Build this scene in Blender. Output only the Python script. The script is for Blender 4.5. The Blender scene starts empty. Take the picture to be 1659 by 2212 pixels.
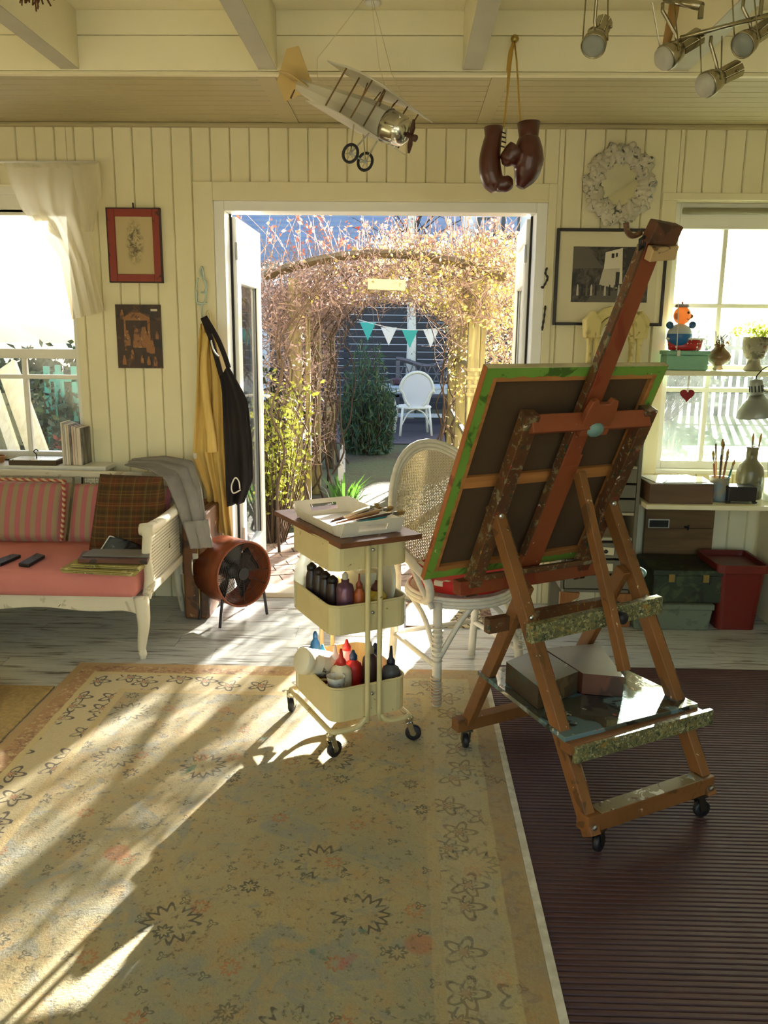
import bpy, math, random
import numpy as np
from mathutils import Vector, Matrix
random.seed(7); rng = np.random.default_rng(7)
scn = bpy.context.scene
COL = scn.collection

# ---------------------------------------------------------------- camera
FPX, PITCH, YAW, ROLL, CH = 1800.0, math.radians(12.2), math.radians(1.45), math.radians(.6), 1.47
_F = Vector((-math.sin(YAW)*math.cos(PITCH), math.cos(YAW)*math.cos(PITCH), -math.sin(PITCH)))
_r = Vector((math.cos(YAW), math.sin(YAW), 0)); _u = _r.cross(_F)
_R = _r*math.cos(ROLL) + _u*math.sin(ROLL); _U = -_r*math.sin(ROLL) + _u*math.cos(ROLL)
cam = bpy.data.cameras.new('camera'); camo = bpy.data.objects.new('camera', cam); COL.objects.link(camo)
camo.matrix_world = Matrix(((_R.x, _U.x, -_F.x, 0), (_R.y, _U.y, -_F.y, 0), (_R.z, _U.z, -_F.z, CH), (0, 0, 0, 1)))
cam.sensor_fit = 'VERTICAL'; cam.sensor_height = 36.0; cam.lens = FPX*36.0/2212
cam.clip_start = .05; cam.clip_end = 300
scn.camera = camo

# ---------------------------------------------------------------- sky, sun, exposure
SUN_AZ = math.radians(18.5)      # to the right of straight out of the door
SUN_EL = math.radians(15.0)
w = bpy.data.worlds.new('world'); scn.world = w; w.use_nodes = True
nt = w.node_tree; bg = nt.nodes['Background']
sky = nt.nodes.new('ShaderNodeTexSky'); sky.sky_type = 'NISHITA'; sky.sun_disc = False
sky.sun_elevation = SUN_EL; sky.sun_rotation = SUN_AZ; sky.air_density = 1.0; sky.dust_density = 2.0
nt.links.new(sky.outputs[0], bg.inputs[0]); bg.inputs[1].default_value = .34
sl = bpy.data.lights.new('sun', 'SUN'); sl.energy = 32.0; sl.angle = math.radians(.6); sl.color = (1, .95, .87)
so = bpy.data.objects.new('sun', sl); COL.objects.link(so)
SUND = Vector((math.sin(SUN_AZ)*math.cos(SUN_EL), math.cos(SUN_AZ)*math.cos(SUN_EL), math.sin(SUN_EL)))
so.rotation_euler = SUND.to_track_quat('Z', 'Y').to_euler()
vs = scn.view_settings; vs.view_transform = 'Standard'; vs.look = 'None'; vs.gamma = 1; vs.use_curve_mapping = False
vs.exposure = 1.0
scn.cycles.use_denoising = True
scn.cycles.max_bounces = 6; scn.cycles.diffuse_bounces = 4; scn.cycles.glossy_bounces = 3; scn.cycles.transmission_bounces = 4; scn.cycles.transparent_max_bounces = 8
scn.cycles.use_adaptive_sampling = True; scn.cycles.adaptive_threshold = .08; scn.cycles.use_light_tree = False
scn.cycles.sample_clamp_indirect = 6

# ---------------------------------------------------------------- points from the survey of the photograph
def ray(x, y): return _F*FPX + _R*(x-829.5) - _U*(y-1106)
CC = Vector((0, 0, CH))
def P(x, y, Y):            # the point of the upright plane y = Y
    d = ray(x, y); return CC + d*(Y/d.y)
def G(x, y, z=0.0):        # the point of the level plane at height z
    d = ray(x, y); return CC + d*((z-CH)/d.z)
def V(*a): return Vector(a)

# ---------------------------------------------------------------- materials
def lin(h):
    h = h.lstrip('#'); o = []
    for i in (0, 2, 4):
        c = int(h[i:i+2], 16)/255; o.append(c/12.92 if c <= .04045 else ((c+.055)/1.055)**2.4)
    return (*o, 1)
MATS = {}
class NB:
    """small node-graph helper"""
    def __init__(s, name):
        s.m = bpy.data.materials.new(name); s.m.use_nodes = True; s.t = s.m.node_tree; s.n = s.t.nodes
        s.b = s.n['Principled BSDF']; s.out = s.n['Material Output']
    def node(s, typ, **k):
        n = s.n.new(typ)
        for a, v in k.items(): setattr(n, a, v)
        return n
    def link(s, a, b): s.t.links.new(a, b)
    def val(s, sock, v):
        if isinstance(v, (int, float)): sock.default_value = v
        elif isinstance(v, tuple): sock.default_value = v
        else: s.link(v, sock)
    def math(s, op, a, b=0.0, c=None):
        n = s.node('ShaderNodeMath', operation=op); s.val(n.inputs[0], a); s.val(n.inputs[1], b)
        if c is not None: s.val(n.inputs[2], c)
        return n.outputs[0]
    def mix(s, f, a, b, blend='MIX'):
        n = s.node('ShaderNodeMix', data_type='RGBA', blend_type=blend); s.val(n.inputs[0], f); s.val(n.inputs[6], a); s.val(n.inputs[7], b)
        return n.outputs[2]
    def co(s, kind='Object', scale=(1, 1, 1), rot=(0, 0, 0), loc=(0, 0, 0)):
        tc = s.node('ShaderNodeTexCoord'); mp = s.node('ShaderNodeMapping'); s.link(tc.outputs[kind], mp.inputs[0])
        mp.inputs['Scale'].default_value = scale; mp.inputs['Rotation'].default_value = rot; mp.inputs['Location'].default_value = loc
        return mp.outputs[0]
    def noise(s, vec, scale, detail=3, rough=.55, dist=0.0):
        n = s.node('ShaderNodeTexNoise'); s.link(vec, n.inputs['Vector']); n.inputs['Scale'].default_value = scale
        n.inputs['Detail'].default_value = detail; n.inputs['Roughness'].default_value = rough; n.inputs['Distortion'].default_value = dist
        return n.outputs[0]
    def step(s, v, lo, hi):
        n = s.node('ShaderNodeMapRange', clamp=True); s.val(n.inputs[0], v); n.inputs[1].default_value = lo; n.inputs[2].default_value = hi
        return n.outputs[0]
    def bump(s, h, strength=.3, dist=.01):
        n = s.node('ShaderNodeBump'); n.inputs['Strength'].default_value = strength; n.inputs['Distance'].default_value = dist
        s.link(h, n.inputs['Height']); s.link(n.outputs[0], s.b.inputs['Normal'])
    def sep(s, vec):
        n = s.node('ShaderNodeSeparateXYZ'); s.link(vec, n.inputs[0]); return n.outputs
    def done(s, col=None, rough=None, metal=None):
        if col is not None: s.val(s.b.inputs['Base Color'], col)
        if rough is not None: s.val(s.b.inputs['Roughness'], rough)
        if metal is not None: s.val(s.b.inputs['Metallic'], metal)
        return s.m
def mat(name, c, rough=.6, metal=0.0, c2=None, scale=8, amt=.5, stretch=(1, 1, 1), bump=0, bscale=None, coat=0, lo=.35, hi=.65):
    """plain paint / cloth / metal with a soft two-tone variation"""
    if name in MATS: return MATS[name]
    b = NB(name); col = lin(c)
    if c2 or bump:
        v = b.co('Object', stretch); n = b.noise(v, scale, 4)
        if c2: col = b.mix(b.math('MULTIPLY', b.step(n, lo, hi), amt), lin(c), lin(c2))
        if bump: b.bump(b.noise(v, bscale or scale*4, 3), bump)
    if coat: b.b.inputs['Coat Weight'].default_value = coat; b.b.inputs['Coat Roughness'].default_value = .15
    MATS[name] = b.done(col, rough, metal); return MATS[name]
def worn(name, c, spots, rough=.55, base2=None, scale=14, thr=.62, wide=.06, stretch=(1, 1, 1), rnd=False, coat=0):
    """base colour with dabs, stains or chips of other colours: spots = [(colour, scale, threshold)]"""
    if name in MATS: return MATS[name]
    b = NB(name); v = b.co('Object', stretch)
    if rnd:
        oi = b.node('ShaderNodeObjectInfo'); ad = b.node('ShaderNodeVectorMath', operation='ADD'); b.link(v, ad.inputs[0])
        cm = b.node('ShaderNodeCombineXYZ'); b.link(b.math('MULTIPLY', oi.outputs['Random'], 37.0), cm.inputs[0]); b.link(b.math('MULTIPLY', oi.outputs['Random'], 11.0), cm.inputs[1])
        b.link(cm.outputs[0], ad.inputs[1]); v = ad.outputs[0]
    col = lin(c)
    if base2: col = b.mix(b.step(b.noise(v, scale*.5, 4), .3, .7), lin(c), lin(base2))
    for i, (cc, sc, th) in enumerate(spots):
        sv = b.node('ShaderNodeVectorMath', operation='ADD'); b.link(v, sv.inputs[0]); sv.inputs[1].default_value = (i*3.7+1, i*1.9, i*5.3)
        n = b.noise(sv.outputs[0], sc, 3, .6, .6)
        col = b.mix(b.step(n, th, th+wide), col, lin(cc))
    b.bump(b.noise(v, scale*3, 3), .12)
    if coat: b.b.inputs['Coat Weight'].default_value = coat
    MATS[name] = b.done(col, rough); return MATS[name]
def wood(name, c, c2, rough=.5, axis=0, scale=6, coat=0, rnd=True):
    if name in MATS: return MATS[name]
    b = NB(name); st = [14, 14, 14]; st[axis] = 1.0
    v = b.co('Object', tuple(st))
    if rnd:
        oi = b.node('ShaderNodeObjectInfo'); ad = b.node('ShaderNodeVectorMath', operation='ADD'); b.link(v, ad.inputs[0])
        cm = b.node('ShaderNodeCombineXYZ'); b.link(b.math('MULTIPLY', oi.outputs['Random'], 50.0), cm.inputs[(axis+1) % 3]); b.link(cm.outputs[0], ad.inputs[1]); v = ad.outputs[0]
    n = b.noise(v, scale*.35, 5, .6, .8)
    col = b.mix(b.step(n, .3, .7), lin(c), lin(c2)); b.bump(n, .15)
    if coat: b.b.inputs['Coat Weight'].default_value = coat
    MATS[name] = b.done(col, rough); return MATS[name]
def leafmat(name, cols, trans=.5, rough=.55):
    if name in MATS: return MATS[name]
    b = NB(name); g = b.node('ShaderNodeNewGeometry'); r = b.node('ShaderNodeValToRGB'); b.link(g.outputs['Random Per Island'], r.inputs[0])
    e = r.color_ramp.elements
    while len(e) < len(cols): e.new(.5)
    for i, c in enumerate(cols): e[i].position = i/max(1, len(cols)-1); e[i].color = lin(c)
    t = b.node('ShaderNodeBsdfTranslucent'); b.link(r.outputs[0], t.inputs[0]); mx = b.node('ShaderNodeMixShader'); mx.inputs[0].default_value = trans
    b.done(r.outputs[0], rough); b.link(b.b.outputs[0], mx.inputs[1]); b.link(t.outputs[0], mx.inputs[2]); b.link(mx.outputs[0], b.out.inputs[0])
    MATS[name] = b.m; return b.m
def sheer(name, c, trans=.6, rough=.9, clear=0.0, bump=0):
    """thin cloth that lets light through"""
    if name in MATS: return MATS[name]
    b = NB(name); t = b.node('ShaderNodeBsdfTranslucent'); t.inputs[0].default_value = lin(c); mx = b.node('ShaderNodeMixShader'); mx.inputs[0].default_value = trans
    b.done(lin(c), rough); b.link(b.b.outputs[0], mx.inputs[1]); b.link(t.outputs[0], mx.inputs[2]); o = mx.outputs[0]
    if clear:
        tr = b.node('ShaderNodeBsdfTransparent'); m2 = b.node('ShaderNodeMixShader'); m2.inputs[0].default_value = clear; b.link(o, m2.inputs[1]); b.link(tr.outputs[0], m2.inputs[2]); o = m2.outputs[0]
    b.link(o, b.out.inputs[0]); MATS[name] = b.m; return b.m
def pane_mat(name, dust=.1, tint='#ffffff'):
    """thin window glass: clear, mirror-like at grazing angles, with a film of dust"""
    if name in MATS: return MATS[name]
    b = NB(name); b.n.remove(b.b)
    tr = b.node('ShaderNodeBsdfTransparent'); tr.inputs[0].default_value = lin(tint); gl = b.node('ShaderNodeBsdfGlossy'); gl.inputs['Roughness'].default_value = .03
    fr = b.node('ShaderNodeFresnel'); fr.inputs[0].default_value = 1.45; mx = b.node('ShaderNodeMixShader'); b.link(fr.outputs[0], mx.inputs[0]); b.link(tr.outputs[0], mx.inputs[1]); b.link(gl.outputs[0], mx.inputs[2])
    o = mx.outputs[0]
    if dust:
        tl = b.node('ShaderNodeBsdfTranslucent'); tl.inputs[0].default_value = (.9, .9, .85, 1); v = b.co('Object'); n = b.noise(v, 5, 4, .65)
        m2 = b.node('ShaderNodeMixShader'); b.link(b.math('MULTIPLY', b.step(n, .2, .8), dust), m2.inputs[0]); b.link(o, m2.inputs[1]); b.link(tl.outputs[0], m2.inputs[2]); o = m2.outputs[0]
    b.link(o, b.out.inputs[0]); MATS[name] = b.m; return b.m

# ---------------------------------------------------------------- mesh builder
def rotz(a): return Matrix.Rotation(a, 3, 'Z')
def basis(z, hint=None):
    z = Vector(z).normalized(); h = Vector(hint) if hint is not None else (V(0, 0, 1) if abs(z.z) < .95 else V(1, 0, 0))
    x = h.cross(z)
    if x.length < 1e-6: x = V(1, 0, 0).cross(z)
    x.normalize(); return x, z.cross(x), z
class MB:
    def __init__(s): s.v = []; s.f = []; s.mi = []; s.k = 0
    def add(s, vs, fs):
        o = len(s.v); s.v += [Vector(p) for p in vs]; s.f += [tuple(i+o for i in f) for f in fs]; s.mi += [s.k]*len(fs); return s
    def box(s, c, d, rot=None):
        c = Vector(c); R = rot if rot is not None else Matrix.Identity(3); h = Vector(d)/2
        q = [c + R @ V(h.x*i, h.y*j, h.z*k) for k in (-1, 1) for j in (-1, 1) for i in (-1, 1)]
        return s.add(q, [(0, 2, 3, 1), (4, 5, 7, 6), (0, 1, 5, 4), (2, 6, 7, 3), (0, 4, 6, 2), (1, 3, 7, 5)])
    def ab(s, a, b): a, b = Vector(a), Vector(b); return s.box((a+b)/2, [abs(x) for x in (b-a)])
    def bar(s, a, b, wd, th, hint=(0, 0, 1), ext=0):
        a, b = Vector(a), Vector(b); d = (b-a).normalized(); a -= d*ext; b += d*ext; x, y, z = basis(d, hint)
        q = [p + x*(wd/2*i) + y*(th/2*j) for p in (a, b) for j in (-1, 1) for i in (-1, 1)]
        return s.add(q, [(0, 2, 3, 1), (4, 5, 7, 6), (0, 1, 5, 4), (2, 6, 7, 3), (0, 4, 6, 2), (1, 3, 7, 5)])
    def tube(s, pts, r, n=8, cap=True, closed=False, flat=1.0, hint=None):
        pts = [Vector(p) for p in pts]; m = len(pts); rr = r if isinstance(r, (list, tuple)) else [r]*m; vs = []; px = None
        for i, p in enumerate(pts):
            if closed: t = pts[(i+1) % m]-pts[i-1]
            else: t = pts[min(i+1, m-1)]-pts[max(i-1, 0)]
            if t.length < 1e-9: t = V(0, 0, 1)
            t.normalize()
            if px is None: x, y, _ = basis(t, hint)
            else:
                x = px - t*px.dot(t)
                if x.length < 1e-6: x, y, _ = basis(t, hint)
                else: x.normalize(); y = t.cross(x)
            px = x
            vs += [p + (x*math.cos(2*math.pi*k/n) + y*math.sin(2*math.pi*k/n)*flat)*rr[i] for k in range(n)]
        fs = [(i*n+k, i*n+(k+1) % n, ((i+1) % m)*n+(k+1) % n, ((i+1) % m)*n+k) for i in range(m if closed else m-1) for k in range(n)]
        if cap and not closed: fs += [tuple(range(n))[::-1], tuple(range((m-1)*n, m*n))]
        return s.add(vs, fs)
    def lathe(s, prof, n=20, o=(0, 0, 0), ax=(0, 0, 1), sx=1.0, sy=1.0, hint=None, cap=True):
        x, y, z = basis(ax, hint) if tuple(ax) != (0, 0, 1) else (V(1, 0, 0), V(0, 1, 0), V(0, 0, 1)); o = Vector(o); m = len(prof)
        vs = [o + z*h + (x*math.cos(2*math.pi*k/n)*sx + y*math.sin(2*math.pi*k/n)*sy)*max(r, 1e-5) for r, h in prof for k in range(n)]
        fs = [(i*n+k, i*n+(k+1) % n, (i+1)*n+(k+1) % n, (i+1)*n+k) for i in range(m-1) for k in range(n)]
        if cap: fs += [tuple(range(n))[::-1], tuple(range((m-1)*n, m*n))]
        return s.add(vs, fs)
    def prism(s, pts, o, ex, ey, th):
        o, ex, ey = Vector(o), Vector(ex), Vector(ey); ez = ex.cross(ey).normalized(); n = len(pts)
        a = [o+ex*p[0]+ey*p[1] for p in pts]
        return s.add(a+[p+ez*th for p in a], [tuple(range(n))[::-1], tuple(range(n, 2*n))]+[(i, (i+1) % n, n+(i+1) % n, n+i) for i in range(n)])
    def grid(s, fn, nu, nv, cu=False):
        vs = [fn(i/(nu if cu else nu-1), j/(nv-1)) for j in range(nv) for i in range(nu)]
        fs = [(j*nu+i, j*nu+(i+1) % nu, (j+1)*nu+(i+1) % nu, (j+1)*nu+i) for j in range(nv-1) for i in range(nu if cu else nu-1)]
        return s.add(vs, fs)
    def ell(s, c, r, nu=16, nv=10, R=None):
        c = Vector(c); r = (r, r, r) if isinstance(r, (int, float)) else r; R = R or Matrix.Identity(3)
        return s.grid(lambda u, v: c + R @ V(r[0]*math.cos(2*math.pi*u)*math.sin(math.pi*max(.004, min(.996, v))), r[1]*math.sin(2*math.pi*u)*math.sin(math.pi*max(.004, min(.996, v))), -r[2]*math.cos(math.pi*v)), nu, nv, True)
    def build(s, name, m, parent=None, smooth=False, bevel=0, local=False, sub=0, solid=0, kind=None, label=None):
        vs = s.v
        if parent is not None and not local:
            Mi = WM[parent.name].inverted(); vs = [Mi @ p for p in vs]
        me = bpy.data.meshes.new(name); me.from_pydata([tuple(p) for p in vs], [], s.f)
        for x in (m if isinstance(m, (list, tuple)) else [m]): me.materials.append(x)
        if any(s.mi): me.polygons.foreach_set('material_index', s.mi)
        if smooth: me.polygons.foreach_set('use_smooth', [True]*len(s.f))
        me.update(); o = bpy.data.objects.new(name, me); COL.objects.link(o)
        if parent is not None: o.parent = parent; WM[o.name] = WM[parent.name]
        else: WM[o.name] = Matrix.Identity(4)
        if solid: md = o.modifiers.new('thickness', 'SOLIDIFY'); md.thickness = solid; md.offset = 0
        if sub: md = o.modifiers.new('smooth', 'SUBSURF'); md.levels = sub; md.render_levels = sub
        if bevel:
            md = o.modifiers.new('bevel', 'BEVEL'); md.width = bevel; md.segments = 2; md.limit_method = 'ANGLE'; md.angle_limit = .7
        if kind: o['kind'] = kind
        if label: o['label'] = label
        return o
WM = {}
def tag(o, label, cat, group=None, kind=None):
    o['label'] = label; o['category'] = cat
    if group: o['group'] = group
    if kind: o['kind'] = kind
    return o
def thing(name, label=None, cat=None, loc=(0, 0, 0), rz=0.0, group=None, kind=None):
    o = bpy.data.objects.new(name, None); o.empty_display_size = .05; COL.objects.link(o); o.location = loc; o.rotation_euler = (0, 0, rz)
    WM[o.name] = Matrix.Translation(Vector(loc)) @ Matrix.Rotation(rz, 4, 'Z')
    if label: tag(o, label, cat)
    if group: o['group'] = group
    if kind: o['kind'] = kind
    return o
def struct(o): o['kind'] = 'structure'; return o
def one(mb, name, m, label, cat, group=None, **k):
    """a thing that is a single mesh, its origin moved to its base"""
    lo = Vector([min(p[i] for p in mb.v) for i in range(3)]); hi = Vector([max(p[i] for p in mb.v) for i in range(3)]); b = V((lo.x+hi.x)/2, (lo.y+hi.y)/2, lo.z)
    mb.v = [p-b for p in mb.v]; o = mb.build(name, m, **k); o.location = b; WM[o.name] = Matrix.Translation(b); return tag(o, label, cat, group)
def copy_tree(o, parent=None):
    c = o.copy(); COL.objects.link(c); c.parent = parent
    for ch in o.children: copy_tree(ch, c)
    return c
def cloud(name, m, pos, size, parent=None, asp=.55, up=0.0, kind='stuff', jitter=.5):
    """many small leaves (quads bent along the middle) in one mesh"""
    n = len(pos); pos = np.asarray(pos, float); d = rng.normal(size=(n, 3)); d[:, 2] += up; d /= np.linalg.norm(d, axis=1)[:, None]
    e = rng.normal(size=(n, 3)); e -= d*(e*d).sum(1)[:, None]; e /= np.linalg.norm(e, axis=1)[:, None]
    s = size*(1-jitter/2+jitter*rng.random(n))[:, None]; nn = np.cross(d, e)
    a = pos-d*s*.5; b = pos+e*s*asp*.5+nn*s*.1; c = pos+d*s*.5; f = pos-e*s*asp*.5+nn*s*.1
    v = np.stack([a, b, c, f], 1).reshape(-1, 3)
    if parent is not None: v = v-np.array(WM[parent.name].translation)
    me = bpy.data.meshes.new(name); me.vertices.add(4*n); me.vertices.foreach_set('co', v.ravel()); me.loops.add(4*n); me.loops.foreach_set('vertex_index', np.arange(4*n)); me.polygons.add(n)
    me.polygons.foreach_set('loop_start', np.arange(0, 4*n, 4)); me.polygons.foreach_set('loop_total', np.full(n, 4)); me.update(); me.validate(); me.materials.append(m)
    o = bpy.data.objects.new(name, me); COL.objects.link(o); WM[o.name] = Matrix.Identity(4)
    if parent is not None: o.parent = parent
    if kind: o['kind'] = kind
    return o
def twigs(name, m, paths, r0, parent=None, n=4, taper=.75):
    mb = MB()
    for p in paths: mb.tube(p, [r0*(1-taper*i/(len(p)-1)) for i in range(len(p))], n, cap=False)
    o = mb.build(name, m, parent, smooth=True); o['kind'] = 'stuff'; return o
def sheet(Lp, Rp, nu=24, nv=30, amp=.012, k=4, ph=0.0, nrm=(0, -1, 0), sway=.6, edge=0.0):
    """hanging cloth between two edge polylines, with folds"""
    Lp = [Vector(p) for p in Lp]; Rp = [Vector(p) for p in Rp]; nrm = Vector(nrm)
    def ev(pl, t):
        t *= len(pl)-1; i = min(int(t), len(pl)-2); return pl[i].lerp(pl[i+1], t-i)
    def fn(u, v):
        p = ev(Lp, v).lerp(ev(Rp, v), u); a = amp*(.4+.6*v)*(1 if not edge else min(1, u/edge, (1-u)/edge))
        return p + nrm*(a*math.sin(2*math.pi*k*u+ph+sway*math.sin(5*v)) + a*.5*math.sin(2*math.pi*k*1.7*u+2*v+ph))
    return MB().grid(fn, nu, nv)
def smooth_path(pts, n=6, closed=False):
    pts = [Vector(p) for p in pts]; m = len(pts); out = []
    for i in range(m if closed else m-1):
        if closed: p0, p1, p2, p3 = pts[i-1], pts[i], pts[(i+1) % m], pts[(i+2) % m]
        else: p0, p1, p2, p3 = pts[max(i-1, 0)], pts[i], pts[i+1], pts[min(i+2, m-1)]
        for j in range(n):
            t = j/n; out.append(.5*((2*p1)+(p2-p0)*t+(2*p0-5*p1+4*p2-p3)*t*t+(3*p1-p0-3*p2+p3)*t**3))
    if not closed: out.append(pts[-1])
    return out
def ring(c, r, n=16, ax=(0, 0, 1), sx=1.0, sy=1.0):
    x, y, z = basis(ax) if tuple(ax) != (0, 0, 1) else (V(1, 0, 0), V(0, 1, 0), V(0, 0, 1))
    return [Vector(c)+x*math.cos(2*math.pi*i/n)*r*sx+y*math.sin(2*math.pi*i/n)*r*sy for i in range(n)]
def text(name, body, size, m, loc, rot, parent=None, ext=.0008, align='CENTER'):
    cu = bpy.data.curves.new(name, 'FONT'); cu.body = body; cu.size = size; cu.extrude = ext; cu.align_x = align; cu.align_y = 'CENTER'
    tmp = bpy.data.objects.new(name, cu); me = bpy.data.meshes.new_from_object(tmp); bpy.data.objects.remove(tmp)
    me.materials.clear(); me.materials.append(m); o = bpy.data.objects.new(name, me); COL.objects.link(o); WM[o.name] = Matrix.Identity(4)
    Mw = Matrix.Translation(Vector(loc)) @ rot.to_4x4()
    if parent is not None: o.parent = parent; Mw = WM[parent.name].inverted() @ Mw
    o.matrix_local = Mw; return o
# ================================================================ the room
YW, YO = 4.46, 4.58            # inner and outer face of the far wall
ZS, YF, ZT = 2.48, 3.64, 2.715  # soffit height, fascia, upper ceiling
XL, XR, YB = -3.0, 2.75, -1.9
M_cream = mat('cream_paint', '#e7deba', .55, c2='#ddd3aa', scale=3, amt=.5)
M_cream2 = mat('cream_board_paint', '#eae1bc', .5, c2='#e0d6ac', scale=2, amt=.6)
M_white = mat('white_gloss_paint', '#ece9dd', .35)
M_plastic = mat('white_frame_plastic', '#f0efe9', .3)
M_grey = mat('dull_grey', '#8e8876', .7)
M_seam = mat('dark_seal', '#241f1a', .8)  # plain dark colour for seals, vent slots and the lamp cord
# plank floor: worn whitewash
def plank_mat():
    b = NB('whitewashed_plank'); v = b.co('Object'); oi = b.node('ShaderNodeObjectInfo')
    cm = b.node('ShaderNodeCombineXYZ'); b.link(b.math('MULTIPLY', oi.outputs['Random'], 31.0), cm.inputs[0]); b.link(b.math('MULTIPLY', oi.outputs['Random'], 17.0), cm.inputs[1])
    ad = b.node('ShaderNodeVectorMath', operation='ADD'); b.link(v, ad.inputs[0]); b.link(cm.outputs[0], ad.inputs[1])
    mp = b.node('ShaderNodeMapping'); mp.inputs['Scale'].default_value = (1.6, 16, 1); b.link(ad.outputs[0], mp.inputs[0])
    n = b.noise(mp.outputs[0], 2.2, 5, .62, .5); n2 = b.noise(mp.outputs[0], 1.1, 4, .6)
    base = b.mix(b.step(n2, .3, .7), lin('#cbccc4'), lin('#aeb2ae'))
    col = b.mix(b.math('MULTIPLY', b.step(n, .53, .66), .9), base, lin('#5b4a36')); col = b.mix(b.math('MULTIPLY', b.step(n2, .62, .75), .5), col, lin('#7e8b8c'))
    b.bump(n, .1); return b.done(col, b.math('ADD', b.math('MULTIPLY', n, .25), .18))
M_plank = plank_mat()
floor = struct(MB().ab((XL, YB, -.1), (XR, YO, -.006)).build('floor', mat('floor_screed', '#b5af9c', .6)))
pw = .158
for r_ in range(11):
    y1 = YW+.03-r_*pw; x = XL - random.random()*1.2
    while x < XR:
        x2 = min(x+1.28, XR)
        if x2 > XL+.05:
            x0 = max(x, XL); MB().ab((x0+.0008, y1-pw+.0008, -.006), (x2-.0008, y1-.0008, 0)).build('floor_plank', M_plank, floor)
        x = x2
# far wall with openings: (x0, x1, z0, z1)
DOOR = (-1.00, .70, -.02, 2.115); WL = (-2.85, -1.738, .76, 2.19); WR = (1.338, 2.5, .76, 2.13)
def wall_with(mb, y0, y1, x0, x1, z0, z1, holes):
    xs = sorted({x0, x1, *[h[0] for h in holes], *[h[1] for h in holes]})
    for a, b in zip(xs, xs[1:]):
        m = (a+b)/2; hs = sorted([h for h in holes if h[0] < m < h[1]], key=lambda h: h[2]); z = z0
        for h in hs:
            if h[2] > z: mb.ab((a, y0, z), (b, y1, h[2]))
            z = h[3]
        if z < z1: mb.ab((a, y0, z), (b, y1, z1))
mb = MB(); wall_with(mb, YW+.012, YO, XL-.1, XR+.1, -.1, 2.9, [DOOR, WL, WR])
wall_back = struct(mb.build('wall_back', M_cream))
bw = .0988; x = P(411, 300, YW).x - 25*bw
CAS = (-1.10, .742, -.02, 2.205)        # outer edge of the door casing
gr = .0035
while x < XR:
    x0, x1 = max(x, XL), min(x+bw, XR)
    if x1-x0 > .01:
        cuts = sorted({x0, x1, *[e for h in (CAS, WL, WR) for e in h[:2] if x0+.004 < e < x1-.004]})
        for a, b in zip(cuts, cuts[1:]):
            m = (a+b)/2; z = 0.0; spans = []
            for h in (CAS, WL, WR):
                if h[0] < m < h[1]:
                    if h[2] > .02: spans.append((0, h[2]))
                    spans.append((h[3], ZS))
            for s0, s1 in spans or [(0, ZS)]:
                l = gr if a == x0 else 0; r = gr if b == x1 else 0
                q = MB(); pts = [(a+l*.2, .014), (a+l*.2, .008), (a+l+.0015, 0), (b-r-.0015, 0), (b-r*.2, .008), (b-r*.2, .014)]
                q.prism(pts, (0, YW, s0), (1, 0, 0), (0, 1, 0), s1-s0); q.build('wall_board', M_cream2, wall_back)
    x += bw
# side and rear walls (the rear one glazed: the studio's garden front)
struct(MB().ab((XL-.1, YB, -.1), (XL, YO, 2.9)).build('wall_left', M_cream)); struct(MB().ab((XR, YB, -.1), (XR+.1, YO, 2.9)).build('wall_right', M_cream))
mb = MB(); wall_with(mb, YB-.1, YB, XL-.1, XR+.1, -.1, 2.9, [(-2.3, 2.1, .45, 2.4)]); struct(mb.build('wall_front', M_cream))
# ceiling: upper boards, beams, fascia, soffit
ceiling = struct(MB().ab((XL-.1, YB-.1, ZT), (XR+.1, YF+.02, ZT+.1)).build('ceiling', mat('fascia_painted_light', '#f3ebc9', .5, c2='#eee4be', scale=2)))  # lighter than the wall cream: brightness painted into ceiling and fascia
for z0, z1 in ((2.492, 2.6215), (2.624, ZT)): MB().ab((XL, YF, z0), (XR, YF+.03, z1)).build('fascia_board', mat('fascia_painted_light', '#f3ebc9', .5, c2='#eee4be', scale=2), ceiling, bevel=.002)
MB().ab((XL, YF-.001, ZS-.003), (XR, YF+.0295, 2.4905)).build('fascia_bead', M_cream2, ceiling, bevel=.003)
M_beam = mat('beam_paint', '#e6deba', .5, c2='#dad0a8', scale=3); M_beamu = mat('beam_grey_underside', '#b6b096', .55, c2='#a49f88', scale=6)  # beam undersides get a greyer tone than the sides
for x0 in (-2.23, -1.421, -.618, .204, 1.024, 1.85):
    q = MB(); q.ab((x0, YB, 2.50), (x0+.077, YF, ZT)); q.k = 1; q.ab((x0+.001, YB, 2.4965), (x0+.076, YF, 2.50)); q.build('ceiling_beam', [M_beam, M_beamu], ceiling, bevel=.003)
MB().ab((XL, YF+.02, ZS+.012), (XR, YO, ZS+.06)).build('soffit_backing', M_grey, ceiling)
M_sof = mat('soffit_painted_shade', '#b3a67c', .5, c2='#a89b72', scale=2)  # cream darkened so the colour itself carries the soffit's shade
secs = [(XL, -.63), (-.555, .325), (.395, XR)]; nb = 10; sw = (YW-.02-YF)/nb
for a, b in secs:
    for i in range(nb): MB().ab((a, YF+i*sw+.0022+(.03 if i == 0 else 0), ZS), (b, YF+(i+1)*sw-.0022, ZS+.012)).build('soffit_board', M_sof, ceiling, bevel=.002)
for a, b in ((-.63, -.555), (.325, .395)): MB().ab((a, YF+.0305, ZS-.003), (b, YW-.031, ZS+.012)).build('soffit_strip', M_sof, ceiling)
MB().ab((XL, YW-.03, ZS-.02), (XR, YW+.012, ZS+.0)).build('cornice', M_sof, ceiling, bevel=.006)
q = MB(); q.lathe([(.0, 0), (.03, 0), (.034, -.006), (.022, -.014), (.0, -.016)], 18, (-.155, 3.56, ZT)); q.build('ceiling_rosette', M_white, ceiling, smooth=True)

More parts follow.
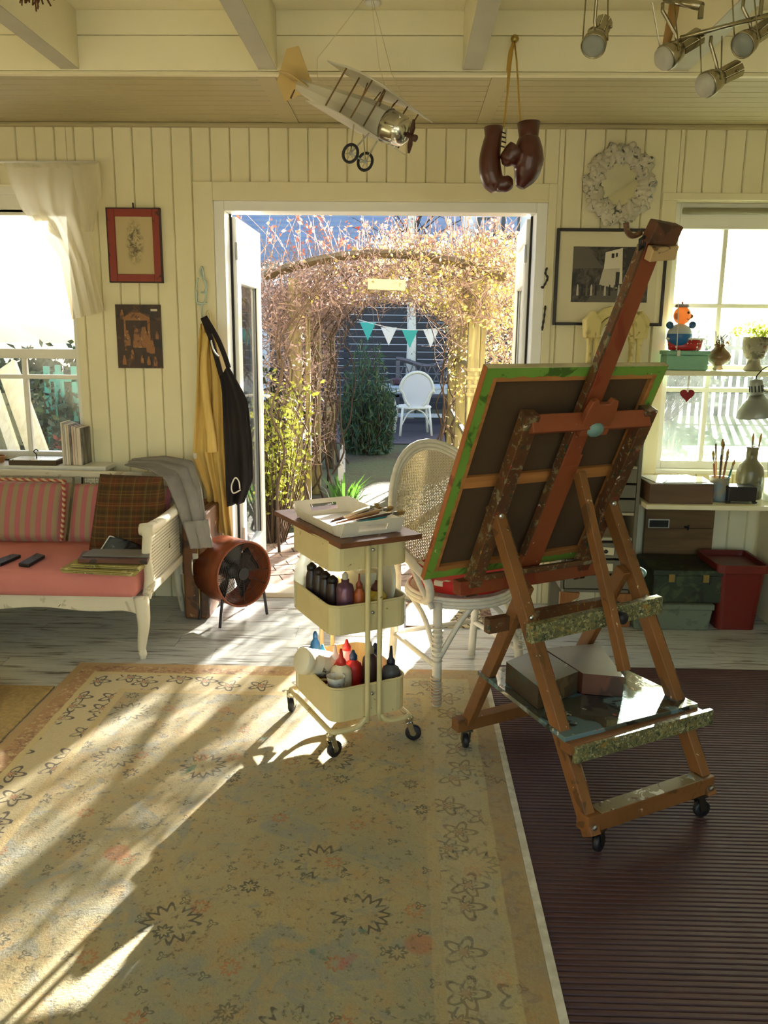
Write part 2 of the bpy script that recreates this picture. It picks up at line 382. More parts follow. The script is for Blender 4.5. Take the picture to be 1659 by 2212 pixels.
# door casing and frame (trim_1), threshold
trim = thing('trim_1', kind='structure', loc=(-.15, YW, 0))
for a, b in (((CAS[0], YW-.012, 0), (DOOR[0], YW+.012, CAS[3])), ((DOOR[1], YW-.012, 0), (CAS[1], YW+.012, CAS[3])), ((DOOR[0], YW-.012, DOOR[3]), (DOOR[1], YW+.012, CAS[3]))):
    MB().ab(a, b).build('casing_board', M_cream, trim, bevel=.003)
fr0, fr1 = DOOR[0]+.0, DOOR[1]
for nm, a, b in (('door_jamb', (fr0, YW-.004, 0), (fr0+.055, YO+.02, DOOR[3])), ('door_jamb', (fr1-.055, YW-.004, 0), (fr1, YO+.02, DOOR[3])), ('door_head', (fr0+.055, YW-.004, DOOR[3]-.05), (fr1-.055, YO+.02, DOOR[3]))):
    MB().ab(a, b).build(nm, M_plastic, trim, bevel=.004)
MB().ab((fr0+.055, YW+.01, 0), (fr1-.055, YO+.06, .028)).build('threshold', mat('threshold_paint', '#d9cfb4', .4), trim, bevel=.005)
for xx in (fr0+.056, fr1-.066): MB().ab((xx, YO+.0, .03), (xx+.010, YO+.022, DOOR[3]-.05)).build('rubber_seal', M_seam, trim)
M_pane = pane_mat('clear_pane', .03); M_pane2 = pane_mat('sunlit_dusty_pane', .03, '#eefaf6'); M_metal = mat('brushed_steel', '#b9b8b2', .3, 1.0)
def leaf(name, hinge, ang, sgn):
    """glazed door leaf swung outward; local x runs from hinge to free edge"""
    t = thing(name, kind='structure', loc=(*hinge, .035), rz=ang); W, H, s = .775, 2.02, .105; th = .058
    def pc(nm, a, b, m=M_plastic, bv=.004): return MB().ab(a, b).build(nm, m, t, bevel=bv, local=True)
    pc('hinge_stile', (0, -th/2, 0), (s, th/2, H)); pc('lock_stile', (W-s, -th/2, 0), (W, th/2, H))
    pc('top_rail', (s, -th/2, H-.11), (W-s, th/2, H)); pc('bottom_rail', (s, -th/2, 0), (W-s, th/2, .16)); pc('top_panel', (s, -.018, H-.30), (W-s, .018, H-.11), bv=0); pc('mid_rail', (s, -th/2, H-.335), (W-s, th/2, H-.30))
    pc('pane', (s, -.006, .16), (W-s, .006, H-.335), M_pane, 0)
    for e in (-1, 1):
        pc('glazing_seal', (s, e*.012-.004, .16), (s+.008, e*.012+.004, H-.335), M_seam, 0); pc('glazing_seal', (W-s-.008, e*.012-.004, .16), (W-s, e*.012+.004, H-.335), M_seam, 0)
        q = MB(); q.box((W-.05, e*(th/2+.004), 1.0), (.028, .008, .16)); q.tube([(W-.05, e*(th/2+.004), 1.03), (W-.05, e*(th/2+.045), 1.03), (W-.07, e*(th/2+.05), 1.03), (W-.16, e*(th/2+.05), 1.03)], .009, 8); q.build('door_handle', M_plastic, t, smooth=False, bevel=.002, local=True)
    for z in (.25, 1.0, 1.8): MB().lathe([(.008, 0), (.008, .09)], 10, (-.004, -sgn*th/2, z)).build('hinge', M_metal, t, local=True)
    return t
leaf('door_1', (fr0+.058, YO+.012), math.radians(90.5), 1)
leaf('door_2', (fr1-.058, YO+.012), math.radians(86.5), -1)

def window(name, R, bars, panem, box=None):
    x0, x1, z0, z1 = R; t = thing(name, kind='structure', loc=((x0+x1)/2, YW, z0)); f = .045; y0, y1 = YW+.05, YW+.105
    for nm, a, b in (('frame_stile', (x0, y0, z0), (x0+f, y1, z1)), ('frame_stile', (x1-f, y0, z0), (x1, y1, z1)), ('frame_rail', (x0+f, y0, z1-f), (x1-f, y1, z1)), ('frame_rail', (x0+f, y0, z0), (x1-f, y1, z0+f))):
        MB().ab(a, b).build(nm, M_white, t, bevel=.004)
    for a, b in (((x0-.002, YW+.0, z0), (x0+.006, y0, z1)), ((x1-.006, YW, z0), (x1+.002, y0, z1)), ((x0, YW, z1-.006), (x1, y0, z1+.002))): MB().ab(a, b).build('reveal_lining', M_cream, t)
    for kind, p, a, b, wd in bars:
        if kind == 'h': MB().ab((a, y0+.01, p-wd/2), (b, y1-.005, p+wd/2)).build('glazing_bar', M_white, t, bevel=.003)
        else: MB().ab((p-wd/2, y0+.012, a), (p+wd/2, y1-.007, b)).build('glazing_bar', M_white, t, bevel=.003)
    MB().ab((x0+f, YW+.076, z0+f), (x1-f, YW+.080, z1-f)).build('pane', panem, t)
    return t
w1 = window('window_1', WL, [('h', 1.335, -2.8, -1.78, .05), ('h', 1.212, -2.8, -1.78, .022), ('v', -2.075, .8, 1.31, .022), ('v', -2.43, .8, 1.31, .022), ('h', 2.06, -2.8, -1.78, .03)], M_pane)
MB().ab((WL[0], YW+.06, 2.06), (WL[1], YW+.07, 2.19)).build('top_panel', M_white, w1)
MB().ab((WL[0]-.05, YW-.16, .735), (WL[1]+.16, YW+.05, .76)).build('window_sill', M_white, w1, bevel=.004)
w2 = window('window_2', WR, [('h', 1.62, 1.38, 2.46, .022), ('v', 1.625, 1.30, 2.0, .024), ('h', 1.185, 1.38, 2.46, .024), ('v', 1.60, .8, 1.27, .024), ('h', 1.29, 1.38, 2.46, .05), ('v', 2.0, .8, 2.0, .03)], M_pane2)
MB().ab((WR[0]+.045, YW+.05, 2.0), (WR[1]-.045, YW+.105, 2.09)).build('frame_head', M_white, w2, bevel=.003)
q = MB(); q.lathe([(.016, 0), (.016, 1.06)], 12, (WR[0]+.05, YW+.03, 2.085), (1, 0, 0)); q.build('roller_blind', mat('blind_cloth', '#8b8566', .8), w2, smooth=True)
MB().ab((WR[0]+.0, YW-.01, .742), (WR[1], YW+.05, .762)).build('window_sill', M_white, w2, bevel=.004)
for a, b in (((WR[0]-.07, YW-.012, .74), (WR[0], YW+.0, WR[3]+.0)), ((WR[0]-.07, YW-.014, WR[3]), (WR[1]+.07, YW+.0, WR[3]+.035))): MB().ab(a, b).build('casing_board', M_cream, w2, bevel=.003)
# ================================================================ the garden outside
ZG = -.07
def ground_mat():
    b = NB('garden_ground'); v = b.co('Object'); n = b.noise(v, .9, 5, .65); n2 = b.noise(v, 14, 4, .7)
    col = b.mix(b.step(n, .42, .6), lin('#525c30'), lin('#4c3f2e')); col = b.mix(b.math('MULTIPLY', n2, .7), col, lin('#35381c')); b.bump(n2, .6, .05)
    return b.done(col, .95)
struct(MB().ab((-60, YO+.06, ZG-.3), (60, 90, ZG)).build('floor_garden', ground_mat())); struct(MB().ab((-60, -60, -.6), (60, YO+.06, -.12)).build('floor_yard', mat('yard_gravel', '#a09a8a', .9)))
# brick paving by the door
pav = struct(MB().ab((-1.9, YO+.06, ZG-.02), (1.9, 6.25, ZG+.012)).build('floor_paving', mat('paving_sand', '#6d6250', .95)))
bm = worn('paving_brick', '#9a7f6c', [('#6c5a4c', 6, .55), ('#b8a48e', 9, .6)], .9, '#856a5b', 6, rnd=True)
bme = None; ca, sa = math.cos(.35), math.sin(.35)
for i in range(-14, 15):
    for j in range(-12, 13):
        lx, ly = i*.215+(j % 2)*.107, j*.108; xx, yy = lx*ca-ly*sa, 5.42+lx*sa+ly*ca
        if -1.15 < xx < 1.25 and YO+.12 < yy < 6.2:
            if bme is None:
                o = MB().box((0, 0, 0), (.207, .1, .05)).build('brick', bm, pav, bevel=.005, local=True); bme = o.data
            else:
                o = bpy.data.objects.new('brick', bme); COL.objects.link(o); o.parent = pav
            o.location = (xx, yy, ZG-.006+random.random()*.006); o.rotation_euler = (0, 0, .35+random.uniform(-.02, .02))

M_post = wood('weathered_post', '#8d8152', '#5d5236', .8, 2); M_beamw = wood('weathered_arch_beam', '#6a5a3c', '#4a3d28', .85, 0)
arch = thing('garden_arch', 'weathered wooden arch framing the garden tunnel outside the open doors', 'garden arch', (-.1, 6.6, ZG))
AX0, AX1 = P(640, 900, 6.5).x, P(1018, 900, 6.5).x; AY = [6.5, 7.9, 9.5]; mid = (AX0+AX1)/2
for yy in AY:
    for xx in (AX0, AX1):
        MB().ab((xx-.045, yy-.045, ZG), (xx+.045, yy+.045, 1.86)).build('post', M_post, arch, bevel=.006)
        if yy == 6.5: MB().ab((xx+.06, yy+.1, ZG), (xx+.10, yy+.14, 1.80)).build('batten', M_post, arch, bevel=.004)
    pts = [V(mid+(AX1-AX0+.44)/2*t, yy-.02, 1.87+.17*(1-t*t)) for t in np.linspace(-1, 1, 13)]
    MB().tube([p for p in pts], .062, 4, hint=(0, 0, 1), flat=.55).build('arch_beam', M_beamw, arch)
for xx in (AX0, AX1):
    for z in (.6, 1.2, 1.8): MB().ab((xx-.015, AY[0], z), (xx+.015, AY[-1], z+.04)).build('side_rail', M_post, arch)
for t in (-.66, -.33, .33, .66): MB().ab((mid+t*(AX1-AX0)/2-.018, AY[0], 1.9+.17*(1-t*t)), (mid+t*(AX1-AX0)/2+.018, AY[-1], 1.935+.17*(1-t*t))).build('roof_batten', M_post, arch)
c0 = P(835, 615, 6.15); MB().box(c0, (.27, .018, .075), Matrix.Rotation(.03, 3, 'Y')).build('name_board', worn('name_board_paint', '#a59b74', [('#6a5c3a', 20, .6)], .7), arch, bevel=.003)
# the vine over the arch
M_twig = mat('vine_twig', '#7d6358', .85, c2='#a98d80', scale=20); M_twig2 = mat('dark_twig', '#4c3a2a', .9)
vine = thing('climbing_vine', 'tangled budding climber smothering the garden arch outside the doors', 'climber', (mid, 7.9, ZG))
def shell(n):
    """points in the vine's mass: side walls and a crown around the tunnel"""
    out = []; hw = (AX1-AX0)/2
    while len(out) < n:
        u = random.random()
        if u < .25: y = 6.25+random.random()**1.4*3.2; x = AX0+.10-abs(random.gauss(0, .26)); z = ZG+.3+random.random()**.6*1.75
        elif u < .55:
            y = 6.35+random.random()**1.2*3.4; x = random.uniform(AX1-.10, min(.175*y, .80+.33*(y-6.4))); zl = 1.5 if y < 7.1 else .85+.1*(y-7); z = random.uniform(ZG+.05, zl) if random.random() < .05 else zl+random.random()*(2.2-zl)
        else:
            y = 6.25+random.random()**1.4*3.2; t = random.uniform(-1.5, 1.2); x = mid+t*hw; z = 1.62+.16*(1-min(1, t*t))+random.random()**1.3*(.32+.28*max(0, min(1, (t+.4)/1.2)))-.10*abs(t)
        if -1.4 < x < 1.7: out.append((x, y, z))
    return out
paths = []
for p in shell(4200):
    d = V(random.gauss(0, .35), random.gauss(0, .35), random.gauss(.25, .5)); q = Vector(p); L = random.uniform(.12, .42); pts = [q]
    for k in range(4):
        d = (d+V(random.gauss(0, .3), random.gauss(0, .3), random.gauss(-.03, .3))); pts.append(pts[-1]+d.normalized()*L/4)
    paths.append(pts)
twigs('twigs', M_twig, paths, .0048, vine, 3)
paths = []
for k in range(46):      # long stems climbing the posts
    s = (AX0, -1) if k % 3 else (AX1, 1); y = random.choice(AY if k % 3 else AY[1:])+random.gauss(0, .3); x = s[0]+random.gauss(0, .09); pts = []
    for j in range(9): pts.append(V(x+random.gauss(0, .05)-s[1]*max(0, j-6)*.18, y+random.gauss(0, .06), ZG+j*.25))
    paths.append(smooth_path(pts, 3))
twigs('stems', M_twig2, paths, .012, vine, 5, .7)
paths = []
for k in range(150):     # bare shoots standing up from the crown
    x = random.uniform(-1.15, .75); y = random.uniform(6.4, 8.8); z = 1.95+random.random()*.15; h = random.uniform(.15, .5); lean = random.gauss(0, .12)
    paths.append([V(x, y, z), V(x+lean*.4, y, z+h*.5), V(x+lean, y, z+h)])
twigs('shoots', M_twig, paths, .004, vine, 3); tips = [tuple(p[-1]-V(0, 0, random.random()*.1)) for p in paths for _ in range(5)]
pts = np.array(shell(19000)); lf = pts[:, 0]+.9*(pts[:, 2]-1.9)*(pts[:, 2] > 1.9) + rng.normal(0, .3, len(pts)) < mid+.0
cloud('pink_buds', leafmat('pink_bud', ['#b3938f', '#c9aaa6', '#8d7376', '#b8a08c']), pts[lf], .026, vine)
cloud('yellow_leaves', leafmat('yellow_leaf', ['#c2b046', '#d8cc78', '#8f8a3a', '#c2a468', '#d2c0a0', '#c9a59a'], .45), pts[~lf], .036, vine)
cloud('red_tips', leafmat('red_tip', ['#c8604c', '#e08a6a', '#b0483e']), np.array(tips)+rng.normal(0, .02, (len(tips), 3)), .04, vine)
# shrubs and plants
def shrub(name, label, c, r, h, leaves, n, size, nt=120, group=None, tw=M_twig2, leafname='foliage', base=.25, up=0, asp=.55, cat='shrub'):
    t = thing(name, label, cat, (c[0], c[1], ZG), group=group); ps = []; lp = []
    for k in range(nt):
        a = random.random()*6.28; rr = r*random.random()**.5; z = h*(.35+.65*random.random())*(1 if base < .5 else 1-.5*(rr/r)**2); e = V(c[0]+rr*math.cos(a), c[1]+rr*math.sin(a), ZG+z); s = V(c[0]+base*rr*math.cos(a), c[1]+base*rr*math.sin(a), ZG)
        m = s.lerp(e, .5)+V(random.gauss(0, .05), random.gauss(0, .05), .05); ps.append([s, m, e])
    for k in range(n):
        p = random.choice(ps); q = (p[1] if base < .5 else p[0]).lerp(p[2], random.random()*1.15-.1); lp.append(tuple(q+V(*rng.normal(0, .05*max(r, .4), 3))))
    twigs('stems', tw, ps, .007, t, 3); cloud(leafname, leaves, lp, size, t, asp, up); return t
L_yg = leafmat('fresh_green_leaf', ['#8d9a33', '#b9b94a', '#6d7a2a', '#d0c95e']); L_dk = leafmat('dark_green_leaf', ['#2c3d26', '#3c5230', '#22301f', '#4e6238'], .25); L_rd = leafmat('red_brown_leaf', ['#6d3228', '#8a4636', '#4a2620'], .3)
L_bl = leafmat('blue_green_needle', ['#2f5148', '#3d6450', '#24402f', '#5a7a3a'], .2)
shrub('budding_shrub', 'fresh green budding shrub left of the arch beside the door leaf', (-.97, 5.95), .36, 1.25, L_yg, 1500, .045, 90)
shrub('ivy_bush', 'dark leafy bush in the shade behind the budding shrub', (-1.35, 7.3), .5, 1.35, L_dk, 2600, .07, 120)
shrub('conifer', 'dark feathery conifer at the left end of the tunnel', (-.50, 10.8), .38, 1.5, L_bl, 9000, .10, 260, base=.75, asp=.16, up=1.2, cat='tree')
# clump of broad green blades
bl = thing('bulb_plant', 'clump of bright green strap leaves at the foot of the arch', 'plant', (-.56, 7.4, ZG)); mbb = MB()
for k in range(34):
    a = random.random()*6.28; L = random.uniform(.12, .27); b0 = V(-.56+.1*math.cos(a), 7.4+.1*math.sin(a), ZG); sp = random.uniform(.05, .2); d = V(math.cos(a), math.sin(a), 0); s = d.cross(V(0, 0, 1))*.013
    A, B, C = b0, b0+d*sp*.5+V(0, 0, L*.65), b0+d*sp*1.3+V(0, 0, L); mbb.add([A-s, A+s, B-s*1.1, B+s*1.1, C], [(0, 1, 3, 2), (2, 3, 4)])
o = mbb.build('leaves', leafmat('strap_leaf', ['#3f6622', '#5a842e', '#2f4c1a']), bl); o['kind'] = 'stuff'
# lattice stand on the right
lat = thing('trellis_panel', 'small wooden lattice panel at the right foot of the arch', 'trellis', P(1030, 900, 6.3)*1); l0, l1 = P(1008, 795, 6.2), P(1075, 830, 6.2)
for k in range(4): MB().ab((l0.x, 6.2, l0.z-k*.06), (l1.x, 6.215, l0.z-k*.06-.022)).build('lattice_slat', M_post, lat)
for k in range(5): x_ = l0.x+(l1.x-l0.x)*(k+.3)/5; MB().ab((x_, 6.215, ZG if k in (0, 4) else l0.z-.22), (x_+.02, 6.23, l0.z-.005)).build('lattice_upright', M_post, lat)
# white edging stakes along the tunnel
for i, (px, py, yy, lb) in enumerate(((740, 905, 9.2, 'chipped white stake beside the tunnel, the taller'), (737, 985, 8.0, 'chipped white stub of a stake low beside the tunnel'))):
    b_ = P(px, py+35, yy); one(MB().prism([(-.03, 0), (.03, 0), (.03, .24), (0, .31), (-.03, .24)], V(b_.x, yy, ZG), (1, 0, 0), (0, 0, 1), .02), 'garden_stake', worn('chipped_white', '#c9c9cf', [('#6b645c', 12, .58)], .8), lb, 'stake')
# ---- the terrace at the end of the tunnel
one(MB().ab((-1.5, 11.6, ZG-.01), (2.0, 15.05, ZG+.015)), 'terrace', wood('terrace_boards', '#4d444c', '#39323a', .8), 'dark wooden terrace at the end of the tunnel', 'terrace')
M_fence = wood('dark_fence', '#3a3a40', '#2a2a30', .8)
fence = thing('slat_fence', 'dark slatted fence behind the garden bench', 'fence', (0, 16, ZG))
for k in range(15): MB().ab((-2.6, 16, ZG+.1+k*.135), (2.8, 16.03, ZG+.1+k*.135+.124)).build('slat', M_fence, fence)
for xx in (-2.5, -1.2, .1, 1.4, 2.7): MB().ab((xx, 16.03, ZG), (xx+.09, 16.12, 1.9)).build('post', M_fence, fence)
M_bench = wood('grey_bench_wood', '#6a6468', '#544e52', .8)
bn = thing('garden_bench', 'grey wooden garden bench with a lattice back', 'bench', (.35, 14.6, ZG)); bx0, bx1 = P(855, 800, 14.7).x, P(992, 800, 14.7).x
MB().ab((bx0, 14.35, .38), (bx1, 14.8, .42)).build('seat', M_bench, bn)
for xx in (bx0, bx1-.07):
    MB().ab((xx, 14.35, ZG+.016), (xx+.07, 14.42, .62)).build('front_leg', M_bench, bn); MB().ab((xx, 14.76, ZG+.016), (xx+.07, 14.83, .98)).build('rear_leg', M_bench, bn); MB().ab((xx-.01, 14.3, .60), (xx+.08, 14.83, .64)).build('armrest', M_bench, bn)
MB().tube([(bx0+(bx1-bx0)*t, 14.79, .95+.06*math.cos(math.pi*t*2)) for t in np.linspace(0, 1, 11)], .04, 4).build('top_rail', M_bench, bn); MB().ab((bx0, 14.77, .52), (bx1, 14.81, .58)).build('back_rail', M_bench, bn)
nn = 7; dx = (bx1-bx0)/nn
for k in range(nn):
    for e in (0, 1): MB().bar((bx0+dx*(k+e), 14.79, .56), (bx0+dx*(k+1-e), 14.785+.01*e, .94), .02, .05, hint=(0, 1, 0)).build('lattice_bar', M_bench, bn)
M_tab = worn('pale_blue_table', '#aab4bd', [('#7f8890', 8, .6)], .6)
tb = thing('garden_table', 'pale garden table behind the far wicker chair', 'table', (.05, 13.6, ZG)); t0, t1 = P(812, 850, 13.4).x, P(1003, 850, 13.4).x
for k in range(5): MB().ab((t0, 13.25+k*.14, .60), (t1, 13.25+k*.14+.132, .635)).build('table_board', M_tab, tb)
MB().ab((t0+.03, 13.27, .52), (t1-.03, 13.30, .60)).build('apron', M_tab, tb)
for xx in (t0+.05, t1-.14):
    for yy in (13.3, 13.8): MB().ab((xx, yy, ZG+.016), (xx+.09, yy+.09, .6)).build('leg', M_tab, tb)
MB().ab((t0+.1, 13.33, .14), (t1-.1, 13.38, .2)).build('stretcher', M_tab, tb)
one(MB().lathe([(.0, 0), (.10, 0), (.12, .03), (.12, .09), (.09, .11), (0, .11)], 14, (P(858, 830, 13.5).x, 13.5, .636)), 'lantern', mat('dark_red_tin', '#41202a', .4), 'small dark tin pot on the garden table', 'pot')
# far wicker chair
M_wick = mat('white_wicker', '#e4dfd2', .6, c2='#c9c1ac', scale=30); M_wickg = mat('grey_white_cane', '#cfcfd6', .7)
fc = thing('wicker_chair', 'white wicker chair out in the garden, seen from behind', 'chair', (P(893, 933, 12.7).x, 12.7, ZG+.016), rz=.15)
def far(nm, mbx, m=M_wick): return mbx.build(nm, m, fc, smooth=True, local=True)
bk = [V(.25*math.sin(a)*(1.0 if math.cos(a) > 0 else .8), -.2-.08*(math.cos(a)+1)/2, .68+.27*math.cos(a)) for a in np.linspace(-2.6, 2.6, 25)]
far('back_frame', MB().tube(bk, .022, 6)); q = MB(); ov = [V(.24*math.sin(a)*(1.0 if math.cos(a) > 0 else .8), -.2-.08*(math.cos(a)+1)/2, .68+.26*math.cos(a)) for a in np.linspace(-math.pi, math.pi, 29)[:-1]]; q.add([V(0, -.245, .68)]+ov, [(0, i, i % 28+1) for i in range(1, 29)]); far('back_cane', q, M_wickg)
far('seat', MB().lathe([(0, .40), (.26, .40), (.27, .42), (.25, .44), (0, .44)], 20))
for sx in (-1, 1):
    far('leg', MB().tube([(sx*.2, -.2, .42), (sx*.24, -.24, 0)], .02, 6)); far('leg', MB().tube([(sx*.22, .2, .42), (sx*.26, .24, 0)], .02, 6))
    far('armrest', MB().tube(smooth_path([(sx*.2, -.22, .7), (sx*.3, -.05, .64), (sx*.3, .2, .6), (sx*.25, .24, .42)], 5), .018, 6)); far('brace', MB().tube(smooth_path([(sx*.22, -.22, .15), (sx*.12, -.22, .34), (0, -.22, .4)], 4), .012, 5))
# bunting
bu = thing('bunting', 'string of blue and white pennants across the end of the tunnel', 'bunting', (.1, 10.6, 1.5)); q0, q1 = P(772, 690, 10.6), P(1000, 700, 10.6)
MB().tube([q0.lerp(q1, t)-V(0, 0, .1*math.sin(math.pi*t)) for t in np.linspace(0, 1, 9)], .006, 4).build('string', M_white, bu)
for k in range(5):
    p = q0.lerp(q1, (k+.5)/5)-V(0, 0, .1*math.sin(math.pi*(k+.5)/5)); MB().prism([(-.1, 0), (.1, 0), (0, -.22)], p, (1, 0, 0), (0, 0, 1), .003).build('pennant', mat('turquoise_cloth', '#45b6b0', .8) if k % 2 == 0 else mat('white_cloth', '#e8ecf0', .8), bu)
# birch by the fence
bi = thing('birch_tree', 'slim white birch trunk standing in front of the dark fence', 'tree', (P(885, 780, 15.2).x, 15.2, ZG)); bxx = P(885, 780, 15.2).x
MB().tube([(bxx, 15.2, ZG), (bxx+.03, 15.2, 1.3), (bxx-.02, 15.2, 3.2), (bxx+.25, 15.2, 5.4)], [.10, .085, .07, .03], 10).build('trunk', worn('birch_bark', '#cfccc4', [('#3c3a38', 14, .6)], .8), bi, smooth=True)
ps = [[V(bxx+.05, 15.2, z), V(bxx+.05+random.gauss(0, .5), 15.2+random.gauss(0, .3), z+.5), V(bxx+random.gauss(0, 1.0), 15.2+random.gauss(0, .6), z+1.0)] for z in np.linspace(2.2, 5, 40)]
twigs('branches', M_twig2, ps, .018, bi, 4)
# ---- the neighbouring house
ho = thing('house', 'neighbouring house with a blue-grey tiled roof and a white gable', 'house', (0, 21, ZG))
M_tile = mat('slate_blue_tile', '#8b99b2', .6, c2='#76849c', scale=3); M_hw = mat('white_render', '#e2e4ea', .8)
HX0, HX1 = -5.4, P(1010, 480, 20).x; ey, ez, ry, rz_ = 18.6, 2.9, 22.8, 7.6; n = 40
MB().ab((HX0+.3, ey+.4, ZG), (2.9, ey+8, ez+.2)).build('wall', M_hw, ho)
q = MB()
for k in range(n):
    a, b = k/n, (k+1)/n; y0, z0, y1, z1 = ey+(ry-ey)*a, ez+(rz_-ez)*a, ey+(ry-ey)*b, ez+(rz_-ez)*b; q.add([(HX0, y0, z0+.05), (HX1+1.5, y0, z0+.05), (HX1+1.5, y1+.02, z1+.01), (HX0, y1+.02, z1+.01), (HX0, y0, z0-.0), (HX1+1.5, y0, z0-.0)], [(0, 1, 2, 3), (4, 5, 1, 0)])
q.add([(HX0, ry, rz_), (HX1+1.5, ry, rz_), (HX1+1.5, ry+4.4, ez), (HX0, ry+4.4, ez)], [(0, 1, 2, 3)])
q.build('roof', M_tile, ho)
sk = P(775, 485, 20.3); sn = V(0, ey-ry, 0).cross(V(1, 0, 0)); slope = math.atan2(rz_-ez, ry-ey); RS = Matrix.Rotation(slope, 3, 'X')
tt = (sk.y-ey)/(ry-ey); ctr = V(sk.x, ey+(ry-ey)*tt, ez+(rz_-ez)*tt+.06)
fr = MB().box(ctr, (.62, .75, .12), RS).build('roof_window', mat('zinc_frame', '#50565f', .4), ho); MB().box(ctr+RS @ V(0, 0, .065), (.46, .58, .01), RS).build('pane', mat('roof_glass', '#cfe4f2', .05), fr)
gx0, gx1 = P(1005, 480, 17.6).x, 2.95
MB().prism([(gx0, ZG), (gx1, ZG), (gx1, 5.2), (gx0+.75, 6.0), (gx0, 5.2)], (0, 18.2, 0), (1, 0, 0), (0, 0, 1), -.6).build('gable', M_hw, ho)
M_dkf = mat('dark_window_frame', '#3d4048', .5); M_sg = mat('sky_glass', '#5f7ea8', .06)
for px0, px1, py0, py1 in ((1083, 1124, 458, 516), (1030, 1072, 470, 520)):
    a, b = P(px0, py1, 18.1), P(px1, py0, 18.1); f_ = MB().ab((a.x, 18.05, a.z), (b.x, 18.2, b.z)).build('window', M_dkf, ho); MB().ab((a.x+.06, 18.04, a.z+.06), (b.x-.06, 18.052, b.z-.06)).build('pane', M_sg, f_)
a, b = P(1120, 545, 18), P(1050, 565, 18); MB().ab((b.x, 17.6, b.z), (a.x+.1, 18.2, a.z)).build('lower_roof', M_tile, ho)
# ---- seen through the left window
M_reed = wood('reed_screen', '#a79b6d', '#6f6540', .9, 2, scale=18)
one(MB().ab((-5.4, 8.9, ZG), (-2.9, 8.95, .78)), 'reed_fence', M_reed, 'low reed screen outside the left window', 'fence')
shrub('hedge_bush', 'dark green bush outside the left window', (-2.9, 7.6), .75, 1.15, L_dk, 3600, .085, 160); shrub('red_shrub', 'low red-leaved shrub outside the left window', (-2.42, 6.6), .38, .72, L_rd, 1500, .06, 80); shrub('herb_bush', 'pale green bush in front of the red shrub', (-2.12, 6.3), .25, .42, L_yg, 700, .05, 50)
shrub('garden_hedge', 'tall dark hedge far behind the left window', (-4.7, 11), 1.3, 1.25, L_dk, 4200, .14, 160)
M_teal = mat('teal_paint', '#3f8f7f', .6)
ob = thing('obelisk', 'teal wooden trellis tower outside the left window', 'trellis', (P(135, 900, 7.2).x, 7.2, ZG)); ox = ob.location.x
for dx_, dy_ in ((-.14, 0), (.1, 0), (.1, .24), (-.14, .24)): MB().ab((ox+dx_, 7.2+dy_, ZG), (ox+dx_+.04, 7.24+dy_, 1.15)).build('post', M_teal, ob)
for k in range(7): MB().ab((ox-.14, 7.2, .3+k*.12), (ox+.14, 7.215, .32+k*.12)).build('rung', M_teal, ob)
for k in range(2): MB().ab((ox-.05+k*.07, 7.19, .2), (ox-.035+k*.07, 7.2, 1.1)).build('lath', M_teal, ob)
M_deck = wood('pale_garden_wood', '#d8d3bb', '#b9b294', .6, 2)
for lb, a, b, yy, wd in (('pale board leaning diagonally outside the left window', (15, 790), (85, 985), 5.6, .14), ('narrow pale board leaning at the very left outside the window', (-40, 760), (28, 965), 5.6, .07)):
    A, B = P(*a, yy), P(*b, yy-.4); D_ = (A-B).normalized(); B2 = B - D_*((B.z-ZG)/max(.2, D_.z)); one(MB().bar(A, B2, wd, .03, hint=(0, 1, 0)), 'leaning_board', M_deck, lb, 'board', bevel=.004)
# ---- seen through the right window
shrub('garden_shrub', 'hazy bare shrub far behind the right window', (4.6, 15.6), 1.2, 1.7, leafmat('grey_leaf', ['#6f7a66', '#8a8f74', '#575f4c']), 3400, .12, 200)
shrub('garden_hedge', 'clipped green hedge at the end of the lawn behind the right window', (7.4, 15), 1.3, 1.5, L_dk, 3600, .13, 160)
shrub('flower_clump', 'yellow-flowering clump on the lawn outside the right window', (2.5, 7.2), .45, .4, leafmat('yellow_flower', ['#d6c63e', '#8f9a3a', '#e9dc7a']), 900, .05, 80)
wf = thing('white_garden_seat', 'white slatted seat on the lawn outside the right window', 'bench', (P(1600, 940, 7.8).x, 7.8, ZG)); wx = wf.location.x
for k in range(3): MB().ab((wx-.45, 7.7+k*.12, .40), (wx+.6, 7.8+k*.12, .43)).build('slat', M_white, wf)
for xx in (wx-.4, wx+.5): MB().ab((xx, 7.72, ZG), (xx+.05, 8.02, .4)).build('leg', M_white, wf)
pf = thing('picket_fence', 'grey picket fence beyond the lawn outside the right window', 'fence', (6, 16.5, ZG))
for k in range(26): xx = 4.2+k*.15; MB().prism([(0, 0), (.08, 0), (.08, 1.45), (.04, 1.55), (0, 1.45)], (xx, 16.5, ZG), (1, 0, 0), (0, 0, 1), .02).build('picket', M_bench, pf)
for z in (.4, 1.2): MB().ab((4.2, 16.52, z), (8.1, 16.55, z+.07)).build('rail', M_bench, pf)

b = NB('lawn_green'); v = b.co('Object'); n = b.noise(v, 2.2, 5, .65); n2 = b.noise(v, 40, 3, .7); b.bump(n2, .5, .03)
struct(MB().ab((1.75, 5.2, ZG), (11, 17.5, ZG+.006)).build('floor_lawn', b.done(b.mix(b.math('MULTIPLY', n2, .6), b.mix(b.step(n, .35, .65), lin('#5f7a34'), lin('#7f8f48')), lin('#3d5224')), .95)))
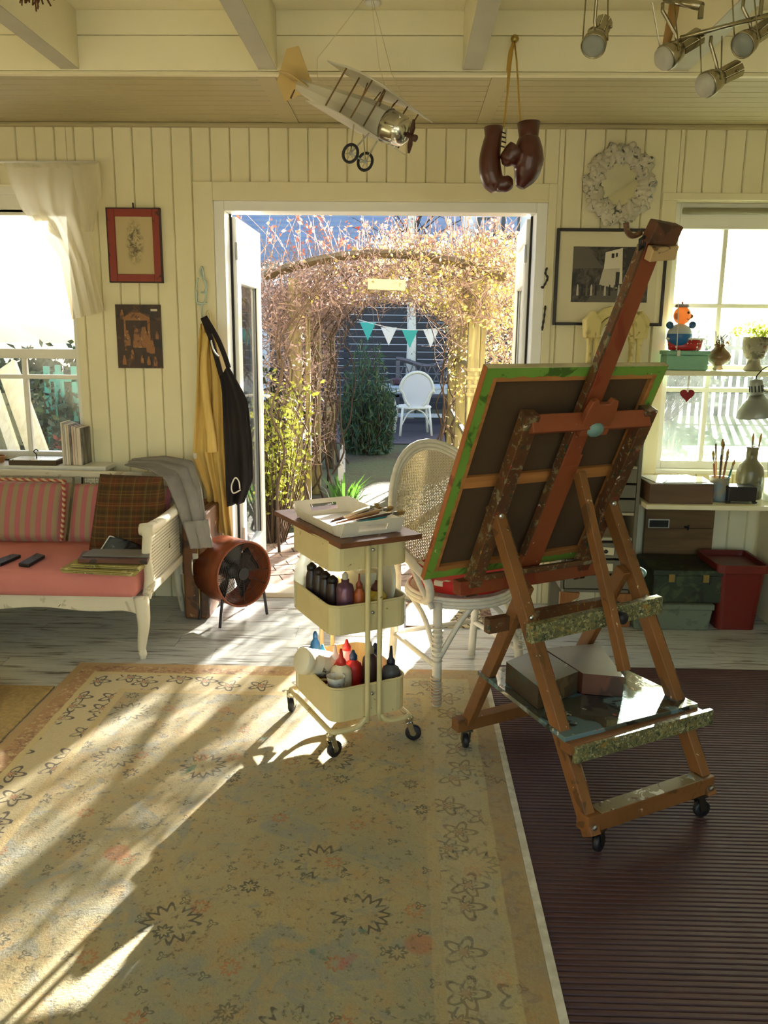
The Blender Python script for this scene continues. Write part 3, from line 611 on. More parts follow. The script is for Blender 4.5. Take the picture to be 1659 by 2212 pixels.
# ================================================================ carpets
def rug_mat(x0, x1, y1):
    b = NB('faded_oriental_rug'); tc = b.node('ShaderNodeTexCoord'); v = tc.outputs['Object']; X, Y_, _ = b.sep(v)
    dl = b.math('SUBTRACT', X, x0); dr = b.math('SUBTRACT', x1, X); dt = b.math('SUBTRACT', y1, Y_)
    e = b.math('MINIMUM', b.math('MINIMUM', dl, dt), b.math('ADD', dr, .03)); wob = b.noise(v, 9, 3); e = b.math('ADD', e, b.math('MULTIPLY', b.math('SUBTRACT', wob, .5), .018))
    big = b.noise(v, 2.1, 4, .6); med = b.noise(v, 11, 4, .7); fine = b.noise(v, 46, 4, .75)
    field = b.mix(b.step(big, .38, .62), lin('#b9a876'), lin('#a09a78')); field = b.mix(b.math('MULTIPLY', b.step(med, .48, .64), .5), field, lin('#bd9658')); field = b.mix(b.math('MULTIPLY', b.step(b.noise(v, 7, 4, .7, 1.0), .52, .62), .65), field, lin('#8a9189'))
    def polar(scale, off):
        mp = b.node('ShaderNodeMapping'); mp.inputs['Location'].default_value = off; mp.inputs['Scale'].default_value = (1, 1, 0); b.link(v, mp.inputs[0])
        vo = b.node('ShaderNodeTexVoronoi', voronoi_dimensions='2D'); vo.inputs['Scale'].default_value = scale; vo.inputs['Randomness'].default_value = .75; b.link(mp.outputs[0], vo.inputs['Vector'])
        sb = b.node('ShaderNodeVectorMath', operation='SUBTRACT'); b.link(mp.outputs[0], sb.inputs[0]); b.link(vo.outputs['Position'], sb.inputs[1]); lx, ly, _ = b.sep(sb.outputs[0])
        r = b.math('SQRT', b.math('ADD', b.math('MULTIPLY', lx, lx), b.math('MULTIPLY', ly, ly))); th = b.math('ARCTAN2', ly, lx); cs = b.node('ShaderNodeSeparateColor'); b.link(vo.outputs['Color'], cs.inputs[0]); return r, th, cs.outputs[0], cs.outputs[1]
    def ringm(r, th, rad, amp, k, wd): return b.math('SUBTRACT', 1.0, b.step(b.math('ABSOLUTE', b.math('SUBTRACT', r, b.math('ADD', rad, b.math('MULTIPLY', b.math('COSINE', b.math('MULTIPLY', th, float(k))), amp)))), wd*.6, wd))
    broken = b.step(med, .42, .5)
    r, th, c1, c2 = polar(2.3, (.31, .17, 0)); big_r = b.math('MULTIPLY', ringm(r, th, .062, .012, 14, .009), b.math('GREATER_THAN', c1, .5)); field = b.mix(b.math('MULTIPLY', b.math('MULTIPLY', big_r, broken), .85), field, lin('#3a3a30'))
    red = b.math('MULTIPLY', b.math('SUBTRACT', 1.0, b.step(r, .03, .042)), b.math('LESS_THAN', c1, .34)); field = b.mix(b.math('MULTIPLY', red, .55), field, lin('#b9663a'))
    r, th, c1, c2 = polar(5.2, (.1, .7, 0)); sm = b.math('MULTIPLY', ringm(r, th, .018, .005, 8, .006), b.math('GREATER_THAN', c1, .35)); field = b.mix(b.math('MULTIPLY', sm, b.math('MULTIPLY', b.step(c2, .3, .6), .8)), field, lin('#3d3d34')); field = b.mix(b.math('MULTIPLY', b.math('MULTIPLY', sm, b.math('LESS_THAN', c2, .4)), .7), field, lin('#b8743e'))
    r, th, c1, c2 = polar(9.5, (.5, .2, 0)); lfm = b.math('MULTIPLY', ringm(r, th, .008, .006, 3, .004), b.math('GREATER_THAN', c1, .55)); field = b.mix(b.math('MULTIPLY', lfm, .7), field, lin('#4a4a3c'))
    field = b.mix(b.math('MULTIPLY', b.step(fine, .56, .66), .75), field, lin('#57523c')); pk = b.noise(v, 3.3, 2, .4); field = b.mix(b.math('MULTIPLY', b.step(pk, .745, .77), .7), field, lin('#b84a5c')); field = b.mix(b.math('MULTIPLY', b.step(b.noise(v, 4.1, 3, .5, 1.5), .7, .73), .7), field, lin('#3f7d6c'))
    # border: scrolls
    r, th, c1, c2 = polar(8.0, (.2, .3, 0)); scr = b.math('MAXIMUM', ringm(r, th, .038, .014, 5, .008), ringm(r, th, .016, .006, 6, .005))
    bord = b.mix(b.math('MULTIPLY', scr, b.step(med, .36, .46)), lin('#c8b88a'), lin('#4a4133')); bord = b.mix(b.math('MULTIPLY', b.math('SUBTRACT', 1.0, b.step(r, .01, .016)), .6), bord, lin('#a9623a'))
    rust = b.mix(b.math('MULTIPLY', ringm(r, th, .03, .012, 4, .012), .8), lin('#a97c46'), lin('#86552f')); rust = b.mix(b.step(fine, .52, .62), rust, lin('#c7ad74'))
    def band(a, c_, colr, prev, f=1.0): return b.mix(b.math('MULTIPLY', b.math('MULTIPLY', b.step(e, a-.002, a+.002), b.math('SUBTRACT', 1.0, b.step(e, c_-.002, c_+.002))), f), prev, colr)
    col = field; fade = b.math('ADD', .45, b.math('MULTIPLY', b.step(dr, .28, .5), .55))
    for a, c_, cc in ((-1, .035, lin('#b08c50')), (.035, .10, rust), (.10, .125, lin('#cdb87c')), (.125, .27, bord), (.27, .30, lin('#c4ae78'))): col = band(a, c_, cc, col, fade)
    grit = b.noise(v, 160, 2); col = b.mix(b.math('MULTIPLY', grit, .4), col, lin('#6f6442')); b.bump(b.math('ADD', grit, fine), .35, .004)
    b.b.inputs['Sheen Weight'].default_value = .15; return b.done(col, .9)
RX0, RX1, RY1 = -1.44, .352, 3.468
one(MB().ab((RX0, .1, .0005), (RX1, RY1, .009)), 'carpet', rug_mat(0, 0, 0), 'large faded oriental rug with floral border on the whitewashed floor', 'rug')
bpy.data.objects['carpet'].data.materials[0] = rug_mat(-(RX1-RX0)/2, (RX1-RX0)/2, (RY1-.1)/2)
MB().ab((RX1+.0005, .1, .0005), (RX1+.022, 3.46, .011)).build('binding', mat('white_binding', '#d9d4c4', .9, c2='#a9a18c', scale=30, amt=.6), bpy.data.objects['carpet'], label='narrow white binding strip')
# ribbed dark mat
b = NB('maroon_rib'); v = b.co('Object'); n = b.noise(v, 40, 3); n2 = b.noise(b.co('Object', (1, 30, 1)), 2.0, 3); b.bump(n, .3, .002)
M_rib = b.done(b.mix(b.step(n2, .3, .7), lin('#52302c'), lin('#40262a')), b.math('ADD', .45, b.math('MULTIPLY', n, .2)))
q = MB(); x0, x1, y = RX1+.024, XR, .2; pr = []
while y < 3.545: pr += [(y, .0035), (y+.003, .0072), (y+.0135, .0075), (y+.0165, .0035)]; y += .0185
vs_ = [V(x0, a, z) for a, z in pr]+[V(x1, a, z) for a, z in pr]; m_ = len(pr); q.add(vs_, [(i, m_+i, m_+i+1, i+1) for i in range(m_-1)]); q.ab((x0, .2, .0003), (x1, 3.55, .0014))
one(q, 'ribbed_mat', M_rib, 'dark maroon ribbed mat under the easel', 'mat')
one(MB().ab((-2.9, 1.2, .0005), (RX0-.012, 3.215, .008)), 'jute_rug', mat('jute', '#b59a63', .95, c2='#8f7a4c', scale=60, amt=.7, bump=.8, bscale=90), 'plain jute rug at the left beside the oriental rug', 'rug')
b = NB('doormat_print'); v = b.co('Object'); vo = b.node('ShaderNodeTexVoronoi', feature='DISTANCE_TO_EDGE'); vo.inputs['Scale'].default_value = 22; b.link(v, vo.inputs['Vector']); X, Y_, _ = b.sep(v)
pt = b.mix(b.step(vo.outputs[0], .05, .12), lin('#4d4434'), lin('#c8b98c')); edge = b.math('GREATER_THAN', b.math('ABSOLUTE', X), .17); pt = b.mix(edge, pt, b.mix(b.step(b.noise(v, 30, 3), .45, .6), lin('#6d4c38'), lin('#a98f68')))
M_dm = b.done(pt, .9); one(MB().ab((.015, 4.03, .0005), (.47, 4.43, .008)), 'doormat', M_dm, 'small patterned doormat on the planks inside the open doors', 'mat')

# ================================================================ trolley
F_, R_, L_ = G(715, 1643), G(882, 1603), G(622, 1546); TA = math.atan2((R_-F_).y, (R_-F_).x); TW, TD = .31, .392
M_tr = worn('cream_enamel', '#d8c794', [('#8a7448', 30, .69), ('#6c5230', 9, .72)], .42, '#cdbb86', 8, wide=.03)
tr = thing('trolley', 'cream three-tier metal trolley on castors with a board on top', 'trolley', (F_.x, F_.y, .0093), TA)
def rrect(x0, x1, y0, y1, r, n=5):
    o = []
    for cx, cy, a0 in ((x1-r, y1-r, 0), (x0+r, y1-r, 90), (x0+r, y0+r, 180), (x1-r, y0+r, 270)):
        for k in range(n+1): a = math.radians(a0+90*k/n); o.append((cx+r*math.cos(a), cy+r*math.sin(a)))
    return o
def open_tray(x0, x1, y0, y1, z0, z1, r=.03, th=.003, taper=.0, mbx=None):
    q = mbx or MB(); a = rrect(x0+taper, x1-taper, y0+taper, y1-taper, r); A = rrect(x0, x1, y0, y1, r); B = rrect(x0+th, x1-th, y0+th, y1-th, max(r-th, .002)); C = rrect(x0+th+taper, x1-th-taper, y0+th+taper, y1-th-taper, max(r-th, .002)); n = len(A)
    vs = [V(*p, z0) for p in a]+[V(*p, z1) for p in A]+[V(*p, z1) for p in B]+[V(*p, z0+th) for p in C]
    fs = [(k*n+i, k*n+(i+1) % n, (k+1)*n+(i+1) % n, (k+1)*n+i) for k in range(3) for i in range(n)]+[tuple(range(n))[::-1], tuple(range(3*n, 4*n))]
    return q.add(vs, fs)
TZ = [(.125, .248), (.445, .548), (.672, .772)]
for z0, z1 in TZ:
    t_ = open_tray(.006, TW-.006, .004, TD-.004, z0, z1, .045).build('tray', M_tr, tr, local=True)
    MB().tube([V(*p, z1) for p in rrect(.006, TW-.006, .004, TD-.004, .045)], .0042, 6, closed=True).build('rim', M_tr, t_, smooth=True, local=True)
for yy, s in ((0.0, -1), (TD, 1)):       # one bent tube per pole
    yo = yy + s*.009
    for xm, xe in ((.135, .0), (.182, TW)):
        d_ = 1 if xe > xm else -1; pts = [(xm, yo, .775), (xm, yo, .165), (xm+d_*.006, yo, .13), (xm+d_*.03, yo, .105), (xm+d_*.06, yo, .098), (xe-d_*.03, yo, .098), (xe-d_*.006, yo-s*.006, .098), (xe, yo-s*.03, .098), (xe, TD/2, .098)]
        MB().tube(smooth_path(pts, 3), .0095, 8).build('frame_tube', M_tr, tr, smooth=True, local=True)
    for z0, z1 in TZ: MB().lathe([(.006, 0), (.006, .004), (.003, .006)], 10, (.158, yy+s*.001, z1-.035), (0, s, 0)).build('screw', M_metal, tr, local=True)
M_rub = mat('black_rubber', '#17161a', .5); M_chr = mat('chrome', '#d6d3c8', .15, 1.0)
for cx, cy, a in ((0, 0, .3), (TW, 0, -.5), (0, TD, .9), (TW, TD, 0)):
    c_ = MB(); c_.lathe([(.014, .07), (.016, .078), (.016, .09), (.009, .098)], 12, (cx, cy, 0)); ca, sa = math.cos(a), math.sin(a); ox, oy = cx+ca*.016, cy+sa*.016
    for e in (-1, 1): c_.bar((cx-sa*e*.013, cy+ca*e*.013, .075), (ox-sa*e*.013, oy+ca*e*.013, .028), .02, .003, hint=(-sa, ca, 0))
    c_ = c_.build('castor', M_chr, tr, local=True, bevel=.001); MB().lathe([(.012, -.009), (.026, -.0095), (.0295, -.006), (.0295, .006), (.026, .0095), (.012, .009)], 20, (ox, oy, .0305), (-sa, ca, 0)).build('wheel', M_rub, c_, smooth=True, local=True)
    MB().lathe([(.011, -.0105), (.011, .0105)], 12, (ox, oy, .0305), (-sa, ca, 0)).build('hub', M_chr, c_, local=True)
BZ = .7765
bc = [G(735, 1172, .80), G(912, 1150, .80), G(603, 1098, .80)]; be1 = (bc[1]-bc[0]).normalized(); be2 = V(-be1.y, be1.x, 0); bl_ = (bc[1]-bc[0]).length; bd_ = min(.58, (bc[2]-bc[0]).dot(be2))
bo = MB().prism([(0, 0), (bl_, 0), (bl_, bd_), (0, bd_)], V(bc[0].x, bc[0].y, BZ), be1, be2, .018)
one(bo, 'painting_board', worn('paint_marked_board', '#7a4a2c', [('#c9b98e', 26, .68), ('#3a2418', 12, .6)], .4, '#5f3820', 10), 'brown paint-marked board lying on top of the trolley', 'board', bevel=.002)
BT = BZ+.018
def Bp(a, b_, z=0): return V(bc[0].x, bc[0].y, BT+z)+be1*a+be2*b_
# white enamel tray with handles, local to the board
tang = math.atan2(be1.y, be1.x)
ty = thing('serving_tray', 'white paint-smeared serving tray with cut-out handles on the trolley board', 'tray', Bp(.012, .035, .001), tang)
tw_, td_, thh = .272, .42, .05
M_ty = worn('white_tray', '#e3dccb', [('#8a5a52', 22, .70), ('#5b5148', 14, .72)], .4, '#d6cbb4', 6, wide=.03); M_pal = worn('palette_bottom', '#dfdcd6', [('#2c5d8a', 24, .66), ('#6a2f48', 28, .67), ('#c7a25a', 18, .66), ('#2a2a34', 30, .69)], .5, '#cfcac4', 10)
q = MB(); o_ = rrect(0, tw_, 0, td_, .05); i_ = rrect(.022, tw_-.022, .03, td_-.03, .04); n = len(o_)
def rimz(p):       # the ends rise to the handles
    t = min(p[1], td_-p[1]); return .026+.03*max(0, 1-t/.09)
vs_ = [V(*p, .002) for p in i_]+[V(p[0]*.999, p[1], rimz(p)) for p in o_]; q.add(vs_, [(i, (i+1) % n, n+(i+1) % n, n+i) for i in range(n) if not (abs(o_[i][0]-o_[(i+1) % n][0]) > .1)])
for yo, yi in ((0, .03), (td_, td_-.03)):      # ends with a hand hole
    xa, xb = .05, tw_-.05; h0, h1 = tw_*.30, tw_*.70
    def ep(x, t): return V(x, yi+(yo-yi)*t, .002+(.054)*t)
    for xx0, xx1, t0_, t1_ in ((xa-.03, h0, 0, 1), (h1, xb+.03, 0, 1), (h0, h1, 0, .28), (h0, h1, .72, 1)): q.add([ep(xx0, t0_), ep(xx1, t0_), ep(xx1, t1_), ep(xx0, t1_)], [(0, 1, 2, 3)])
q.build('tray_rim', M_ty, ty, local=True, solid=.004); MB().prism(i_, (0, 0, 0), (1, 0, 0), (0, 1, 0), .004).build('tray_bottom', M_pal, ty, local=True)
# brushes lying across the tray
M_bris = mat('bristle', '#b08d4c', .9, c2='#6a4a24', scale=60); M_fer = mat('ferrule', '#a8a298', .3, 1.0)
def brush(a, d, L, r, hm, label, tipc=None, group=None, tag_=True, up=None, bw=1.0):
    """paintbrush lying or standing: a = handle end, d = direction to the bristles"""
    a, d = Vector(a), Vector(d).normalized(); t = thing('paintbrush', label, 'brush', a, group=group)
    MB().tube([a, a+d*L*.3, a+d*L*.62, a+d*L*.74], [r*.45, r*.8, r*1.05, r*.8], 7).build('handle', hm, t, smooth=True); MB().tube([a+d*L*.73, a+d*L*.86], [r*.95, r*1.05], 8).build('ferrule', M_fer, t, smooth=True); MB().tube([a+d*L*.85, a+d*L*.93, a+d*L], [r*1.0, r*1.35*bw, r*.5], 7).build('bristles', tipc or M_bris, t, smooth=True); return t
hc = {'teal': mat('teal_handle', '#1f7f86', .4), 'wood': mat('varnish_handle', '#8a5230', .4), 'dark': mat('dark_handle', '#33201c', .4), 'tan': mat('tan_handle', '#b08a5a', .5), 'pale': mat('pale_handle', '#cfc2a2', .5)}
for k, (x_, y_, an, L, r, cc, z, lb) in enumerate(((.10, .13, .12, .25, .006, 'teal', .020, 'teal-handled paintbrush at the near edge of the brush bundle on the tray'), (.07, .165, .22, .27, .0055, 'wood', .020, 'thin brown paintbrush beside the teal one on the tray'), (.06, .19, .30, .26, .0055, 'dark', .020, 'dark-handled paintbrush in the middle of the tray'), (.075, .21, .36, .25, .005, 'wood', .019, 'brown paintbrush at the far side of the tray bundle'), (.11, .165, .20, .22, .006, 'tan', .033, 'tan paintbrush lying on top of the brush bundle'), (.12, .2, .42, .2, .008, 'pale', .031, 'fat pale paintbrush with light bristles on top of the bundle'), (.13, .125, .08, .2, .005, 'dark', .032, 'short dark paintbrush on top beside the teal one'))):
    a = Bp(.012+x_, .035+y_, z); d = be1*math.cos(an)+be2*math.sin(an)+V(0, 0, .06); brush(a, d, L, r, hc[cc], lb)
# ---- things on the trolley's trays
def Tp(x, y, z): return WM[tr.name] @ V(x, y, z)
def bottle(name, label, pos, prof, m, cap=None, capm=None, cat="bottle", n=16, tilt=None, sx=1, sy=1, extra=None, group=None):
    t = thing(name, label, cat, pos, group=group); ax = tilt or (0, 0, 1)
    MB().lathe(prof, n, pos, ax, sx, sy).build('body', m, t, smooth=True)
    if cap: MB().lathe(cap, 12, pos, ax).build('cap', capm, t, smooth=True)
    if extra:
        for nm, pf, mm in extra: MB().lathe(pf, n, pos, ax, sx, sy).build(nm, mm, t, smooth=True)
    return t
def sq(r, h, neck=.4, cap=.05):      # squeeze bottle profile and nozzle cap
    return [(0, 0), (r*.95, 0), (r, .006), (r, h*.78), (r*.88, h*.87), (r*neck, h*.95), (r*neck, h)], [(r*neck*1.15, h*.96), (r*neck*1.15, h+.008), (r*.22, h+.02), (r*.12, h+cap), (0, h+cap)]
z1_ = TZ[0][0]+.0035
def pl(c, r=.45): return mat('plastic_'+c.lstrip('#'), c, r)
for nm, lb, x, y, r, h, c, cc, cp in (('paint_bottle', 'yellow paint bottle with blue cap on the bottom trolley tray', .075, .25, .026, .13, '#d8ae1e', '#2f86b8', .03), ('paint_bottle', 'red paint bottle with white nozzle on the bottom trolley tray', .10, .19, .029, .13, '#d2321f', '#e6d9cf', .045), ('glue_bottle', 'white glue bottle with red nozzle in front on the bottom tray', .095, .125, .031, .135, '#ddd3b4', '#c22a1e', .045),
    ('paint_bottle', 'red paint bottle with dark blue cap behind the trolley pole', .155, .15, .026, .135, '#c0281e', '#27425f', .025), ('paint_bottle', 'dark brown paint bottle with grey cap between the trolley poles', .20, .10, .024, .165, '#3a2222', '#9a8f7c', .03), ('paint_bottle', 'slim dark blue paint bottle on the right of the bottom tray', .245, .15, .02, .15, '#26324a', '#26324a', .02), ('paint_bottle', 'grey paint bottle with black nozzle and torn label on the bottom tray', .272, .075, .027, .125, '#4a4a4c', '#1d1b2a', .055), ('paint_bottle', 'tall slim blue paint bottle at the back of the bottom tray', .075, .32, .016, .165, '#2a6ea6', '#245c8c', .012), ('paint_bottle', 'white paint bottle with red swirl behind the red bottles', .165, .23, .028, .14, '#e2cfc8', '#c4372c', .03)):
    r *= 1.25; h *= 1.22; cp *= 1.15; pf, cpf = sq(r, h, cap=cp); t = bottle(nm, lb, Tp(x, y, z1_), pf, pl(c), cpf, pl(cc))
    if 'torn label' in lb:
        MB().grid(lambda u, v: Tp(x, y, z1_) + V(math.cos(-2.3+u*1.0)*(r+.0006), math.sin(-2.3+u*1.0)*(r+.0006), .015+v*.07), 7, 2).build('label', worn('torn_label', '#c9c2a4', [('#4a4a4c', 26, .52)], .7), t)
bottle('paint_jar', 'white jar with black open rim at the left of the bottom tray', Tp(.045, .33, z1_), [(0, 0), (.038, 0), (.04, .01), (.04, .11), (.034, .125), (.036, .15), (.038, .152), (.03, .152)], pl('#e4dfcf'), [(.031, .1505), (.031, .1535), (.0, .1535)], pl('#1b1715'), 'jar', 20)
tb_ = thing('tipped_jar', 'large white plastic jar lying tipped over on the bottom tray', 'jar', Tp(.03, .245, z1_)); ax_ = (WM[tr.name].to_3x3() @ V(-.93, -.17, .36)).normalized(); o0 = Tp(.088, .215, .252)
MB().lathe([(0, 0), (.044, 0), (.048, .006), (.048, .085), (.045, .10), (.049, .102), (.049, .128), (.045, .132), (0, .132)], 24, o0, ax_).build('body', pl('#e6dcc0'), tb_, smooth=True); MB().lathe([(.0485, .03), (.0486, .06)], 24, o0, ax_, cap=False).build('printed_band', worn('jar_print', '#d9cdb0', [('#5a4a3a', 40, .56)], .6), tb_)
for k, (x, y, z, lb) in enumerate(((.055, .075, 0, 'small white paint-smeared tub at the front of the bottom tray'), (.054, .078, .030, 'smeared white cup stacked in the small tub'))):
    bottle('paint_cup', lb, Tp(x, y, z1_+z+(.062)), [(0, 0), (.026, 0), (.033, .045), (.0345, .047), (.031, .045), (.024, .006), (0, .006)], worn('smeared_cup', '#dcdad0', [('#4a4a48', 20, .62), ('#a9a58f', 10, .55)], .5), cat='cup', n=20)
one(MB().box(Tp(.06, .075, z1_+.031), (.09, .09, .06), rotz(TA)), 'paint_box', mat('kraft_box', '#8d7748', .8, c2='#5f4c2c', scale=20), 'small brown carton under the smeared tubs on the bottom tray', 'box', bevel=.003)
MB_ = one(MB().tube(ring(Tp(.035, .135, z1_+.095), .026, 18), .005, 6, closed=True), 'tape_roll', pl('#d8c48a'), 'cream ring of tape leaning by the smeared tubs', 'tape'); MB_.location.z -= .0
z2_ = TZ[1][0]+.0035
bottle('glass_carafe', 'clear glass bottle at the left corner of the middle trolley tray', Tp(.045, .345, z2_), [(0, 0), (.04, 0), (.042, .01), (.042, .12), (.036, .16), (.02, .19), (.02, .215), (.023, .217), (.018, .215), (.016, .19), (.03, .16), (.038, .12), (.038, .012), (0, .012)], sheer('cloudy_glass', '#dfe3d6', .6, .2, .55), cat='bottle', n=24)
q = MB(); open_tray(0, .20, 0, .045, 0, .125, .006, .003, .0, q); cr = thing('plastic_caddy', 'translucent white ribbed caddy across the middle trolley tray', 'caddy', Tp(.055, .285, z2_), TA)
q.build('body', sheer('milky_plastic', '#ece5c8', .65, .5), cr, local=True)
for k in range(9): MB().ab((.012+k*.021, -.002, .03), (.018+k*.021, .0, .12)).build('rib', sheer('milky_plastic', '#ece5c8'), cr, local=True)
for k, (x, y, h, r) in enumerate(((.035, .25, .155, .019), (.045, .205, .15, .019), (.052, .164, .145, .019), (.062, .122, .14, .019))):
    r *= 1.2; h *= 1.12; pf, cpf = sq(r, h, .7, .012); bottle('marker_bottle', ('first', 'second', 'third', 'fourth')[k]+' from the left of the dark bottles in the middle trolley tray', Tp(x, y, z2_), pf, pl('#2a1a16', .35), cpf, pl('#1c1210'), group='dark bottles in the middle trolley tray')
pf, cpf = [(0, 0), (.03, 0), (.031, .006), (.031, .14), (.027, .155), (.014, .162), (.014, .175)], [(.010, .17), (.011, .19), (.004, .2), (0, .2)]
bottle('spray_can', 'mauve spray can in the middle trolley tray', Tp(.085, .068, z2_), pf, mat('mauve_tin', '#6a4658', .3, .4), cpf, pl('#c9bfa4'), 'can')
pf, cpf = sq(.02, .15, .5, .045); bottle('paint_bottle', 'slim orange-brown bottle with pointed cap in the middle tray', Tp(.128, .045, z2_), pf, pl('#a4501f'), cpf, pl('#8a3a18'))
pf, cpf = sq(.036, .13, .5, .03); bottle('paint_bottle', 'squat mustard yellow bottle behind the trolley poles', Tp(.20, .055, z2_), pf, pl('#b3962a'), cpf, pl('#5a2a22'))
pd = thing('white_plate', 'round white plate standing on edge in the middle trolley tray', 'plate', Tp(.285, .1, z2_)); MB().lathe([(0, 0), (.07, .0), (.118, .014), (.12, .017), (.07, .006), (0, .006)], 32, Tp(.283, .16, z2_+.122), WM[tr.name].to_3x3() @ V(-1, 0, .12)).build('dish', pl('#e9e2c6', .25), pd, smooth=True)
one(MB().box(Tp(.225, .24, z2_+.075), (.07, .14, .15), rotz(TA)), 'paper_packet', pl('#efe6c4', .7), 'cream packet standing behind the plate in the middle tray', 'packet', bevel=.006)
# ================================================================ easel
NL, NR = G(1285, 1858), G(1522, 1772); EA = math.atan2((NR-NL).y, (NR-NL).x); EW = (NR-NL).length
M_ew = worn('easel_beech', '#85552a', [('#5c3a1c', 10, .60), ('#c8b58c', 34, .69), ('#3c4a3c', 26, .70)], .5, '#6b431f', 10, wide=.03, rnd=True)
M_eo = worn('easel_orange_paint', '#844526', [('#7c3018', 6, .6), ('#d8c9a8', 40, .72)], .5, '#843e20', 6, wide=.03, rnd=True)
M_ep = worn('easel_caked_paint', '#4a3020', [('#7d7252', 40, .57), ('#2c3a2c', 34, .60), ('#d5cfb8', 60, .67), ('#7c2f26', 28, .62), ('#a8863c', 46, .66)], .35, '#663f22', 16, wide=.05, rnd=True)
M_es = worn('easel_splatter', '#6f6a44', [('#8f8a5c', 90, .52), ('#2e3a2a', 80, .56), ('#c9c09a', 90, .62), ('#8a6a2a', 44, .62)], .4, '#4c4a30', 30, wide=.05, rnd=True)
es = thing('easel', 'large paint-caked wooden studio easel on castors, seen from behind', 'easel', (NL.x, NL.y, .0076), EA)
def eb(nm, a, b, wd, th, m, hint=(1, 0, 0), ext=0, bv=.003, par=None): return MB().bar(a, b, wd, th, hint, ext).build(nm, m, par or es, bevel=bv, local=True)
def near(z): return .012+.63*(z-.08)
def upr(z, k=.945): return k-.46*z
tl, trr = -.012, EW+.012
for t in (tl, trr):
    l = eb('near_leg', (t, near(.07), .07), (t, near(.93), .93), .045, .036, M_ew)
    eb('far_leg', (t+(.034 if t < .1 else -.034), .40, .70), (t+(.034 if t < .1 else -.034), .715, .075), .045, .03, M_ew)
    eb('paint_edge', (t+(.019), near(.16)-.0, .16), (t+.019, near(.90), .90), .044, .003, M_ep, par=l, bv=0)
eb('near_rail', (tl, near(.105), .105), (trr, near(.105), .105), .05, .055, M_ew, (0, 0, 1), .02); eb('far_rail', (tl, .70, .105), (trr, .70, .105), .045, .045, M_ew, (0, 0, 1), .02)
eb('rail_paint', (tl+.03, near(.105), .1335), (trr-.03, near(.105), .1335), .046, .003, worn('rail_spatter', '#8a7a5a', [('#d8d4c4', 26, .58), ('#7fa0ac', 20, .62), ('#6a3a2a', 18, .6)], .5), (0, 0, 1), 0, 0)
# uprights leaning back, top rail, ledge, mast
for t in (tl-.0, trr): eb('upright', (t, upr(.60), .60), (t, upr(1.235), 1.235), .042, .05, M_ep)
eb('top_rail', (tl, upr(1.20)-.012, 1.20), (trr, upr(1.20)-.012, 1.20), .055, .032, M_eo, (0, 1, -.3), .0); eb('ledge', (tl-.05, upr(.63)+.0, .63), (trr+.05, upr(.63), .63), .05, .045, M_eo, (0, 1, 0), .01); eb('ledge_lip', (tl-.03, upr(.655)-.02, .665), (trr+.03, upr(.655)-.02, .665), .02, .02, M_ep, (0, 1, 0))
tm = EW/2+.008; mk = .972; md = V(0, -.46, 1).normalized(); mn = V(0, 1, .46).normalized()
def mast(z): return V(tm, mk-.46*z, z)
ms = eb('mast', mast(.66), mast(1.09), .085, .022, M_eo, tuple(mn)); eb('mast_slide', mast(1.05)-mn*.0, mast(1.755), .062, .024, M_eo, tuple(mn)); eb('mast_edge', mast(.72)+V(-.044, 0, 0), mast(1.70)+V(-.036, 0, 0), .008, .026, M_ep, tuple(mn), bv=.001)
q = MB(); q.prism([(-.055, -.06), (.055, -.06), (.058, .02), (.05, .06), (.03, .065), (.02, .05), (-.02, .05), (-.03, .065), (-.05, .06), (-.058, .02)], mast(1.235)-mn*.04, (1, 0, 0), md, .02); q.build('slide_clamp', M_eo, es, bevel=.003, local=True)
MB().lathe([(.0, 0), (.022, 0), (.026, .008), (.02, .018), (0, .02)], 14, mast(1.20)-mn*.05, -mn, sx=1.3).build('wing_knob', worn('knob_paint', '#6f8f88', [('#d0d4c8', 20, .6)], .5), es, smooth=True, local=True)
hd = MB().prism([(-.062, -.03), (.04, -.03), (.042, .022), (-.055, .028)], mast(1.745)-mn*.012, (1, 0, 0), md, .035).build('top_clamp', worn('dark_clamp', '#5a3420', [('#3a2014', 12, .56), ('#b9a888', 30, .68)], .5), es, bevel=.004, local=True); MB().bar(mast(1.69)-mn*.03+V(-.03, 0, 0), mast(1.69)-mn*.03+V(.065, 0, .01), .04, .025, tuple(mn)).build('clamp_block', worn('pale_clamp', '#b99a6c', [('#6a4a2a', 20, .6)], .5), es, bevel=.003, local=True)
MB().tube(smooth_path([mast(1.74)+V(-.06, 0, -.01), mast(1.735)+V(-.085, 0, -.015), mast(1.735)+V(-.105, 0, -.005), mast(1.74)+V(-.115, 0, .012)], 4), .008, 6).build('wing_screw', M_ep, es, smooth=True, local=True)
MB().tube([mast(1.73)+V(-.06, -.02, -.01), mast(1.73)+V(-.075, -.02, -.02), mast(1.72)+V(-.07, -.02, -.035), mast(1.72)+V(-.055, -.02, -.025)], .005, 6, closed=True).build('ring', M_rub, es, smooth=True, local=True)
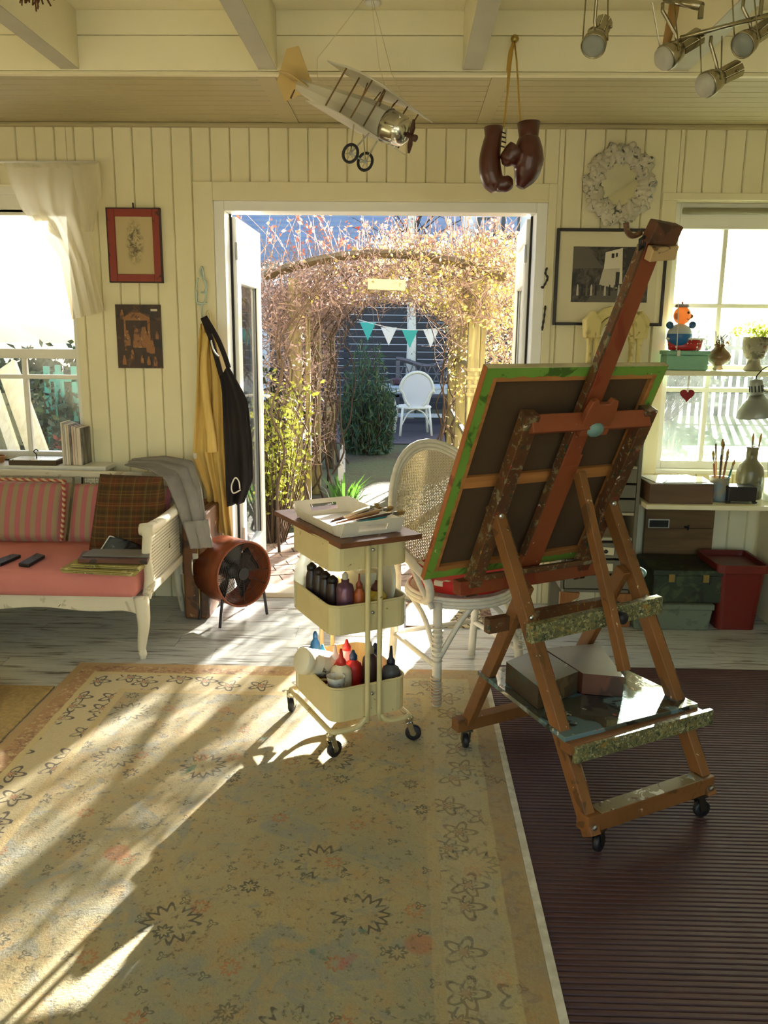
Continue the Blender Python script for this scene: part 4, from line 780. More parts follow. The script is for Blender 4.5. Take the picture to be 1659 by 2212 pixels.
# tilt strut, cross rail, shelf
eb('tilt_strut', (tm+.01, mast(1.03).y-.06, 1.03), (tm-.006, .165, .465), .034, .028, M_ew); eb('cross_rail', (tl-.02, near(.58)-.032, .585), (trr+.02, near(.58)-.032, .60), .058, .03, M_es, (0, 1, 0), .012)
eb('rear_cross_rail', (tl-.06, .475, .555), (trr+.0, .475, .555), .05, .03, M_ep, (0, 1, 0)); 
for t in (tl, trr):
    for z in (.10, .62, .90): MB().lathe([(.009, 0), (.009, .006), (.004, .009)], 10, (t, near(z)-.024, z), (0, -1, 0)).build('bolt', M_metal, es, local=True)
MB().lathe([(.012, 0), (.02, .01), (.02, .028), (.006, .034)], 12, (tm+.06, near(.58)-.05, .595), (0, -1, 0)).build('strut_knob', M_rub, es, smooth=True, local=True); MB().lathe([(.018, 0), (.022, .012), (.012, .03)], 10, (trr+.02, near(.68), .68), (1, 0, 0)).build('side_knob', worn('knob_paint', '#6f8f88', []), es, smooth=True, local=True)
SZ = .315
sh = MB().prism([(tl-.03, .11), (trr+.03, .10), (trr+.02, .50), (.10, .62), (tl+.02, .63)], (0, 0, SZ), (1, 0, 0), (0, 1, 0), .016).build('shelf', [worn('shelf_paint_film', '#3e4438', [('#5f7a7e', 5, .52), ('#c9c6ae', 22, .66), ('#8a4a3a', 16, .66), ('#1d2420', 8, .56)], .12, '#54564a', 8, wide=.04, coat=.8)], es, bevel=.002, local=True)
eb('shelf_front', (tl-.03, .105, SZ-.012), (trr+.03, .095, SZ-.012), .03, .05, M_ew, (0, 1, 0), .0); eb('shelf_strip', (tl-.01, .078, SZ-.025), (trr+.045, .068, SZ-.018), .05, .018, M_es, (0, 1, 0), .01)
for t, s, a in ((tl+.03, near(.07)+.01, .4), (trr-.03, near(.07)+.01, -.2), (tl+.03, .70, 1.2), (trr-.03, .70, .7)):
    c_ = MB(); ca, sa = math.cos(a), math.sin(a); c_.box((t, s, .078), (.04, .04, .006), rotz(a))
    for e in (-1, 1): c_.bar((t-sa*e*.014, s+ca*e*.014, .076), (t+ca*.014-sa*e*.014, s+sa*.014+ca*e*.014, .026), .022, .003, (-sa, ca, 0))
    c_ = c_.build('castor', mat('dull_zinc', '#6c6f66', .35, 1.0), es, local=True); MB().lathe([(.01, -.009), (.025, -.009), (.0275, -.005), (.0275, .005), (.025, .009), (.01, .009)], 18, (t+ca*.014, s+sa*.014, .0285), (-sa, ca, 0)).build('wheel', M_rub, c_, smooth=True, local=True)
# the canvas on the easel (its back towards us)
cv = thing('canvas', 'stretched canvas with green-painted back edges standing on the easel', 'canvas', WM[es.name] @ V(.17, upr(.665, 1.0), .662), EA)
CW, CLn = .69, .775; RM = Matrix(((1, 0, 0), (0, md.y, mn.y), (0, md.z, mn.z))); q0 = V(-.35+.175-.0, 0, .0)
def cp(a, b, c): return V(-.345, 0, 0)+V(a, 0, 0)+md*b+mn*c      # a across, b up the canvas, c towards its painted side
def cbar(nm, a0, b0, a1, b1, c0, c1, m, bv=.0015, lb=None): return MB().add([cp(a, b, c) for c in (c0, c1) for b in (b0, b1) for a in (a0, a1)], [(0, 2, 3, 1), (4, 5, 7, 6), (0, 1, 5, 4), (2, 6, 7, 3), (0, 4, 6, 2), (1, 3, 7, 5)]).build(nm, m, cv, bevel=bv, local=True)
M_cb = mat('raw_canvas_back', '#4f3a22', .95, c2='#43301b', scale=6, bump=.3, bscale=300); M_st = wood('stretcher_pine', '#b5793e', '#8f5a2c', .6, 0); M_gn = worn('green_gesso_edge', '#719a3c', [('#3f5f1c', 14, .58), ('#d9cfa0', 30, .70), ('#2c2a1a', 34, .72)], .6, '#62882c', 8); M_cs = worn('orange_canvas_side', '#b06a34', [('#7c3f1e', 12, .58), ('#d8b070', 26, .66)], .7, '#9a5528', 8)
cbar('canvas_back', .0, 0, CW, CLn, .018, .0195, M_cb, 0)
for a0, b0, a1, b1 in ((0, 0, .045, CLn), (CW-.045, 0, CW, CLn), (.045, 0, CW-.045, .045), (.045, CLn-.045, CW-.045, CLn)): cbar('stretcher_bar', a0, b0, a1, b1, 0, .0175, M_st)
cbar('cross_brace', .045, CLn*.46, CW-.045, CLn*.46+.042, .003, .0165, M_st)
# folded-over strip of canvas, frayed inner edge
for side in range(4):
    q = MB(); n = 46; A_ = []; B_ = []
    for k in range(n+1):
        t = k/n; w_ = .03+random.uniform(-.003, .003)
        if side == 0: A_.append((0, t*CLn)); B_.append((w_, w_+t*(CLn-2*w_)))
        elif side == 1: A_.append((CW, t*CLn)); B_.append((CW-w_, w_+t*(CLn-2*w_)))
        elif side == 2: A_.append((t*CW, 0)); B_.append((w_+t*(CW-2*w_), w_*.9))
        else: A_.append((t*CW, CLn)); B_.append((w_+t*(CW-2*w_), CLn-w_))
    q.add([cp(*p, -.0012) for p in A_]+[cp(*p, -.0012) for p in B_], [(i, i+1, n+2+i, n+1+i) for i in range(n)]); q.build('canvas_turnover', M_gn, cv, local=True)
for a0, b0, a1, b1, m in ((-.002, -.002, 0, CLn+.002, M_cs), (CW, -.002, CW+.002, CLn+.002, M_cs), (0, -.002, CW, 0, M_cs), (0, CLn, CW, CLn+.002, mat('pale_canvas_top', '#cbbf98', .8, c2='#8a7a4c', scale=14))): cbar('canvas_side', a0, b0, a1, b1, -.001, .021, m, 0)
cbar('painted_face', -.002, -.002, CW+.002, CLn+.002, .0195, .021, mat('dull_painting', '#8a8470', .7), 0)
# two wooden blocks of a paint box on the shelf
EM = WM[es.name]
def eprism(nm, label, pts, z0, h, mats_, cat):
    q = MB(); o = [EM @ V(*p, z0) for p in pts]; n = len(o); q.add(o+[p+V(0, 0, h) for p in o], [tuple(range(n))[::-1]]+[(i, (i+1) % n, n+(i+1) % n, n+i) for i in range(n)]); q.k = 1; q.add([p+V(0, 0, h) for p in o], [tuple(range(n))]); return one(q, nm, mats_, label, cat, bevel=.002)
M_pbs = worn('paint_box_side', '#3a2a1a', [('#5c4a2c', 8, .55), ('#2c3a2e', 12, .6)], .6); M_pbt = worn('paint_box_top', '#8d8f86', [('#5d86a0', 7, .56), ('#6f8a5a', 8, .6), ('#b9b2a0', 12, .6), ('#3a2f26', 10, .66)], .45, '#7c7464', 6)
eprism('paint_box', 'long paint-stained wooden box at the left on the easel shelf', [(.0, .29), (.19, .33), (.21, .55), (.03, .50)], SZ+.0165, .075, [M_pbs, M_pbt], 'box'); eprism('paint_block', 'smaller grey-topped wooden box at the right on the easel shelf', [(.20, .32), (.30, .24), (.43, .50), (.225, .55)], SZ+.0165, .07, [worn('paint_block_side', '#5a3018', [('#3a2010', 8, .55)], .6), worn('paint_block_top', '#9d9a8e', [('#7d93a0', 6, .55), ('#5a4630', 12, .64)], .4, '#857f70', 6)], 'box')

# ================================================================ wicker chair with red cushion
CF = math.atan2(.42, .907); cx_, cy_ = .235, 3.375       # facing the easel
ch = thing('wicker_chair', 'white wicker armchair with a red cushion between trolley and easel', 'chair', (cx_, cy_, 0), CF)     # local -y = facing direction
def cb(nm, q, m=M_wick, sm=True): return q.build(nm, m, ch, smooth=sm, local=True)
q = MB(); q.lathe([(0, .40), (.205, .40), (.215, .41), (.215, .43), (.2, .438), (0, .435)], 30); cb('seat', q, mat('woven_seat', '#d9d0b8', .8, c2='#a89c80', scale=70, bump=.6, bscale=90))
for k in range(3): cb('seat_ring', MB().tube(ring((0, 0, .405+k*.014), .222-(k == 2)*.006, 30), .009, 6, closed=True))
BC = V(0, .235, .70); tilt = .22
def bp(x, z): return V(x, .215+.10*(x/.24)**2*-1+(z-.45)*tilt, z)
def oval(rx, rz, n=36): return [bp(rx*math.sin(2*math.pi*i/n), .715+rz*math.cos(2*math.pi*i/n)) for i in range(n)]
for k, (rx, rz) in enumerate(((.245, .285), (.228, .268), (.212, .252))): cb('back_hoop', MB().tube(oval(rx, rz), .0105 if k < 2 else .008, 6, closed=True))
# open cane weave: two sets of strips plus diagonals
q = MB(); st_ = .0125
def span(f, lim):
    t = -lim
    while t < lim: f(t); t += st_
def inside(x, z): return (x/.207)**2+((z-.715)/.247)**2 < 1
def strip(p0, p1, off):
    n = 12; seg = [p0[0]+(p1[0]-p0[0])*i/n for i in range(n+1)], [p0[1]+(p1[1]-p0[1])*i/n for i in range(n+1)]; pts = [bp(seg[0][i], seg[1][i])+V(0, off, 0) for i in range(n+1)]; q.tube(pts, .0022, 3, cap=False)
for i in range(-16, 17):
    x = i*st_; hh = .247*math.sqrt(max(0, 1-(x/.207)**2))
    if hh > .02: strip((x, .715-hh), (x, .715+hh), 0)
for i in range(-19, 20):
    z = i*st_; hw_ = .207*math.sqrt(max(0, 1-(z/.247)**2))
    if hw_ > .02: strip((-hw_, .715+z), (hw_, .715+z), .002)
for sgn in (-1, 1):
    for i in range(-26, 27):
        c_ = i*st_*1.0; xs = [x for x in np.linspace(-.207, .207, 120) if inside(x, .715+sgn*x+c_)]
        if len(xs) > 6: strip((xs[0], .715+sgn*xs[0]+c_), (xs[-1], .715+sgn*xs[-1]+c_), .004)
cb('cane_panel', q, mat('cane', '#cfc3a4', .7), False)['kind'] = 'stuff'
hw = .185
for sx in (-1, 1):
    fl = cb('front_leg', MB().tube([(sx*hw*.95, -hw*.8, .42), (sx*(hw+.015), -hw-.02, 0)], .019, 10)); cb('back_leg', MB().tube(smooth_path([(sx*.215, .20, .62), (sx*.20, .19, .42), (sx*(hw+.02), hw+.05, 0)], 4), .018, 8))
    q = MB()
    for k in range(9): z = .02+k*.013; q.tube(ring((sx*(hw+.015-.0*z), -hw-.02+z*.09, z), .0205, 10), .0035, 4, closed=True)
    q.build('foot_wrapping', mat('cane_binding', '#a5825a', .7, c2='#d8cbb0', scale=9, amt=1.0), fl, smooth=True, local=True); q = MB()
    for k in range(8): z = .19+k*.02; q.tube(ring((sx*(hw+.008), -hw-.0+.0, z), .021, 10), .003, 4, closed=True)
    q.build('leg_wrapping', M_wick, fl, smooth=True, local=True)
    cb('side_brace', MB().tube(smooth_path([(sx*(hw+.008), -hw, .19), (sx*(hw+.01), -hw*.4, .33), (sx*(hw+.02), .05, .40)], 5), .0115, 6)); cb('front_brace', MB().tube(smooth_path([(sx*(hw+.008), -hw-.004, .19), (sx*hw*.55, -hw-.01, .34), (sx*.04, -hw-.01, .405)], 5), .0115, 6)); cb('side_stretcher', MB().tube([(sx*(hw+.015), -hw, .17), (sx*(hw+.015), hw+.04, .17)], .011, 6))
    cb('armrest', MB().tube(smooth_path([(sx*.23, .23, .66), (sx*.265, .08, .62), (sx*.265, -.10, .575), (sx*.245, -.185, .53), (sx*.222, -.17, .46), (sx*.215, -.11, .42)], 6), .017, 8)); cb('arm_support', MB().tube(smooth_path([(sx*.20, -.15, .40), (sx*.235, -.13, .47), (sx*.262, -.07, .57)], 5), .012, 6))
cb('back_stretcher', MB().tube([(-hw-.02, hw+.04, .17), (hw+.02, hw+.04, .17)], .011, 6))
# red cushion with white rays
b = NB('red_white_cushion'); v = b.co('Object'); X, Y_, Z_ = b.sep(v); th = b.math('ARCTAN2', Y_, X); w_ = b.math('MULTIPLY', b.math('GREATER_THAN', b.math('COSINE', b.math('MULTIPLY', th, 12.0)), .45), b.math('GREATER_THAN', Z_, .047)); r2 = b.math('ADD', b.math('MULTIPLY', X, X), b.math('MULTIPLY', Y_, Y_)); w_ = b.math('MULTIPLY', w_, b.math('GREATER_THAN', r2, .004))
M_cu = b.done(b.mix(w_, lin('#c01f1c'), lin('#e8dcc8')), .7)
cpos = WM[ch.name] @ V(0, -.02, .4395); q = MB().lathe([(0, 0), (.15, 0), (.19, .012), (.212, .045), (.214, .062), (.205, .068), (.17, .052), (.1, .045), (0, .042)], 36, cpos); one(q, 'seat_cushion', M_cu, 'round red dished cushion with white rays on the wicker armchair', 'cushion', smooth=True)
# ================================================================ sofa corner
M_sw = worn('chalk_white_furniture', '#ded7c0', [('#6a5334', 26, .70), ('#b9ae90', 8, .6)], .55, '#d3cab0', 6, wide=.03)
SX1, SXL, SY0, SY1 = -1.155, -2.62, 3.55, 4.16
sf = thing('sofa', 'white-painted cane settee with cabriole legs under the left window', 'sofa', ((SX1+SXL)/2, (SY0+SY1)/2, 0))
q = MB(); n = 40; top, pts = .297, []
for k in range(n+1):
    t = k/n; x = SXL+(SX1-SXL)*t; u = min(1, min(t, 1-t)/.10); zb = .228+.008*math.cos(t*math.pi*6)-(1-u)**2*.05; pts.append((x, zb))
q.prism(pts+[(SX1, top), (SXL, top)], (0, SY0+.028, 0), (1, 0, 0), (0, 0, 1), .028); q.build('front_apron', M_sw, sf, bevel=.004)
for x in (SX1-.03, -1.925, SXL+.03):
    pr = [(x, SY0+.02, .29), (x+.012, SY0+.0, .22), (x+.014, SY0-.005, .16), (x+.002, SY0+.004, .09), (x-.004, SY0+.008, .045), (x+.002, SY0+.0, .022), (x, SY0, 0)]; MB().tube(smooth_path(pr, 5), [max(.014, .036-.0009*i) if i < 22 else (.018 if i < 27 else .014) for i in range(31)], 10).build('front_leg', M_sw, sf, smooth=True)
for x in (SX1-.03, SXL+.03): MB().tube([(x, SY1, .32), (x, SY1+.02, .15), (x+.01, SY1+.06, 0)], [.024, .02, .016], 8).build('back_leg', M_sw, sf, smooth=True)
MB().ab((SXL+.02, SY0+.03, .26), (SX1-.02, SY1+.02, .29)).build('seat_deck', M_sw, sf); MB().ab((SXL, SY1, .22), (SX1, SY1+.03, .30)).build('back_apron', M_sw, sf)
def back(z): return SY1+.02+(z-.3)*.14
MB().bar((SXL, back(.735), .735), (SX1-.02, back(.735), .728), .034, .03, (0, 1, 0)).build('top_rail', M_sw, sf, bevel=.008); MB().bar((SXL, back(.69), .40), (SX1, back(.4), .40), .03, .026, (0, 1, 0)).build('lower_rail', M_sw, sf)
M_cane = mat('white_cane_panel', '#d8d0b6', .7)
def cane(nm, o, ex, ey, wx, wy, par, st=.014):
    q = MB(); o, ex, ey = Vector(o), Vector(ex).normalized(), Vector(ey).normalized(); ez = ex.cross(ey)
    for i in range(int(wx/st)): q.bar(o+ex*(i+.5)*st, o+ex*(i+.5)*st+ey*wy, st*.5, .0015, ez)
    for i in range(int(wy/st)): q.bar(o+ey*(i+.5)*st+ez*.002, o+ey*(i+.5)*st+ex*wx+ez*.002, st*.5, .0015, ez)
    o_ = q.build(nm, M_cane, par); o_['kind'] = 'stuff'; return o_
xs_ = (SXL, -2.16, -1.70, SX1-.02)
for a, b_ in zip(xs_, xs_[1:]):
    cane('back_cane', (a+.03, back(.6), .60), (1, 0, 0), (0, .14, 1), b_-a-.06, .118, sf, .012)
    for x in (a, b_): MB().bar((x, back(.3), .3), (x, back(.74), .74), .035, .026, (0, 1, 0)).build('back_upright', M_sw, sf, bevel=.004)
MB().bar((SXL, back(.60), .60), (SX1-.02, back(.6), .60), .03, .022, (0, 1, 0)).build('mid_rail', M_sw, sf)
ax = SX1+.02
MB().tube(smooth_path([(ax-.01, SY0+.02, .575), (ax, SY0+.03, .605), (ax+.005, SY0+.2, .60), (ax, SY1-.1, .60), (ax-.02, SY1+.04, .62)], 5), .024, 10).build('armrest', M_sw, sf, smooth=True)
MB().lathe([(.0, -.03), (.026, -.03), (.03, 0), (.026, .03), (0, .03)], 14, (ax-.01, SY0+.025, .60), (1, 0, 0)).build('arm_scroll', M_sw, sf, smooth=True)
MB().tube(smooth_path([(ax-.008, SY0+.03, .58), (ax-.02, SY0+.035, .48), (ax-.012, SY0+.03, .38), (ax-.03, SY0+.035, .28)], 5), [.022]*16, 8).build('arm_post', M_sw, sf, smooth=True)
cane('arm_cane', (ax-.01, SY0+.06, .345), (0, 1, 0), (0, 0, 1), .48, .235, sf, .015); MB().ab((ax-.025, SY0+.03, .305), (ax+.005, SY1, .345)).build('arm_rail', M_sw, sf, bevel=.006)
# cushions
def soft(mbx, w, d, h, c, r=.03, rot=None, n=14):
    c = Vector(c); R = rot or Matrix.Identity(3)
    def f(u, v):
        a = 2*math.pi*u; b_ = math.pi*(v-.5); ex = .28; sg = lambda t: math.copysign(abs(t)**ex, t)
        return c+R @ V(w/2*sg(math.cos(a))*abs(math.cos(b_))**.35, d/2*sg(math.sin(a))*abs(math.cos(b_))**.35, h/2*math.copysign(abs(math.sin(b_))**.7, math.sin(b_)))
    return mbx.grid(f, 48, n, True)
one(MB().ab((-2.58, 3.50, .2985), (-1.185, 4.09, .4225)), 'seat_cushion', mat('salmon_cotton', '#cf8279', .9, c2='#c4746c', scale=5, bump=.25, bscale=260), 'long salmon pink seat cushion on the settee', 'cushion', bevel=.03, smooth=True)
def pillow4(c00, c10, c11, c01, th, n=18, crown=.5):
    c00, c10, c11, c01 = map(Vector, (c00, c10, c11, c01)); nr = (c10-c00).cross(c01-c00).normalized(); q = MB()
    for s in (-1, 1): q.grid(lambda u, v: (c00.lerp(c10, u)).lerp(c01.lerp(c11, u), v) + nr*(s*th/2*(max(0, 16*u*(1-u)*v*(1-v)))**crown) + (c00+c11-c01-c10)*0, n, n)
    return q
def stripe_mat(nm, c1, c2, period, axis=0):
    b = NB(nm); v = b.co('Object'); o = b.sep(v)[axis]; s_ = b.math('SINE', b.math('MULTIPLY', o, 2*math.pi/period)); return b.done(b.mix(b.step(s_, -.08, .08), lin(c1), lin(c2)), .9)
M_strp = stripe_mat('pink_tan_stripe', '#b3686a', '#a08a6c', .052)
bcu = one(pillow4((-2.22, 4.02, .415), (-1.705, 4.02, .415), (-1.70, 4.14, .70), (-2.24, 4.14, .705), .13, crown=.25), 'back_cushion', M_strp, 'pink and tan striped back cushion at the left of the settee', 'cushion', smooth=True)
one(pillow4((-1.695, 4.03, .415), (-1.19, 4.03, .415), (-1.19, 4.15, .69), (-1.69, 4.15, .695), .12, crown=.25), 'back_cushion', M_strp, 'striped back cushion half hidden behind the plaid pillow', 'cushion', smooth=True)
b = NB('twisted_cord'); v = b.co('Object'); X, Y_, Z_ = b.sep(v); s_ = b.math('SINE', b.math('MULTIPLY', b.math('ADD', Z_, b.math('MULTIPLY', X, .6)), 260.0)); M_cord = b.done(b.mix(b.step(s_, -.1, .1), lin('#c9b088'), lin('#a04a3c')), .8)
MB().tube(smooth_path([(-2.22, 4.075, .725), (-1.76, 4.085, .722), (-1.715, 4.07, .70), (-1.702, 4.02, .58), (-1.70, 3.965, .44)], 8), .009, 7).build('piping_cord', M_cord, bcu, smooth=True, label='red and cream twisted piping')
b = NB('brown_plaid'); v = b.co('Object'); X, Y_, Z_ = b.sep(v)
def chk(o, p, t): return b.step(b.math('SINE', b.math('MULTIPLY', o, 2*math.pi/p)), t, t+.25)
col = lin('#4a321a')
for o_, p, t, cc, f in ((X, .115, .2, '#5f3218', .7), (Z_, .10, .2, '#63321a', .7), (X, .06, .5, '#4a3a1c', .6), (Z_, .055, .55, '#3a2c16', .6), (X, .0575, .93, '#a08040', .8), (Z_, .05, .93, '#a3833f', .8), (X, .029, .9, '#86642e', .5), (Z_, .027, .9, '#8a6a30', .5)): col = b.mix(b.math('MULTIPLY', chk(o_, p, t), f), col, lin(cc))
M_plaid = b.done(col, .95)
one(pillow4(P(192, 1188, 3.86), P(368, 1183, 3.90), P(352, 1030, 4.03), P(216, 1024, 4.01), .12, crown=.3), 'plaid_pillow', M_plaid, 'brown tartan pillow leaning at the right end of the settee', 'pillow', smooth=True)
# trousers thrown over the back and arm
M_greyc = mat('grey_flannel', '#8c867f', .95, c2='#7b756e', scale=14, bump=.3, bscale=120)
gl = thing('grey_trousers', 'grey trousers thrown over the back and arm of the settee', 'trousers', P(400, 1180, 3.95))
sheet([P(270, 1006, 4.20), P(325, 1016, 4.10), P(362, 1040, 4.02), P(380, 1085, 3.97), P(396, 1135, 3.94), P(414, 1182, 3.92)], [P(285, 992, 4.27), P(360, 986, 4.26), P(418, 996, 4.2), P(436, 1050, 4.10), P(445, 1115, 4.03), P(458, 1176, 4.0)], 28, 36, .014, 2.2, .4, (-.4, -.8, .35)).build('trouser_leg', M_greyc, gl, smooth=True, solid=.012, sub=1)
sheet([P(396, 1128, 3.925), P(404, 1150, 3.915), P(412, 1186, 3.905)], [P(449, 1122, 3.99), P(455, 1150, 3.985), P(461, 1182, 3.98)], 20, 10, .010, 2.2, .4, (-.4, -.8, .35)).build('turned_cuff', M_greyc, gl, smooth=True, solid=.012)
# things lying on the seat
SEZ = .4235
def slab(nm, label, cat, pxs, z, h, m, bev=.002, group=None):
    pts = [G(*p, z) for p in pxs]; q = MB(); n = len(pts); q.add([V(p.x, p.y, z) for p in pts]+[V(p.x, p.y, z+h) for p in pts], [tuple(range(n))[::-1], tuple(range(n, 2*n))]+[(i, (i+1) % n, n+(i+1) % n, n+i) for i in range(n)]); return one(q, nm, m, label, cat, group, bevel=bev)
def remote(label, pxs, z):
    pts = [G(*p, z) for p in pxs]; t = thing('remote_control', label, 'remote', pts[0]); q = MB(); n = 4; q.add([V(p.x, p.y, z) for p in pts]+[V(p.x, p.y, z+.017) for p in pts], [tuple(range(n))[::-1], tuple(range(n, 2*n))]+[(i, (i+1) % n, n+(i+1) % n, n+i) for i in range(n)]); q.build('body', mat('black_plastic', '#1c1a18', .4), t, bevel=.004)
    a, b_, d_ = pts[0], pts[1]-pts[0], pts[3]-pts[0]
    for i in range(3):
        for j in range(6): c_ = a+b_*((i+.8)/3.6)+d_*((j+.8)/7.5); MB().lathe([(.0038, 0), (.0032, .002)], 8, (c_.x, c_.y, z+.017)).build('button', mat('grey_button', '#57534c', .5), t)
remote('black remote control lying beside the folded cloths on the settee', [(40, 1224), (62, 1227), (98, 1206), (80, 1201)], SEZ); remote('black remote control at the very left on the settee', [(-25, 1222), (2, 1224), (46, 1205), (28, 1203)], SEZ)
M_fc = worn('mustard_cloth', '#a89a5c', [('#6f6a34', 14, .58), ('#c9bd86', 20, .6)], .95, '#94874c', 8)
def folded(label, pxs, z, layers, th):
    pts = [G(*p, z) for p in pxs]; t = thing('folded_cloth', label, 'cloth', pts[0])
    for k in range(layers):
        q = MB(); zz = z+k*th; pp = [V(p.x, p.y, zz) + V(random.uniform(-.006, .006), random.uniform(-.006, .006), 0) for p in pts]; q.add(pp+[p+V(0, 0, th*.8) for p in pp], [(3, 2, 1, 0), (4, 5, 6, 7), (0, 1, 5, 4), (1, 2, 6, 5), (2, 3, 7, 6), (3, 0, 4, 7)]); q.build('cloth_layer', M_fc, t, bevel=th*.35)
    a, b_ = pts[1], pts[2]; MB().tube([V(a.x, a.y, z+layers*th*.45), V(b_.x, b_.y, z+layers*th*.45)], layers*th*.45, 10).build('fold', M_fc, t, smooth=True)
folded('large mustard folded cloth at the bottom of the pile on the settee', [(133, 1238), (288, 1246), (322, 1215), (180, 1208)], SEZ, 3, .008); folded('small mustard folded cloth under the brown book on the settee', [(150, 1226), (300, 1231), (325, 1206), (190, 1202)], SEZ+.0255, 2, .008)
slab('book', 'brown-covered book lying on the folded cloths', 'book', [(168, 1216), (318, 1220), (326, 1200), (180, 1197)], SEZ+.0435, .017, worn('mottled_book', '#5c3320', [('#2c1c14', 9, .52), ('#8a6a4a', 12, .64)], .5), .002)
mg = thing('magazine', 'glossy magazine with a curled-up cover on the settee pile', 'magazine', G(250, 1195, SEZ+.062)); a_, b_, c_, d_ = [G(*p, SEZ+.0615) for p in ((178, 1202), (322, 1205), (326, 1190), (200, 1188))]
MB().add([a_, b_, c_, d_]+[p+V(0, 0, .006) for p in (a_, b_, c_, d_)], [(3, 2, 1, 0), (4, 5, 6, 7), (0, 1, 5, 4), (1, 2, 6, 5), (2, 3, 7, 6), (3, 0, 4, 7)]).build('pages', pl('#6f6a62', .5), mg)
M_cov = worn('cover_print', '#4e565e', [('#20242a', 8, .52), ('#8a939a', 10, .64)], .25, '#39414a', 8); e0 = [P(215, 1192, 3.80), P(237, 1158, 3.84)]; e1 = [P(318, 1196, 3.72), P(322, 1188, 3.86)]
q = MB(); q.grid(lambda u, v: (e0[0].lerp(e1[0], u)).lerp(e0[1].lerp(e1[1], u), v)+V(0, 0, .012*math.sin(math.pi*u)), 10, 8); q.build('curled_cover', M_cov, mg, smooth=True, solid=.0015)
for A_, B_ in ((e0[0], e0[1]), (e0[1], e1[1])): MB().tube([A_, A_.lerp(B_, .5)+V(0, 0, .006 if A_ is e0[1] else 0), B_], .0035, 4).build('white_margin', pl('#e6e2d8', .5), mg)
# sill at the left window
x = P(143, 950, 4.40).x; cols = ['#cfc6b4', '#a8a093', '#d8cfbb', '#bfae9a', '#1f1c1a', '#c9a898', '#c2b4a2', '#d6c3ae', '#2a211c']; nmz = ['cream-spined magazine at the left end of the row on the left sill', 'grey-spined magazine second from left on the left sill', 'pale magazine third from left on the left sill', 'sand-coloured magazine left of the black spine on the left sill', 'black-spined magazine in the middle of the row on the left sill', 'pinkish magazine right of the black spine on the left sill', 'beige book third from the right end of the row on the left sill', 'thick cream book next to the dark end volume on the left sill', 'thin dark volume at the right end of the row on the left sill']
for k, cc in enumerate(cols):
    w_ = (.011, .010, .012, .011, .012, .012, .014, .022, .008)[k]; h_ = .225-.004*k+random.uniform(-.003, .003); one(MB().ab((x, 4.335, .7605), (x+w_-.001, 4.455, .7605+h_)), 'magazine', mat('spine'+str(k), cc, .6, c2='#efe8d8', scale=30, amt=.35, stretch=(1, 1, .2)), nmz[k], 'magazine', 'magazines on the left sill', bevel=.0015); x += w_
bx = thing('tile_box', 'flat dark wooden box with a white tiled lid on the left sill', 'box', (-1.98, 4.37, .7605)); MB().ab((-2.10, 4.31, .7605), (-1.845, 4.45, .785)).build('body', mat('dark_box', '#4a3a22', .6), bx, bevel=.002); MB().ab((-2.095, 4.315, .785), (-1.85, 4.445, .789)).build('lid', worn('tile_lid', '#d8d6cc', [('#2a2824', 30, .62)], .3), bx); MB().tube(smooth_path([(-1.97, 4.36, .789), (-1.97, 4.36, .812), (-1.982, 4.36, .826), (-1.97, 4.36, .838), (-1.958, 4.36, .830)], 4), .003, 6).build('lid_hook', M_rub, bx, smooth=True)
bk_ = thing('bread_basket', 'small woven basket at the left edge of the left sill', 'basket', (-2.27, 4.37, .7605))
for k in range(4): MB().tube(ring((-2.25, 4.38, .767+k*.009), .085+k*.004, 22, sx=1.0, sy=.7), .005, 6, closed=True).build('coil', mat('basket_cane', '#9a6a3c', .8, c2='#cfa36a', scale=40), bk_, smooth=True)
# curtain
M_cur = sheer('sheer_curtain', '#efe9d2', .55, .9, .12); cu = thing('curtain', 'sheer white curtain knotted aside at the left window', 'curtain', (-1.75, 4.40, 1.55))
MB().tube([(-2.9, 4.41, 2.285), (-1.57, 4.41, 2.285)], .007, 8).build('rod', M_white, cu, smooth=True)
YC = 4.395
sheet([P(12, 356, YC), P(25, 400, YC), P(50, 455, YC), P(95, 505, YC), P(132, 560, YC), P(143, 620, YC), P(156, 690, YC)], [P(206, 354, YC), P(192, 400, YC), P(186, 455, YC), P(196, 510, YC), P(205, 570, YC), P(215, 620, YC), P(228, 672, YC)], 40, 40, .018, 3.5, .3).build('drape', M_cur, cu, smooth=True)
sheet([P(155, 358, YC-.03), P(165, 410, YC-.03), P(180, 460, YC-.03), P(180, 500, YC-.02)], [P(216, 352, YC-.03), P(220, 420, YC-.03), P(208, 470, YC-.03), P(200, 500, YC-.02)], 20, 20, .015, 2, 1.0).build('knot_fold', M_cur, cu, smooth=True)
sheet([P(10, 352, YC-.01), P(10, 362, YC-.012)], [P(216, 350, YC-.01), P(216, 362, YC-.012)], 40, 5, .008, 9).build('heading', M_cur, cu, smooth=True)
sheet([P(68, 465, YC), P(85, 488, YC), P(105, 500, YC)], [P(96, 462, YC+.01), P(120, 480, YC+.01), P(135, 520, YC+.01)], 10, 8, .008, 1).build('loose_corner', M_cur, cu, smooth=True)
